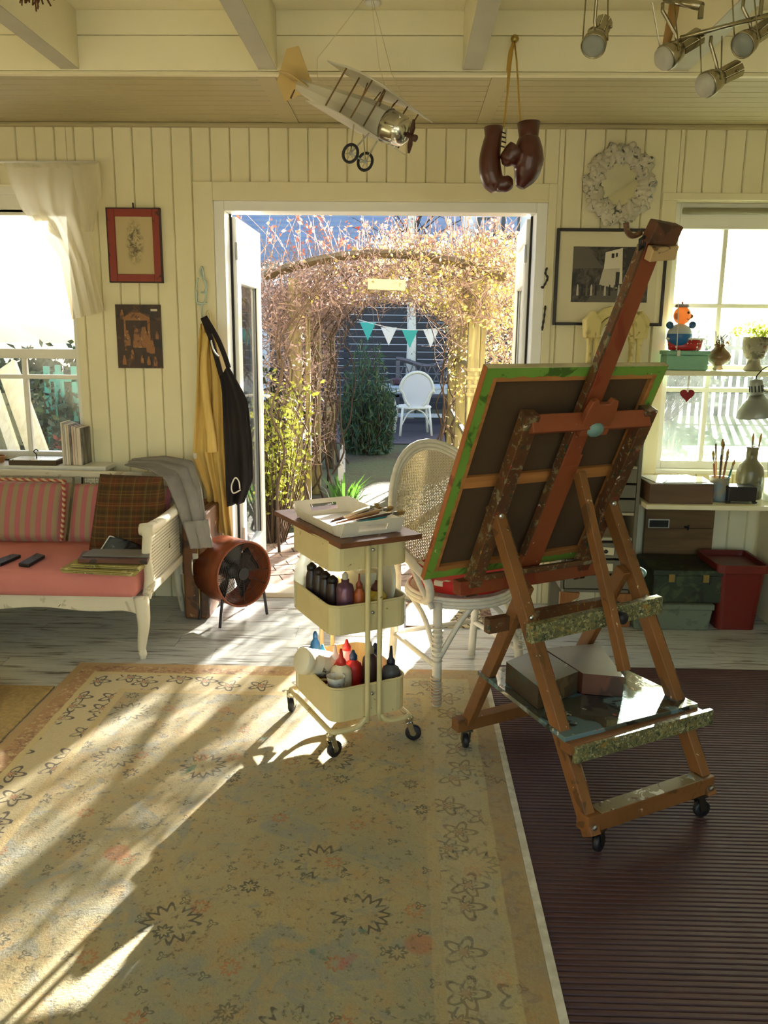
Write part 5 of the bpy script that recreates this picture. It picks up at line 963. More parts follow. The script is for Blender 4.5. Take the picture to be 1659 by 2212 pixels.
# ================================================================ pictures on the left
def frame(t, x0, x1, z0, z1, w_, m, y=YW-.0005, th=.022, mm=None):
    for a, b_ in (((x0, y-th, z0), (x0+w_, y, z1)), ((x1-w_, y-th, z0), (x1, y, z1)), ((x0+w_, y-th, z1-w_), (x1-w_, y, z1)), ((x0+w_, y-th, z0), (x1-w_, y, z0+w_))): MB().ab(a, b_).build('frame_bar', m, t, bevel=.003)
pr_ = thing('framed_drawing', 'pencil drawing in a broad red frame above the dark picture', 'picture', (-1.41, YW, 1.708)); frame(pr_, -1.547, -1.273, 1.708, 2.073, .040, worn('red_frame', '#8a2f20', [('#4a1c14', 10, .6)], .5))
for a, b_ in (((-1.549, YW-.024, 1.706), (-1.543, YW-.0, 2.075)), ((-1.277, YW-.024, 1.706), (-1.271, YW, 2.075)), ((-1.549, YW-.024, 2.069), (-1.271, YW, 2.075)), ((-1.549, YW-.024, 1.706), (-1.271, YW, 1.712))): MB().ab(a, b_).build('outer_edge', mat('dark_edge', '#3a1c14', .6), pr_)
b = NB('pencil_drawing'); v = b.co('Object'); X, Y_, Z_ = b.sep(v); zz = b.math('SUBTRACT', Z_, .2); rr = b.math('SQRT', b.math('ADD', b.math('MULTIPLY', X, b.math('MULTIPLY', X, 6.0)), b.math('MULTIPLY', zz, zz))); msk = b.math('MULTIPLY', b.math('SUBTRACT', 1.0, b.step(rr, .06, .13)), b.step(b.noise(v, 34, 5, .7, 1.5), .42, .6)); M_draw = b.done(b.mix(b.math('MULTIPLY', msk, .9), lin('#c2b084'), lin('#4c4436')), .7)
MB().ab((-1.507, YW-.012, 1.748), (-1.313, YW-.010, 2.033)).build('drawing', M_draw, pr_); MB().tube([(-1.41, YW-.01, 2.073), (-1.41, YW-.012, 2.10)], .004, 6).build('nail', M_rub, pr_)
ic = thing('dark_picture', 'dark unframed collage of small golden figures below the red frame', 'picture', (-1.41, YW, 1.268)); MB().ab((-1.532, YW-.012, 1.268), (-1.294, YW-.0005, 1.596)).build('panel', worn('dark_ground', '#3a2416', [('#5a3a20', 14, .56), ('#22150e', 9, .55)], .5), ic, bevel=.001)
M_fig = worn('gold_figure', '#8f5f34', [('#5a3820', 30, .55), ('#b9905a', 40, .62)], .5); yi = YW-.0125
def flat(nm, pts, m, par, y=yi, th=.0012): return MB().prism(pts, (0, y, 0), (1, 0, 0), (0, 0, 1), th).build(nm, m, par)
def fig(x, z, h): w_ = h*.20; return [(x-w_, z), (x+w_, z), (x+w_*1.05, z+h*.45), (x+w_*.6, z+h*.78), (x+w_*.45, z+h*.97), (x, z+h), (x-w_*.45, z+h*.97), (x-w_*.6, z+h*.78), (x-w_*1.05, z+h*.4)]
fk = 1
for x_, z_, h_ in ((-1.475, 1.385, .08), (-1.425, 1.375, .10), (-1.385, 1.375, .11), (-1.36, 1.35, .075), (-1.345, 1.345, .07), (-1.495, 1.285, .05), (-1.40, 1.295, .04), (-1.33, 1.28, .05), (-1.365, 1.285, .045), (-1.45, 1.315, .05), (-1.495, 1.52, .05), (-1.315, 1.42, .04)): flat('figure', fig(x_, z_, h_), M_fig, ic, yi-.0004*fk, .0012); fk += 1
flat('painted_arch', [(-1.49, 1.36), (-1.48, 1.36), (-1.48, 1.515), (-1.365, 1.515), (-1.365, 1.40), (-1.352, 1.40), (-1.352, 1.53), (-1.40, 1.555), (-1.45, 1.555), (-1.49, 1.53)], M_fig, ic); flat('paper_label', [(-1.345, 1.563), (-1.31, 1.563), (-1.31, 1.575), (-1.345, 1.575)], pl('#c9bfa4'), ic)
# ================================================================ coats by the door
hk = thing('wire_hook', 'pale green wire coat hook on the door casing', 'hook', P(436, 640, YW-.02)); M_wire = mat('pale_green_wire', '#b8c8bc', .4, .3); YH = YW-.03
for k, pp in enumerate(([(436, 575), (432, 590), (440, 600), (436, 575)], [(428, 600), (424, 622), (426, 655), (440, 655), (446, 625), (438, 600)], [(438, 602), (445, 610), (443, 630), (434, 632)], [(426, 630), (425, 650), (432, 655), (447, 655)])): MB().tube(smooth_path([P(*p, YH) for p in pp], 5), .005, 6).build('wire_loop', M_wire, hk, smooth=True)
MB().tube(smooth_path([P(436, 655, YH), P(436, 680, YH), P(438, 690, YH-.03), P(440, 684, YH-.04)], 4), .004, 6).build('hook_stem', M_wire, hk, smooth=True)
h2 = P(452, 676, YH); one(MB().tube(smooth_path([P(455, 705, YH), P(454, 682, YH), P(450, 672, YH-.01), P(446, 678, YH-.03)], 5), .005, 6), 'coat_hook', mat('cream_hook', '#d8c98c', .4), 'small cream coat hook beside the wire hook', 'hook', smooth=True)
M_coat = mat('yellow_oilskin', '#dcbb6c', .75, c2='#c9a553', scale=5, bump=.2, bscale=50); ct = thing('yellow_coat', 'mustard yellow coat hanging on the wire hook by the door', 'coat', P(450, 1160, 4.36))
YK = 4.375
sheet([P(434, 700, YK), P(430, 740, YK), P(427, 820, YK), P(423, 900, YK), P(419, 985, YK), P(432, 1020, YK), P(446, 1060, YK), P(452, 1110, YK), P(458, 1135, YK)], [P(444, 692, YK-.02), P(468, 735, YK-.02), P(482, 800, YK-.02), P(488, 870, YK-.03), P(490, 960, YK-.03), P(491, 1010, YK-.03), P(493, 1060, YK-.03), P(496, 1110, YK-.03), P(502, 1168, YK-.03)], 30, 60, .022, 3.1, .6).build('coat_body', M_coat, ct, smooth=True, solid=.004)
MB().tube(smooth_path([P(446, 720, YK-.04), P(440, 790, YK-.05), P(446, 870, YK-.055), P(456, 940, YK-.055), P(458, 975, YK-.055)], 6), [.022+.0012*i for i in range(25)], 12, flat=.6).build('sleeve', M_coat, ct, smooth=True)
MB().box(P(421, 985, YK-.02), (.018, .004, .03)).build('coat_tag', pl('#e2dcc8'), ct)
ap = thing('black_apron', 'black apron hanging by its strap in front of the yellow coat', 'apron', P(520, 1090, 4.27)); M_apr = mat('black_cloth', '#161113', .85, c2='#231b1c', scale=6); YA = 4.28
sheet([P(476, 815, YA), P(481, 850, YA), P(484, 920, YA), P(488, 1000, YA), P(489, 1060, YA), P(491, 1094, YA)], [P(492, 790, YA-.02), P(515, 830, YA-.02), P(534, 865, YA-.02), P(544, 960, YA-.02), P(546, 1035, YA-.02), P(527, 1086, YA-.02)], 26, 40, .018, 1.6, 1.2).build('apron_body', M_apr, ap, smooth=True, solid=.004)
for pp, nm in (([(438, 686), (455, 730), (468, 775), (480, 818)], 'neck_strap'), ([(442, 684), (468, 728), (484, 765), (494, 795)], 'neck_strap')): MB().tube(smooth_path([P(*p, YA+.0) for p in pp], 5), .013, 8, flat=.25, hint=(0, 1, 0)).build(nm, M_apr, ap, smooth=True)
MB().tube(smooth_path([P(520, 1058, YA-.04), P(504, 1065, YA-.045), P(500, 1050, YA-.045), P(508, 1032, YA-.045), P(516, 1040, YA-.04), P(518, 1056, YA-.04)], 6), .004, 6).build('white_tape', pl('#e8e2da', .8), ap, smooth=True)
MB().tube(smooth_path([P(455, 735, YA-.02), P(462, 758, YA-.02), P(472, 770, YA-.02)], 4), .005, 5).build('buckle', M_metal, ap, smooth=True)
# ================================================================ drum fan, suitcase
fc_ = V(-.885, 4.12, .257); fa = V(.74, -.67, .02).normalized(); fr_ = .166
fn = thing('drum_fan', 'copper-coloured drum fan standing at the left of the open doors', 'fan', (fc_.x, fc_.y, 0)); M_cop = mat('copper_paint', '#8c4828', .35, .25, c2='#74381e', scale=6)
q = MB(); q.lathe([(fr_, -.10), (fr_+.004, -.102), (fr_+.004, .10), (fr_, .104), (fr_-.006, .10), (fr_-.006, -.10)], 40, fc_, fa, cap=False); q.build('drum', M_cop, fn, smooth=True); MB().tube(ring(fc_+fa*.102, fr_, 40, fa), .006, 6, closed=True).build('front_rim', M_cop, fn, smooth=True)
fx, fy, _ = basis(fa)
for s_, nm in ((.096, 'front_grille'), (-.096, 'rear_grille')):
    q = MB()
    for r in np.arange(.03, fr_-.008, .0115): q.tube(ring(fc_+fa*s_, r, 36, fa), .0011, 3, closed=True)
    for k in range(12): a = k*math.pi/6; d = fx*math.cos(a)+fy*math.sin(a); q.tube([fc_+fa*s_+d*.025, fc_+fa*s_+d*(fr_-.006)], .0014, 4)
    q.lathe([(0, -.003), (.032, -.003), (.032, .003), (0, .003)], 16, fc_+fa*s_, fa); o = q.build(nm, mat('black_wire', '#151312', .45), fn); o['kind'] = 'stuff'
for k in range(5):
    a = k*2*math.pi/5+.3; u_ = fx*math.cos(a)+fy*math.sin(a); w_ = fx*-math.sin(a)+fy*math.cos(a); q = MB(); q.grid(lambda u, v: fc_+u_*(.03+.115*v)+w_*((u-.5)*(.05+.07*v))+fa*((u-.5)*-.05), 6, 5); q.build('blade', mat('dark_blade', '#2b2826', .4), fn, smooth=True, solid=.003)
MB().lathe([(0, -.06), (.045, -.06), (.05, -.02), (.035, .03), (0, .035)], 20, fc_, fa).build('motor', mat('black_motor', '#201d1b', .5), fn, smooth=True)
for s_ in (-.09, .09): MB().tube([fc_+fa*s_+fx*.13+V(0, 0, -.11), V((fc_+fa*s_+fx*.15).x, (fc_+fa*s_+fx*.15).y, .006)], .008, 6).build('stand_leg', M_rub, fn); q = MB(); q.tube([fc_+fa*s_-fx*.13+V(0, 0, -.11), V((fc_+fa*s_-fx*.15).x, (fc_+fa*s_-fx*.15).y, .006)], .008, 6); q.build('stand_leg', M_rub, fn)
su = thing('suitcase', 'worn brown suitcase standing on end between settee and fan', 'suitcase', (-1.06, 4.2, 0)); M_su = worn('scuffed_leather', '#6a4220', [('#a58a62', 9, .66), ('#3e2612', 6, .56), ('#c9bfa8', 14, .70)], .55, '#5a3618', 6)
sx0, sx1, sy0, sy1 = -1.128, -1.0, 4.07, 4.44
MB().ab((sx0, sy0, .006), (sx1-.05, sy1, .57)).build('case_shell', M_su, su, bevel=.012); MB().ab((sx1-.048, sy0, .006), (sx1, sy1, .57)).build('case_lid', M_su, su, bevel=.012); MB().ab((sx1-.05, sy0-.002, .012), (sx1-.046, sy1, .565)).build('brass_rim', mat('dull_brass', '#b39a5a', .35, .9), su)
MB().tube(smooth_path([(sx1-.07, sy0-.002, .33), (sx1-.07, sy0-.03, .325), (sx1-.07, sy0-.032, .26), (sx1-.07, sy0-.002, .255)], 5), .006, 8).build('handle', M_metal, su, smooth=True)
for z in (.24, .345): MB().box((sx1-.06, sy0-.003, z), (.03, .006, .03)).build('lock_plate', M_metal, su, bevel=.002)
# ================================================================ right-hand wall
ph = thing('framed_photograph', 'black-framed monochrome street photograph with a wide cream mount', 'picture', (1.03, YW, 1.513)); frame(ph, .750, 1.311, 1.513, 1.992, .015, mat('black_frame', '#20140f', .4))
MB().ab((.765, YW-.010, 1.528), (1.296, YW-.006, 1.977)).build('mount', mat('cream_mount', '#d8cfae', .8), ph)
py_ = YW-.0102; M_p = [mat('photo_'+n_, c, .5) for n_, c in (('dark', '#2b251f'), ('mid', '#5a5247'), ('pale', '#b9b09a'), ('white', '#d6cdb6'), ('black', '#161210'))]
b = NB('photo_ground'); v = b.co('Object'); n_ = b.noise(v, 26, 4, .7, .5); M_pg = b.done(b.mix(b.step(n_, .42, .66), lin('#241e19'), lin('#5f574b')), .5)
MB().ab((.838, py_-.001, 1.630), (1.226, py_, 1.904)).build('photo_print', M_pg, ph)
def pf_(nm, pts, m, k=0): return MB().prism([(.838+a*.388, 1.630+b_*.274) for a, b_ in pts], (0, py_-.0012-.0003*k, 0), (1, 0, 0), (0, 0, 1), .0004).build(nm, m, ph)
pf_('photo_house', [(.40, .30), (.66, .34), (.64, .98), (.42, .90)], M_p[3], 0); pf_('photo_house', [(.36, .32), (.60, .25), (.62, .62), (.40, .60)], M_p[2], 1); pf_('photo_roof', [(.0, .60), (.0, 1.0), (.18, 1.0), (.40, .62)], M_p[1], 1); pf_('photo_roof', [(.68, .50), (.70, 1.0), (1.0, 1.0), (1.0, .45)], M_p[0], 1); pf_('photo_window', [(.50, .80), (.535, .80), (.535, .88), (.50, .88)], M_p[4], 2); pf_('photo_window', [(.555, .82), (.58, .82), (.58, .89), (.555, .89)], M_p[4], 2); pf_('photo_door', [(.57, .27), (.62, .27), (.62, .55), (.57, .55)], M_p[0], 3); pf_('photo_street', [(.2, .0), (.9, .0), (.75, .22), (.30, .2)], M_p[1], 2)
for k in range(14): x_ = .08+.06*k; pf_('photo_person', [(a*.35, b_) for a, b_ in [((x_+d)/.35, z) for d, z in ((-.014, .12), (.014, .12), (.012, .25), (.006, .32), (-.006, .32), (-.012, .25))]], M_p[(2, 4, 1)[k % 3]], 4)
# scalloped mirror
mc = V(1.045, YW-.02, 2.20); mr = thing('scalloped_mirror', 'round mirror in a knobbly shell-encrusted white frame', 'mirror', mc-V(0, 0, .2)); q = MB()
def mfr(u, v):
    a = 2*math.pi*u; t = 2*math.pi*v; sc = 1+.055*math.cos(10*a)+.03*math.cos(23*a+1); R0 = .137*sc; rr = .047+.006*math.sin(17*a)*math.cos(3*t)+.004*math.sin(31*a+2*t); rad = R0+rr*math.cos(t); return mc+V(rad*math.cos(a)*.95, -.012-.45*rr*max(-.35, math.sin(t))-.003*math.sin(29*a+t*5), rad*math.sin(a)*1.04)
q.grid(mfr, 120, 16, True); q.build('shell_frame', worn('crusted_plaster', '#cfc8b2', [('#5a5850', 34, .58), ('#8b95a0', 20, .62)], .8, '#b3ab94', 20), mr, smooth=True)
rsh = random.Random(4)
for k in range(40):
    a = 2*math.pi*k/40+rsh.uniform(-.05, .05); r_ = .165+.012*math.cos(10*a)+rsh.uniform(-.035, .008); MB().ell(mc+V(r_*math.cos(a), -.028, r_*math.sin(a)*1.06), (rsh.uniform(.012, .022), .012, rsh.uniform(.012, .02)), 10, 7).build('shell', worn('crusted_plaster', '', []), mr, smooth=True)
MB().lathe([(0, 0), (.10, 0), (.10, .004), (0, .004)], 40, mc+V(0, -.012, 0), (0, -1, 0)).build('mirror_glass', mat('silvering', '#d8d4c4', .04, 1.0), mr)
# hooks on the right jamb
for lb, pp in (('ornate black coat hook on the right door jamb', [(1182, 578), (1178, 590), (1183, 600), (1178, 612), (1172, 622), (1170, 618)]), ('long plain black hook below the ornate hook on the right jamb', [(1178, 660), (1176, 680), (1173, 700), (1171, 714)])): one(MB().tube(smooth_path([P(*p, YW-.03) for p in pp], 5), [.004+.003*math.sin(k*.9)**2 for k in range((len(pp)-1)*5+1)], 6), 'coat_hook', mat('wrought_iron', '#1a1614', .5), lb, 'hook', smooth=True)
# grey drawer cabinet
CX0, CX1, CY0, CY1 = .80, 1.165, 4.09, 4.44
M_gc = mat('grey_cabinet', '#6f6a58', .6, c2='#625d4c', scale=4); cab = thing('drawer_cabinet', 'tall grey drawer cabinet on wooden bracket feet behind the easel', 'cabinet', ((CX0+CX1)/2, (CY0+CY1)/2, 0))
cz = lambda py: P(1300, py, CY0).z
zb, zt = cz(1276), 1.20
for a, b_ in (((CX0, CY0+.02, zb), (CX0+.018, CY1, zt)), ((CX1-.018, CY0+.0, zb), (CX1, CY1, zt)), ((CX0, CY1-.012, zb), (CX1, CY1, zt))): MB().ab(a, b_).build('carcass_panel', M_gc, cab, bevel=.002)
for z in (zb, cz(1163), cz(1108), cz(1008), zt): MB().ab((CX0+.018, CY0+.015, z-.015), (CX1-.018, CY1-.012, z)).build('carcass_shelf', mat('pale_ledge', '#b8b092', .5) if z not in (zb, zt) else M_gc, cab, bevel=.002)
rows = [(1273, 1242), (1240, 1209), (1207, 1172), (1106, 1078), (1076, 1046), (1044, 1012)]
for k, (a, b_) in enumerate(rows):
    dr = MB().ab((CX0+.021, CY0-.002, cz(a)+.003), (CX1-.021, CY0+.014, cz(b_)-.003)).build('drawer', M_gc, cab, bevel=.002); MB().lathe([(.008, 0), (.006, .01), (.011, .016), (.009, .022), (0, .023)], 10, ((CX0+CX1)/2+.03, CY0-.002, (cz(a)+cz(b_))/2), (0, -1, 0)).build('knob', M_rub, dr, smooth=True)
    if k in (1, 2):
        xm = (CX0+CX1)/2-.0; zc_ = (cz(a)+cz(b_))/2; MB().box((xm+.03, CY0-.006, zc_), (.085, .003, .038), Matrix.Rotation(.05*(k-1), 3, 'Y')).build('paper_tag', pl('#d8cfae', .7), dr)
        for j in range(3): MB().box((xm+.005+j*.018, CY0-.0078, zc_-.004), (.011, .0006, .003)).build('tag_writing', mat('faint_ink', '#9c947a', .8), dr)
for sx, x_ in ((1, CX0), (-1, CX1)):
    q = MB(); q.prism([(0, zb-.015), (sx*.10, zb-.015), (sx*.095, zb-.04), (sx*.06, zb-.06), (sx*.05, .03), (sx*.06, 0), (0, 0)][::sx], (x_, CY0+.03, 0), (1, 0, 0), (0, 0, 1), .03); q.build('bracket_foot', wood('bracket_wood', '#9a6430', '#7c4c22', .5, 2), cab, bevel=.003)
    MB().ab((x_-.0 if sx > 0 else x_-.05, CY1-.06, 0), (x_+.05 if sx > 0 else x_, CY1-.01, zb-.015)).build('rear_foot', M_gc, cab)
one(MB().ab((CX0+.05, CY0+.04, cz(1163)+.0005), (CX1-.06, CY0+.25, cz(1163)+.05)), 'paper_stack', pl('#6a5a40', .8), 'dark stack of paper in the open slot of the grey cabinet', 'paper', bevel=.002); one(MB().ab((CX0+.04, CY0+.02, cz(1008)+.0005), (CX1-.04, CY0+.26, cz(1008)+.02)), 'sketchbook', pl('#d9d2bc', .7), 'pale sketchbook on the middle shelf of the grey cabinet', 'book', bevel=.002)
# plaster arch standing on the cabinet
an = thing('plaster_arch', 'cream plaster gothic arch ornament standing on the grey cabinet', 'ornament', (1.03, 4.30, zt)); M_pla = worn('old_plaster', '#d9c98a', [('#a8955a', 8, .58), ('#8a7440', 16, .66)], .8, '#cdbb78', 6); ac = P(1328, 722, 4.30); aw = P(1388, 722, 4.30).x-ac.x
def arcp(r0, r1, n=18): return [(r0*math.cos(math.pi*k/n), r0*math.sin(math.pi*k/n)) for k in range(n+1)]+[(r1*math.cos(math.pi-math.pi*k/n), r1*math.sin(math.pi-math.pi*k/n)) for k in range(n+1)]
MB().prism(arcp(aw, aw*.70), V(ac.x, 4.34, ac.z), (1, 0, 0), (0, 0, 1), .08).build('outer_arch', M_pla, an, bevel=.004); MB().prism(arcp(aw*.68, aw*.52), V(ac.x, 4.33, ac.z-.005), (1, 0, 0), (0, 0, 1), .05).build('inner_arch', M_pla, an, bevel=.004)
for sx in (-1, 1):
    MB().prism([(-.032, -.02), (.032, -.02), (.04, .07), (.0, .115), (-.04, .07)], V(ac.x+sx*aw*.86, 4.345, ac.z), (1, 0, 0), (0, 0, 1), .095).build('capital', M_pla, an, bevel=.006)
    for o_ in (.90, .62): MB().lathe([(.016, 0), (.014, .02), (.013, ac.z-zt-.05), (.018, ac.z-zt-.03), (.02, ac.z-zt-.012)], 12, (ac.x+sx*aw*o_, 4.30, zt+.0005)).build('column', M_pla, an, smooth=True)
MB().ab((ac.x-aw*1.05, 4.25, zt+.0005), (ac.x+aw*1.05, 4.36, zt+.02)).build('plinth', M_pla, an, bevel=.004)
# worktop, shelf
wt = thing('worktop', 'cream-painted worktop ledge below the right window', 'worktop', (1.9, 4.2, .64)); MB().ab((1.175, 4.0, .638), (XR-.01, YW-.013, .662)).build('top_board', M_cream, wt, bevel=.004); MB().ab((1.205, 4.28, .662), (1.228, YW-.013, 1.262)).build('shelf_upright', M_cream, wt, bevel=.003)
for x_ in (1.9, 2.65): MB().ab((x_, 4.1, 0), (x_+.03, 4.4, .638)).build('support_panel', M_cream, wt, bevel=.003)
SHZ = P(1500, 800, 4.35).z-.0
shf = one(MB().ab((1.20, 4.30, SHZ-.026), (XR-.01, YW-.015, SHZ)), 'window_shelf', M_cream, 'cream shelf board across the middle of the right window', 'shelf', bevel=.003)
# under the worktop
pn = thing('pinboard', 'brown wooden pinboard with one photo standing under the worktop', 'pinboard', (1.38, 4.42, 0)); pa, pb = P(1392, 1150, 4.42).x, P(1540, 1150, 4.42).x; M_pn = wood('brown_panel_wood', '#7c5c34', '#5f4424', .6, 0)
for z0, z1 in ((.003, .30), (.302, .45), (.452, .625)): MB().ab((pa, 4.415, z0), (pb, 4.44, z1)).build('plank', M_pn, pn, bevel=.002)
pp0, pp1 = P(1400, 1140, 4.41), P(1447, 1122, 4.41); MB().ab((pp0.x, 4.411, pp0.z), (pp1.x, 4.4145, pp1.z)).build('photo_border', pl('#cfc9b8', .5), pn); MB().ab((pp0.x+.006, 4.4095, pp0.z+.004), (pp1.x-.006, 4.411, pp1.z-.006)).build('photo_image', pl('#1a1714', .4), pn); kp = P(1483, 1138, 4.41); MB().tube([kp+V(-.012, -.0, 0), kp+V(.006, -.008, 0), kp+V(.008, -.01, .012), kp+V(.006, -.008, -.016)], .005, 6).build('key', M_rub, pn)
def bin_box(nm, label, x0, x1, y0, y1, z0, z1, m, lidm=None, lid=.03, cat='box', taper=.0, hasp=False):
    t = thing(nm, label, cat, ((x0+x1)/2, (y0+y1)/2, z0)); q = MB(); tp = taper; q.add([(x0+tp, y0+tp, z0), (x1-tp, y0+tp, z0), (x1-tp, y1-tp, z0), (x0+tp, y1-tp, z0), (x0, y0, z1-lid), (x1, y0, z1-lid), (x1, y1, z1-lid), (x0, y1, z1-lid)], [(3, 2, 1, 0), (4, 5, 6, 7), (0, 1, 5, 4), (1, 2, 6, 5), (2, 3, 7, 6), (3, 0, 4, 7)]); q.build('body', m, t, bevel=.006); MB().ab((x0-.006, y0-.006, z1-lid+.0005), (x1+.006, y1+.006, z1)).build('lid', lidm or m, t, bevel=.005)
    if hasp:
        for f in (.25, .75): MB().box((x0+(x1-x0)*f, y0-.009, z1-lid-.01), (.03, .006, .04)).build('clasp', mat('dull_brass', '#b39a5a'), t, bevel=.001)
    return t
zA = P(1450, 1305, 4.05).z
bin_box('storage_box', 'grey-green ribbed storage box on the floor under the worktop', P(1367, 1340, 4.05).x, P(1538, 1340, 4.05).x, 4.05, 4.40, 0.001, zA, worn('grey_green_card', '#6b7460', [('#5c6452', 20, .55)], .8), cat='box', taper=.012)
bin_box('paint_case', 'dark green paint-stained case stacked on the storage box', P(1412, 1260, 4.07).x, P(1560, 1260, 4.07).x, 4.07, 4.38, zA+.001, P(1480, 1232, 4.07).z, worn('dark_green_case', '#26301e', [('#3e4a2c', 10, .56), ('#5a4a2a', 14, .64), ('#1a1c14', 8, .55)], .5), cat='case', hasp=True)
rb = thing('red_bin', 'dark red plastic bin with a thick rim at the far right under the worktop', 'bin', (1.72, 4.2, 0)); rx0, rx1, rz1 = P(1553, 1250, 4.06).x, P(1656, 1250, 4.06).x, P(1600, 1226, 4.06).z; M_rb = mat('dark_red_plastic', '#6a1e14', .4)
q = MB(); open_tray(rx0, rx1, 4.06, 4.36, .001, rz1, .03, .004, .02, q).build('body', M_rb, rb); open_tray(rx0-.014, rx1+.014, 4.046, 4.374, rz1-.03, rz1+.012, .035, .016).build('rim', M_rb, rb, bevel=.003); MB().lathe([(0, 0), (.07, 0), (.07, .01), (0, .012)], 18, ((rx0+rx1)/2, 4.2, rz1-.09)).build('contents', pl('#4a463c'), rb)
wb = thing('wicker_basket', 'brown wicker basket at the right edge by the red bin', 'basket', (1.99, 3.86, 0))
for k in range(7): MB().tube(ring((1.99, 3.86, .012+k*.022), .135+.006*k, 24), .012, 6, closed=True).build('coil', mat('basket_cane', '#9a6a3c'), wb, smooth=True)
# ---- on the worktop
WZ = .6625
ww = thing('wooden_box', 'brown wooden box heaped with sunlit papers on the worktop', 'box', (1.33, 4.12, WZ)); wx0, wx1 = P(1404, 1060, 4.03).x, P(1543, 1060, 4.03).x
open_tray(wx0, wx1, 4.03, 4.26, WZ, P(1470, 1047, 4.03).z, .006, .01).build('body', wood('dull_brown_box', '#6a4f36', '#553c28', .6), ww, bevel=.002); bzz = P(1470, 1047, 4.03).z
for k, (dx, a) in enumerate(((0, .05), (.02, -.08), (-.01, .15))): one(MB().box(((wx0+wx1)/2+dx, 4.15, bzz+.0015+k*.0036), (.30-.02*k, .21, .003), rotz(a)), 'paper_sheets', pl('#e9e6da', .8), ('lowest sheaf of white paper on the wooden box', 'middle sheaf of white paper on the wooden box', 'top sheaf of white paper on the wooden box')[k], 'paper', 'papers on the wooden box')
one(MB().bar((wx0+.03, 4.00, bzz+.013), (wx0+.10, 4.12, bzz+.015), .03, .003, (0, 0, 1)), 'palette_knife', M_chr, 'shiny flat steel blade on the papers at the left', 'knife')
jx = P(1553, 1050, 4.13); bottle('brush_jar', 'pale stoneware jar full of brushes on the worktop', (jx.x, 4.13, WZ), [(0, 0), (.046, 0), (.052, .02), (.052, .06), (.046, .10), (.048, .118), (.05, .12), (.043, .118), (.040, .10), (.046, .06), (.045, .012), (0, .012)], worn('stoneware', '#9a8f78', [('#7c8a90', 4, .52), ('#5c5446', 14, .62)], .5), cat='jar', n=24)
for k, (dx, dy, L) in enumerate(((-.04, .0, .24), (-.02, .015, .27), (-.008, -.01, .30), (.01, .012, .28), (.022, -.005, .25), (.034, .01, .22), (.06, -.01, .2))): brush((jx.x+dx*.3, 4.13+dy*.8, WZ+.014), V(dx*.9, dy, .26), L, .005, hc[('wood', 'tan', 'dark', 'tan', 'wood', 'dark', 'teal')[k]], ('leftmost', 'second', 'third', 'fourth', 'fifth', 'sixth', 'rightmost')[k]+' brush standing in the pale jar, counted from the left', mat('dark_bristle', '#4c3a2a', .9) if k % 2 else None, 'brushes in the pale jar')
jb = P(1620, 1060, 4.2); bottle('stoneware_jug', 'large grey-brown bottle with brush handles in its neck on the worktop', (jb.x, 4.22, WZ), [(0, 0), (.062, 0), (.066, .01), (.066, .13), (.058, .165), (.034, .19), (.027, .2), (.027, .25), (.031, .252), (.031, .262), (.022, .262), (.022, .2), (.05, .16), (.058, .13), (.058, .012), (0, .012)], worn('smoky_stoneware', '#6f6a50', [('#3a3628', 6, .52), ('#8a8468', 10, .6)], .25, '#57523c', 5), cat='bottle', n=28)
for k in range(2): brush((jb.x-.004+.010*k, 4.218+.004*k, WZ+.02), V(.0+.03*k, 0, .3), .31, .0045, hc['tan'], ('left', 'right')[k]+' brush standing in the neck of the large bottle', None, 'brushes in the large bottle')
bt = thing('paint_tin', 'low black metal stand in front of the large bottle', 'stand', (jb.x-.03, 4.08, WZ)); MB().ab((P(1572, 1060, 4.06).x, 4.05, WZ+.012), (P(1634, 1060, 4.06).x, 4.145, WZ+.085)).build('tin_body', mat('black_tin', '#1c1512', .4), bt, bevel=.004)
for x_ in (P(1573, 1080, 4.06).x, P(1630, 1080, 4.06).x): MB().ell((x_, 4.06, WZ+.007), (.014, .012, .0065), 10, 6).build('foot', mat('black_tin', ''), bt, smooth=True)
for k in range(3): jx2 = P(1662, 1060, 4.15).x; brush((jx2+.01*k, 4.15, WZ+.014), V(-.03+.03*k, 0, .3), .27, .005, hc[('dark', 'wood', 'tan')[k]], ('left', 'middle', 'right')[k]+' brush in the jar at the right edge of the worktop', None, 'brushes at the right edge')
bottle('brush_jar', 'glass brush jar at the right edge of the worktop', (P(1662, 1060, 4.15).x+.01, 4.15, WZ), [(0, 0), (.036, 0), (.038, .11), (.035, .11), (.033, .01), (0, .01)], sheer('cloudy_glass', ''), cat='jar', n=20)
# ---- lamp
lp = thing('work_lamp', 'grey metal work lamp hanging in front of the right window', 'lamp', P(1630, 905, 4.2)); lc = P(1636, 900, 4.2); M_lg = mat('grey_lamp_metal', '#8d8f86', .4, .3)
ax_ = V(-.14, 0, 1).normalized(); MB().lathe([(.098, 0), (.099, .004), (.088, .04), (.06, .075), (.036, .098), (.030, .105), (.030, .112), (.056, .075), (.083, .04), (.094, .004)], 32, lc, ax_, cap=False).build('shade', M_lg, lp, smooth=True); MB().lathe([(.026, .10), (.032, .108), (.032, .168), (.027, .182), (.01, .186), (0, .187)], 20, lc, ax_).build('socket_cap', M_lg, lp, smooth=True)
bx_, by_, _ = basis(ax_)
for k in range(12): a = k*math.pi/6; d = bx_*math.cos(a)+by_*math.sin(a); MB().bar(lc+ax_*.125+d*.0325, lc+ax_*.155+d*.0325, .006, .002, tuple(d)).build('vent_slot', M_seam, lp)
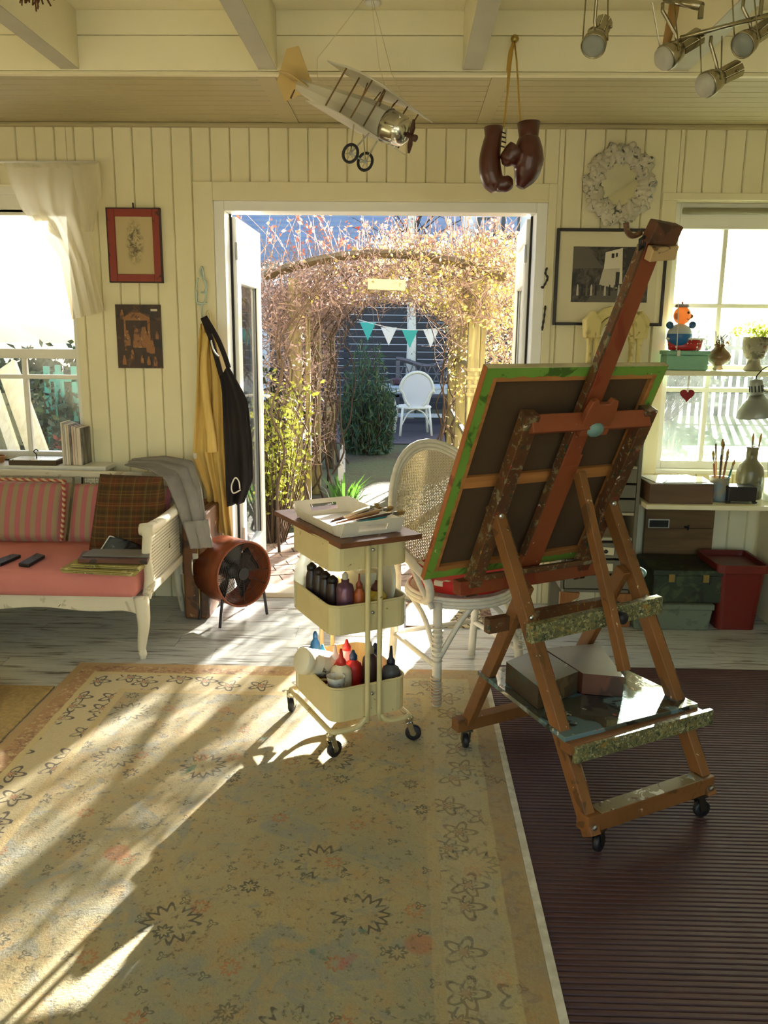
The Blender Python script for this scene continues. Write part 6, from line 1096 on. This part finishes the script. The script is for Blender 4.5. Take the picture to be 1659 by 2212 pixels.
MB().tube(smooth_path([lc+ax_*.187, lc+ax_*.20+V(.01, 0, .01), lc+ax_*.22+V(.06, .0, .03), lc+V(.16, .05, .25), lc+V(.3, .08, .24)], 6), .003, 6).build('cord', M_seam, lp, smooth=True); MB().tube([lc+ax_*.13+V(.03, 0, 0), lc+V(.25, .02, .06), lc+V(.55, .05, -.2)], .006, 6).build('arm', M_lg, lp); MB().ell(lc+ax_*.045, (.028, .028, .036), 14, 10).build('bulb', sheer('bulb_glass', '#dfe6e0', .5, .3, .3), lp, smooth=True)
# ---- on the window shelf
SY = 4.375
def shx(px): return P(px, 790, SY).x
bin_box('tin_box', 'mint green tin box on the window shelf under the red dish', shx(1432), shx(1521), 4.315, 4.43, SHZ+.0005, P(1480, 757, SY).z, worn('mint_tin', '#7fae90', [('#3f6a54', 14, .64), ('#5a8a70', 8, .58)], .5), lid=.022)
zt1 = P(1480, 757, SY).z+.0005; b = NB('polka_red'); v = b.co('Object', (58, 58, 58)); vo = b.node('ShaderNodeTexVoronoi'); vo.inputs['Scale'].default_value = 1.0; vo.inputs['Randomness'].default_value = 0.0; b.link(v, vo.inputs['Vector']); M_pol = b.done(b.mix(b.step(vo.outputs[0], .30, .34), lin('#e6d8cc'), lin('#b01d22')), .3)
rd = thing('oval_dish', 'red polka-dot oval dish under the roly-poly toy', 'dish', ((shx(1435)+shx(1515))/2, SY, zt1)); rc = V((shx(1437)+shx(1514))/2, SY, zt1); rw = (shx(1514)-shx(1437))/2; MB().lathe([(0, 0), (rw*.85, 0), (rw*.9, .004), (rw, .058), (rw*.97, .058), (rw*.87, .006), (0, .006)], 32, rc, (0, 0, 1), 1, .55).build('body', M_pol, rd, smooth=True); MB().tube([rc+V(rw*math.cos(a)*1.02, rw*.56*math.sin(a), .058) for a in np.linspace(0, 2*math.pi, 33)[:-1]], .005, 6, closed=True).build('white_rim', pl('#efe9dd', .3), rd, smooth=True)
tz = zt1+.008; tx = P(1470, 700, SY).x; tp = P(1470, 690, SY); ry = thing('roly_poly_toy', 'vintage roly-poly sailor toy with orange head and blue-white body on the shelf', 'toy', (tx, SY, tz)); tr_ = .063; bc_ = V(tx, SY, tz+tr_)
b = NB('toy_body'); v = b.co('Object'); Z_ = b.sep(v)[2]; z0_ = tr_; col = b.mix(b.math('GREATER_THAN', Z_, tr_*1.18), lin('#1f5f9a'), lin('#b9c0bc')); col = b.mix(b.math('LESS_THAN', Z_, tr_*.28), col, lin('#a8242a')); M_toy = b.done(col, .3)
MB().ell(bc_, tr_, 28, 18).build('body', M_toy, ry, smooth=True); hc_ = bc_+V(.005, 0, tr_*1.62); hr = .043; M_org = sheer('orange_plastic', '#eea866', .4, .35)
MB().ell(hc_, (hr, hr, hr*1.06), 24, 16).build('head', M_org, ry, smooth=True); MB().ell(hc_+V(-hr*.75, -.02, -.004), (.014, .008, .018), 12, 8).build('ear', mat('ear_orange', '#c9743c', .4), ry, smooth=True); MB().ell(hc_+V(hr*.98, -.008, -.004), .012, 12, 8).build('nose', mat('nose_brown', '#9a5a34', .4), ry, smooth=True)
for dx in (.018,): MB().ell(hc_+V(dx, -hr*.88, .013), (.007, .004, .007), 10, 7).build('eye', mat('eye_dark', '#2a1c14', .3), ry, smooth=True)
MB().tube(smooth_path([hc_+V(.014, -hr*.90, -.018), hc_+V(.024, -hr*.80, -.021), hc_+V(.033, -hr*.62, -.014)], 4), .0022, 5).build('mouth', mat('mouth_red', '#8a3a1e', .4), ry, smooth=True)
MB().lathe([(0, 0), (.03, 0), (.034, .005), (.032, .014), (.02, .017), (0, .018)], 18, hc_+V(-.004, 0, hr*.92)).build('cap', mat('grey_cap', '#8a8078', .6), ry, smooth=True); MB().ell(hc_+V(-.004, 0, hr*.92+.023), .006, 10, 7).build('pompom', mat('pompom_red', '#a04a44', .7), ry, smooth=True)
for sx, dz in ((-1, .0), (1, .002)): MB().ell(bc_+V(sx*tr_*.9, -.012, tr_*.85+dz), (.019, .017, .019), 14, 9).build('hand', mat('toy_blue', '#1d5486', .3), ry, smooth=True)
vx = shx(1551); bottle('glass_vase', 'squat brown glass vase with dried stalks on the window shelf', (vx, SY, SHZ+.0005), [(0, 0), (.022, 0), (.026, .008), (.018, .018), (.03, .03), (.055, .052), (.06, .07), (.05, .092), (.03, .108), (.022, .118), (.028, .13), (.024, .13), (.019, .116), (.045, .09), (.054, .07), (.02, .025), (0, .022)], sheer('amber_glass', '#6f5230', .4, .15, .25), cat='vase', n=28)
ds = thing('dried_stalks', 'dark dried stalks sticking out of the brown glass vase', 'plant', (vx, SY, SHZ+.1)); ps = [[V(vx+random.gauss(0, .008), SY, SHZ+.09), V(vx+random.gauss(0, .015), SY+random.gauss(0, .01), SHZ+.14), V(vx+random.gauss(0, .03), SY+random.gauss(0, .02), SHZ+random.uniform(.15, .2))] for _ in range(14)]; twigs('stalks', mat('dried_stalk', '#4a3a2a', .9), ps, .0025, ds, 4, .4); cloud('seed_heads', leafmat('dry_leaf', ['#5a4632', '#7a6242', '#3c3024']), [tuple(p[1]+V(random.gauss(0, .012), random.gauss(0, .012), random.gauss(-.01, .006))) for p in ps for _ in range(3)], .016, ds)
hx = shx(1627); hpz = SHZ+.0005; hp = thing('head_planter', 'weathered stone planter shaped like a head on the window shelf', 'planter', (hx, SY, hpz)); M_stn = worn('weathered_stone', '#8f8672', [('#5f5a48', 12, .56), ('#b5ad98', 18, .62), ('#7a4f38', 9, .68)], .9, '#7f765f', 8)
MB().lathe([(0, 0), (.048, 0), (.05, .01), (.036, .03), (.032, .055), (.05, .075), (.062, .105), (.066, .14), (.064, .168), (.06, .17), (.056, .165), (.05, .10), (0, .09)], 30, (hx, SY, hpz), (0, 0, 1), .95, .95).build('head_body', M_stn, hp, smooth=True)
fcd = V(.45, -.89, 0); fsd = V(.89, .45, 0); fb = V(hx, SY, hpz)
for nm, c_, r_ in (('nose', fb+fcd*.060+V(0, 0, .118), (.008, .010, .018)), ('brow', fb+fcd*.054+V(0, 0, .143), (.034, .012, .007)), ('lips', fb+fcd*.055+V(0, 0, .090), (.014, .008, .006)), ('chin', fb+fcd*.044+V(0, 0, .074), (.018, .014, .012)), ('ear', fb-fsd*.058+fcd*.008+V(0, 0, .12), (.007, .011, .018)), ('ear', fb+fsd*.058+fcd*.008+V(0, 0, .12), (.007, .011, .018))): MB().ell(c_, r_, 12, 8, rotz(math.atan2(fsd.y, fsd.x))).build(nm, M_stn, hp, smooth=True)
for s_ in (-1, 1): MB().ell(fb+fcd*.0555+fsd*s_*.020+V(0, 0, .131), (.009, .006, .005), 10, 7, rotz(math.atan2(fsd.y, fsd.x))).build('eye', M_stn, hp, smooth=True)
gp = thing('trailing_plant', 'sunlit yellow-green plant growing out of the head planter', 'plant', (hx, SY, hpz+.16)); cl = []; ps = []
for k in range(34):
    a = random.random()*6.28; L = random.uniform(.05, .15); e = V(hx+math.cos(a)*L, SY+math.sin(a)*L*.45, hpz+.175+random.uniform(.0, .06)); s_ = V(hx+math.cos(a)*.02, SY+math.sin(a)*.02, hpz+.15); ps.append([s_, s_.lerp(e, .5)+V(0, 0, .03), e]); cl += [tuple(e+V(*rng.normal(0, .014, 3))) for _ in range(7)]
twigs('stems', mat('green_stem', '#7c8a3a', .7), ps, .0018, gp, 4); cloud('leaves', leafmat('sunlit_leaf', ['#a9b23a', '#c9c95a', '#7f8f2a', '#e0d878'], .65), cl, .026, gp)
# string with tag, heart
sg = thing('string_tag', 'white string with a small paper tag hanging before the toy', 'string', P(1463, 760, 4.29)); s0, s1 = P(1466, 640, 4.29), P(1462, 757, 4.29); MB().tube([s0, s0.lerp(s1, .5)+V(.002, 0, 0), s1], .0022, 5).build('string', pl('#e2dccc', .8), sg); MB().box(P(1466, 763, 4.29), (.016, .004, .028)).build('tag', pl('#d8d0ba', .8), sg, bevel=.001)
hh = thing('heart_ornament', 'small dark red heart hanging on a white ribbon below the window shelf', 'ornament', P(1485, 868, 4.30)); hcx = P(1485, 853, 4.30); hs = .0022
ht = [(16*math.sin(t)**3, 13*math.cos(t)-5*math.cos(2*t)-2*math.cos(3*t)-math.cos(4*t)) for t in np.linspace(0, 2*math.pi, 31)[:-1]]; MB().prism([(a*hs, c_*hs) for a, c_ in ht][::-1], hcx, (1, 0, 0), (0, 0, 1), -.012).build('heart', mat('dark_red_felt', '#8a1c22', .8), hh, bevel=.004); rt = V(hcx.x, 4.30, SHZ-.026); MB().bar(hcx+V(0, 0, .014), rt, .008, .0015, (0, 1, 0)).build('ribbon', pl('#ece8de', .8), hh)
# ================================================================ hanging from the ceiling
T_, N_ = P(632, 178, 3.46), P(893, 297, 3.20); fax = (N_-T_).normalized(); fL = (N_-T_).length; spn = fax.cross(V(0, 0, 1)).normalized(); fup = spn.cross(fax).normalized(); spn, fup = spn*math.cos(.10)+fup*math.sin(.10), fup*math.cos(.10)-spn*math.sin(.10)
pln = thing('model_aeroplane', 'model biplane of white paper and wood hanging nose-down from the ceiling', 'model plane', T_.lerp(N_, .6)); M_ppr = sheer('white_paper_skin', '#e8e2cf', .3, .7); M_crp = sheer('cream_tail_paper', '#e6cf94', .4, .7); M_brs = mat('brass_wood', '#7a5c34', .5)
def fp(a, b_, c_): return T_+fax*a*fL+spn*b_+fup*c_
rad = lambda a: .016+.044*min(1, a/.62)**.8
MB().tube([fp(a, 0, 0) for a in np.linspace(.06, .80, 12)], [rad(a) for a in np.linspace(.06, .80, 12)], 8).build('fuselage', M_ppr, pln)
MB().lathe([(rad(.8)+.001, 0), (.058, .012), (.056, .05), (.046, .075), (.026, .088), (0, .09)], 20, fp(.80, 0, 0), fax).build('engine_cowl', mat('polished_tin', '#cfcbbd', .2, 1.0), pln, smooth=True)
for k in range(7): a = k*2*math.pi/7; d = spn*math.cos(a)+fup*math.sin(a); MB().tube([fp(.83, 0, 0)+d*.052, fp(.90, 0, 0)+d*.05], .007, 6).build('cylinder', mat('polished_tin', ''), pln, smooth=True)
nose = fp(.80, 0, 0)+fax*.09; MB().lathe([(0, 0), (.010, 0), (.008, .02), (.012, .03), (.012, .04), (0, .046)], 12, nose, fax).build('spinner', mat('dark_wood', '#4a2a1a', .5), pln, smooth=True); pd_ = (spn*.5+fup*.86).normalized()
for s_ in (-1, 1): MB().tube([nose+fax*.018, nose+fax*.018+pd_*s_*.03, nose+fax*.018+pd_*s_*.06], [.006, .010, .004], 8, flat=.35).build('propeller_blade', mat('dark_wood', ''), pln, smooth=True)
def wing(nm, a0, a1, c_, half, m, dih=.0):
    q = MB()
    def f(u, v): s_ = (v*2-1)*half; a = a0+(a1-a0)*u; return fp(a, s_, c_+.010*math.sin(math.pi*min(1, u*1.05))+dih*abs(s_))
    q.grid(f, 8, 13); return q.build(nm, m, pln, smooth=True, solid=.004)
wing('upper_wing', .46, .88, .092, .20, M_ppr); wing('lower_wing', .40, .80, -.052, .19, M_ppr)
for b_ in (-.18, -.09, .09, .18):
    for a in (.54, .74): MB().tube([fp(a, b_, -.042), fp(a+.04, b_, .10)], .0028, 6).build('strut', M_brs, pln, smooth=True)
for b_ in (-.03, .03):
    for a in (.58, .72): MB().tube([fp(a, b_, .03), fp(a+.02, b_*1.6, .098)], .0024, 6).build('cabane_strut', M_brs, pln, smooth=True)
wing('tailplane', .0, .17, .006, .10, M_crp); MB().add([fp(.17, 0, .015), fp(.0, 0, -.075), fp(-.12, 0, -.02), fp(-.14, 0, .10), fp(-.06, 0, .125)], [(0, 1, 2, 3, 4)]).build('fin', M_crp, pln, solid=.004); MB().tube([fp(.04, 0, -.02), fp(.035, 0, -.055)], .004, 6).build('tail_skid', mat('dark_wood', ''), pln)
for b_ in (-.055, .055):
    wc = fp(.66, b_, -.135)+V(.01, 0, -.012); MB().tube(ring(wc, .031, 26, spn), .0055, 8, closed=True).build('tyre', M_rub, pln, smooth=True)
    q = MB()
    for k in range(6): a = k*math.pi/3; x_, y_, _ = basis(spn); q.tube([wc, wc+(x_*math.cos(a)+y_*math.sin(a))*.03], .001, 4)
    q.lathe([(0, -.005), (.006, -.005), (.006, .005), (0, .005)], 10, wc, spn); q.build('spokes', M_metal, pln)
    for a in (.60, .74): MB().tube([fp(a, b_*.6, -.04), wc], .003, 6).build('gear_leg', mat('polished_tin', ''), pln)
MB().tube([fp(.66, -.055, -.135)+V(.01, 0, -.012), fp(.66, .055, -.135)+V(.01, 0, -.012)], .003, 6).build('axle', M_metal, pln)
hkp = P(800, 18, 3.45); hkp = V(hkp.x, 3.45, ZT)
for a, b_ in ((.2, 0), (.74, .1), (.78, -.1)): MB().tube([fp(a, b_*.5, .02 if a < .5 else .105), fp(a, b_*.3, .02)+V(.0, 0, .16 if a > .5 else .1), hkp], .0013, 4).build('hanging_string', pl('#d9cfa8', .8), pln)
# boxing gloves
M_gv = mat('oxblood_leather', '#4f1f16', .35, c2='#38140f', scale=7, coat=.3, bump=.1, bscale=40); YG = 3.40; pxm = 1/1800*3.5
def glove(label, spine, thumb, cuff, lace=None):
    t = thing('boxing_glove', label, 'boxing glove', P(spine[-1][0], spine[-1][1]+20, YG)); q = MB(); sp = smooth_path([P(x_, y_, YG) for x_, y_, _ in spine], 5); rs = [spine[min(i//5, len(spine)-1)][2]*(1-(i % 5)/5)+spine[min(i//5+1, len(spine)-1)][2]*((i % 5)/5) for i in range(len(sp))]
    q.tube([sp[0]-(sp[1]-sp[0])*.3]+sp+[sp[-1]+(sp[-1]-sp[-2]).normalized()*rs[-1]*pxm*.6], [.004]+[r*pxm for r in rs]+[rs[-1]*pxm*.55], 20, flat=.85); th_ = smooth_path([P(x_, y_, YG-.03) for x_, y_, _ in thumb], 4); tr2 = [thumb[min(i//4, len(thumb)-1)][2] for i in range(len(th_))]; q.tube(th_+[th_[-1]+(th_[-1]-th_[-2]).normalized()*tr2[-1]*pxm*.6], [r*pxm for r in tr2]+[tr2[-1]*pxm*.5], 14)
    o = q.build('mitt', M_gv, t, smooth=True); md_ = o.modifiers.new('remesh', 'REMESH'); md_.mode = 'VOXEL'; md_.voxel_size = .005; md_.use_smooth_shade = True; sm = o.modifiers.new('relax', 'SMOOTH'); sm.factor = .5; sm.iterations = 6
    c0_, c1_, r0, r1 = cuff; MB().lathe([(r1*pxm, 0), (r0*pxm*1.04, (P(*c0_, YG)-P(*c1_, YG)).length), (r0*pxm*.85, (P(*c0_, YG)-P(*c1_, YG)).length), (r1*pxm*.9, .004)], 20, P(*c1_, YG), P(*c0_, YG)-P(*c1_, YG), 1, .85, cap=False).build('cuff', M_gv, t, smooth=True)
    if lace:
        for x_, y_ in lace: MB().tube([P(x_-5, y_, YG-.028), P(x_+4, y_+3, YG-.022)], .003, 5).build('lace', mat('dark_lace', '#2a1a14', .8), t)
    return t
glove('left of the two hanging brown leather boxing gloves, thumb to the right', [(1067, 292, 19), (1062, 315, 22), (1058, 345, 25), (1060, 375, 26), (1068, 398, 24)], [(1075, 398, 15), (1090, 398, 16), (1098, 390, 13)], ((1066, 275), (1066, 300), 21, 19), [(1088, 285), (1089, 295), (1089, 305), (1086, 315)]); glove('right and larger of the two hanging brown boxing gloves', [(1143, 295, 22), (1142, 315, 30), (1142, 345, 35), (1137, 372, 31), (1128, 393, 20)], [(1118, 322, 20), (1102, 338, 18), (1094, 350, 13)], ((1142, 265), (1142, 298), 25, 22))
cdr = thing('glove_cord', 'yellow cord tied to a ceiling hook holding the boxing gloves', 'cord', P(1110, 90, YG)); hk0 = P(1111, 86, 3.6); M_yc = mat('yellow_cord', '#b8923c', .8)
for a, b_ in ((P(1104, 130, 3.55), P(1088, 274, YG)), (P(1116, 130, 3.55), P(1124, 264, YG))): MB().tube([hk0, a, b_], .0035, 6).build('cord_strand', M_yc, cdr, smooth=True)
MB().tube(smooth_path([hk0, P(1103, 115, 3.56), P(1098, 160, 3.53), P(1096, 205, 3.5)], 5), [.006]*4+[.009]*6+[.004]*6, 6).build('knot_tassel', M_yc, cdr, smooth=True); MB().lathe([(.006, 0), (.014, .004), (.016, .014), (.01, .022), (0, .024)], 12, hk0-V(0, .0, .0), (0, -1, 0)).build('brass_knob', mat('dull_brass', ''), cdr, smooth=True); MB().tube([hk0, V(hk0.x, YF-.001, hk0.z)], .005, 6).build('knob_screw', mat('dull_brass', ''), cdr)
# spotlights
M_nik = mat('brushed_nickel', '#a39a80', .25, 1.0); M_opal = sheer('opal_glass', '#e6e2d4', .5, .4); YS = 2.6
def spot(par, px, py, ang, tilt_, opal, stem_top, k, sc=1.0):
    c_ = P(px, py, YS); d = V(math.cos(ang)*math.cos(tilt_), math.sin(ang)*math.cos(tilt_), math.sin(tilt_)).normalized(); x_, y_, _ = basis(d)
    h = MB(); h.lathe([(.012, -.045), (.026, -.03), (.034, -.005), (.036, .02), (.033, .022), (.028, -.002), (.01, -.03)], 22, c_, d, cap=False); h = h.build('lamp_head', M_nik, par, smooth=True)
    MB().lathe([(0, .012), (.032, .012), (.032, .020 if not opal else .03), (.02, .026 if not opal else .042), (0, .028 if not opal else .045)], 20, c_, d).build('lens', M_opal if opal else sheer('spot_glass', '#cfd4c8', .4, .15, .4), h, smooth=True)
    for j in range(4): a = j*math.pi/4-.6; e_ = (x_*math.cos(a)+y_*math.sin(a))*.022; MB().bar(c_-d*.035+e_, c_-d*.105+e_*1.1, .016, .003, tuple(e_)).build('cooling_fin', M_nik, h)
    MB().tube(smooth_path([c_-d*.04-x_*.02, c_-d*.08-x_*.035, c_-d*.10, c_-d*.075+x_*.03], 4), .004, 6).build('cable_loop', M_nik, h, smooth=True)
    for s_ in (-1, 1): MB().tube([c_+x_*s_*.036, stem_top+V(s_*.030, 0, 0)], .0022, 5).build('suspension_wire', M_nik, h)
    MB().tube([c_-d*.03, c_-d*.03+V(-.01, 0, .04), stem_top+V(.0, 0, -.02), stem_top], .005, 7).build('stem', M_nik, h, smooth=True)
r0, r1 = P(1470, 82, YS), P(1700, 22, YS)
sr = thing('spotlight_rail', 'nickel ceiling rail with three swivelling spotlights at the top right', 'spotlight', r0.lerp(r1, .5)); MB().tube([r0, r1], .0065, 8).build('rail', M_nik, sr, smooth=True)
for p in (r0.lerp(r1, .75),): MB().tube([p, V(p.x, p.y, ZT)], .006, 8).build('ceiling_rod', M_nik, sr)
spot(sr, 1448, 118, math.pi*1.12, -.55, True, P(1432, 6, YS), 0); spot(sr, 1536, 178, math.pi*1.15, -.45, True, P(1536, 78, YS), 1); spot(sr, 1612, 92, math.pi*1.2, -.55, False, P(1606, 0, YS), 2)
q0_, q1_ = P(1438, -4, YS+.05), P(1515, 14, YS-.05); sr2 = thing('spotlight_rail', 'single nickel spotlight with steel fins left of the spotlight rail', 'spotlight', q0_); MB().tube([P(1270, -30, YS), P(1330, -22, YS)], .008, 8).build('rail', M_nik, sr2); spot(sr2, 1285, 92, math.pi*1.35, -.75, False, P(1290, -22, YS), 3, 1.1); p = P(1300, -26, YS); MB().tube([p, V(p.x, p.y, ZT)], .006, 8).build('ceiling_rod', M_nik, sr2)
sr3 = thing('rail_end', 'short nickel tube end above the spotlight rail', 'rail', q0_); MB().tube([q0_, q1_], .012, 10).build('tube', M_nik, sr3, smooth=True); MB().tube([q0_, V(q0_.x, q0_.y, ZT)], .006, 8).build('ceiling_rod', M_nik, sr3); MB().tube([q1_, q1_-V(0, 0, .03)], .008, 8).build('end_peg', M_nik, sr3)
ws = P(1452, 40, YS+.05); one(MB().tube([ws+V(.01, 0, .10), ws, ws-V(.012, 0, .07)], [.016, .015, .011], 8), 'wooden_peg', wood('peg_wood', '#b58a4a', '#8f6a34', .6, 2), 'short pale wooden stick hanging behind the spotlight rail', 'stick', smooth=True)
db = thing('dried_bunch', 'edge of a brown dried bunch hanging at the top left beam', 'dried flowers', P(75, -20, 2.9)); cb_ = P(72, -28, 2.9); ps = [[cb_+V(0, 0, .12), cb_+V(random.gauss(0, .02), random.gauss(0, .02), .05), cb_+V(random.gauss(.01, .035), random.gauss(0, .03), random.uniform(-.05, .0))] for _ in range(60)]; twigs('stalks', mat('dry_brown', '#6a4426', .9), ps, .004, db, 4, .3); MB().tube([cb_+V(0, 0, .11), V(cb_.x, cb_.y, ZT)], .002, 5).build('string', M_twig2, db)

wt_ = thing('wicker_tray', 'edge of a round brown wicker tray on the jute rug at the left', 'tray', (-1.775, 3.1, .009)); 
for k in range(3): MB().tube(ring((-1.775, 3.1, .02+k*.02), .12+.004*k, 26), .011, 6, closed=True).build('coil', mat('basket_cane', ''), wt_, smooth=True)
MB().lathe([(0, 0), (.12, 0), (.12, .006), (0, .006)], 24, (-1.775, 3.1, .0095)).build('base', mat('basket_cane', ''), wt_)
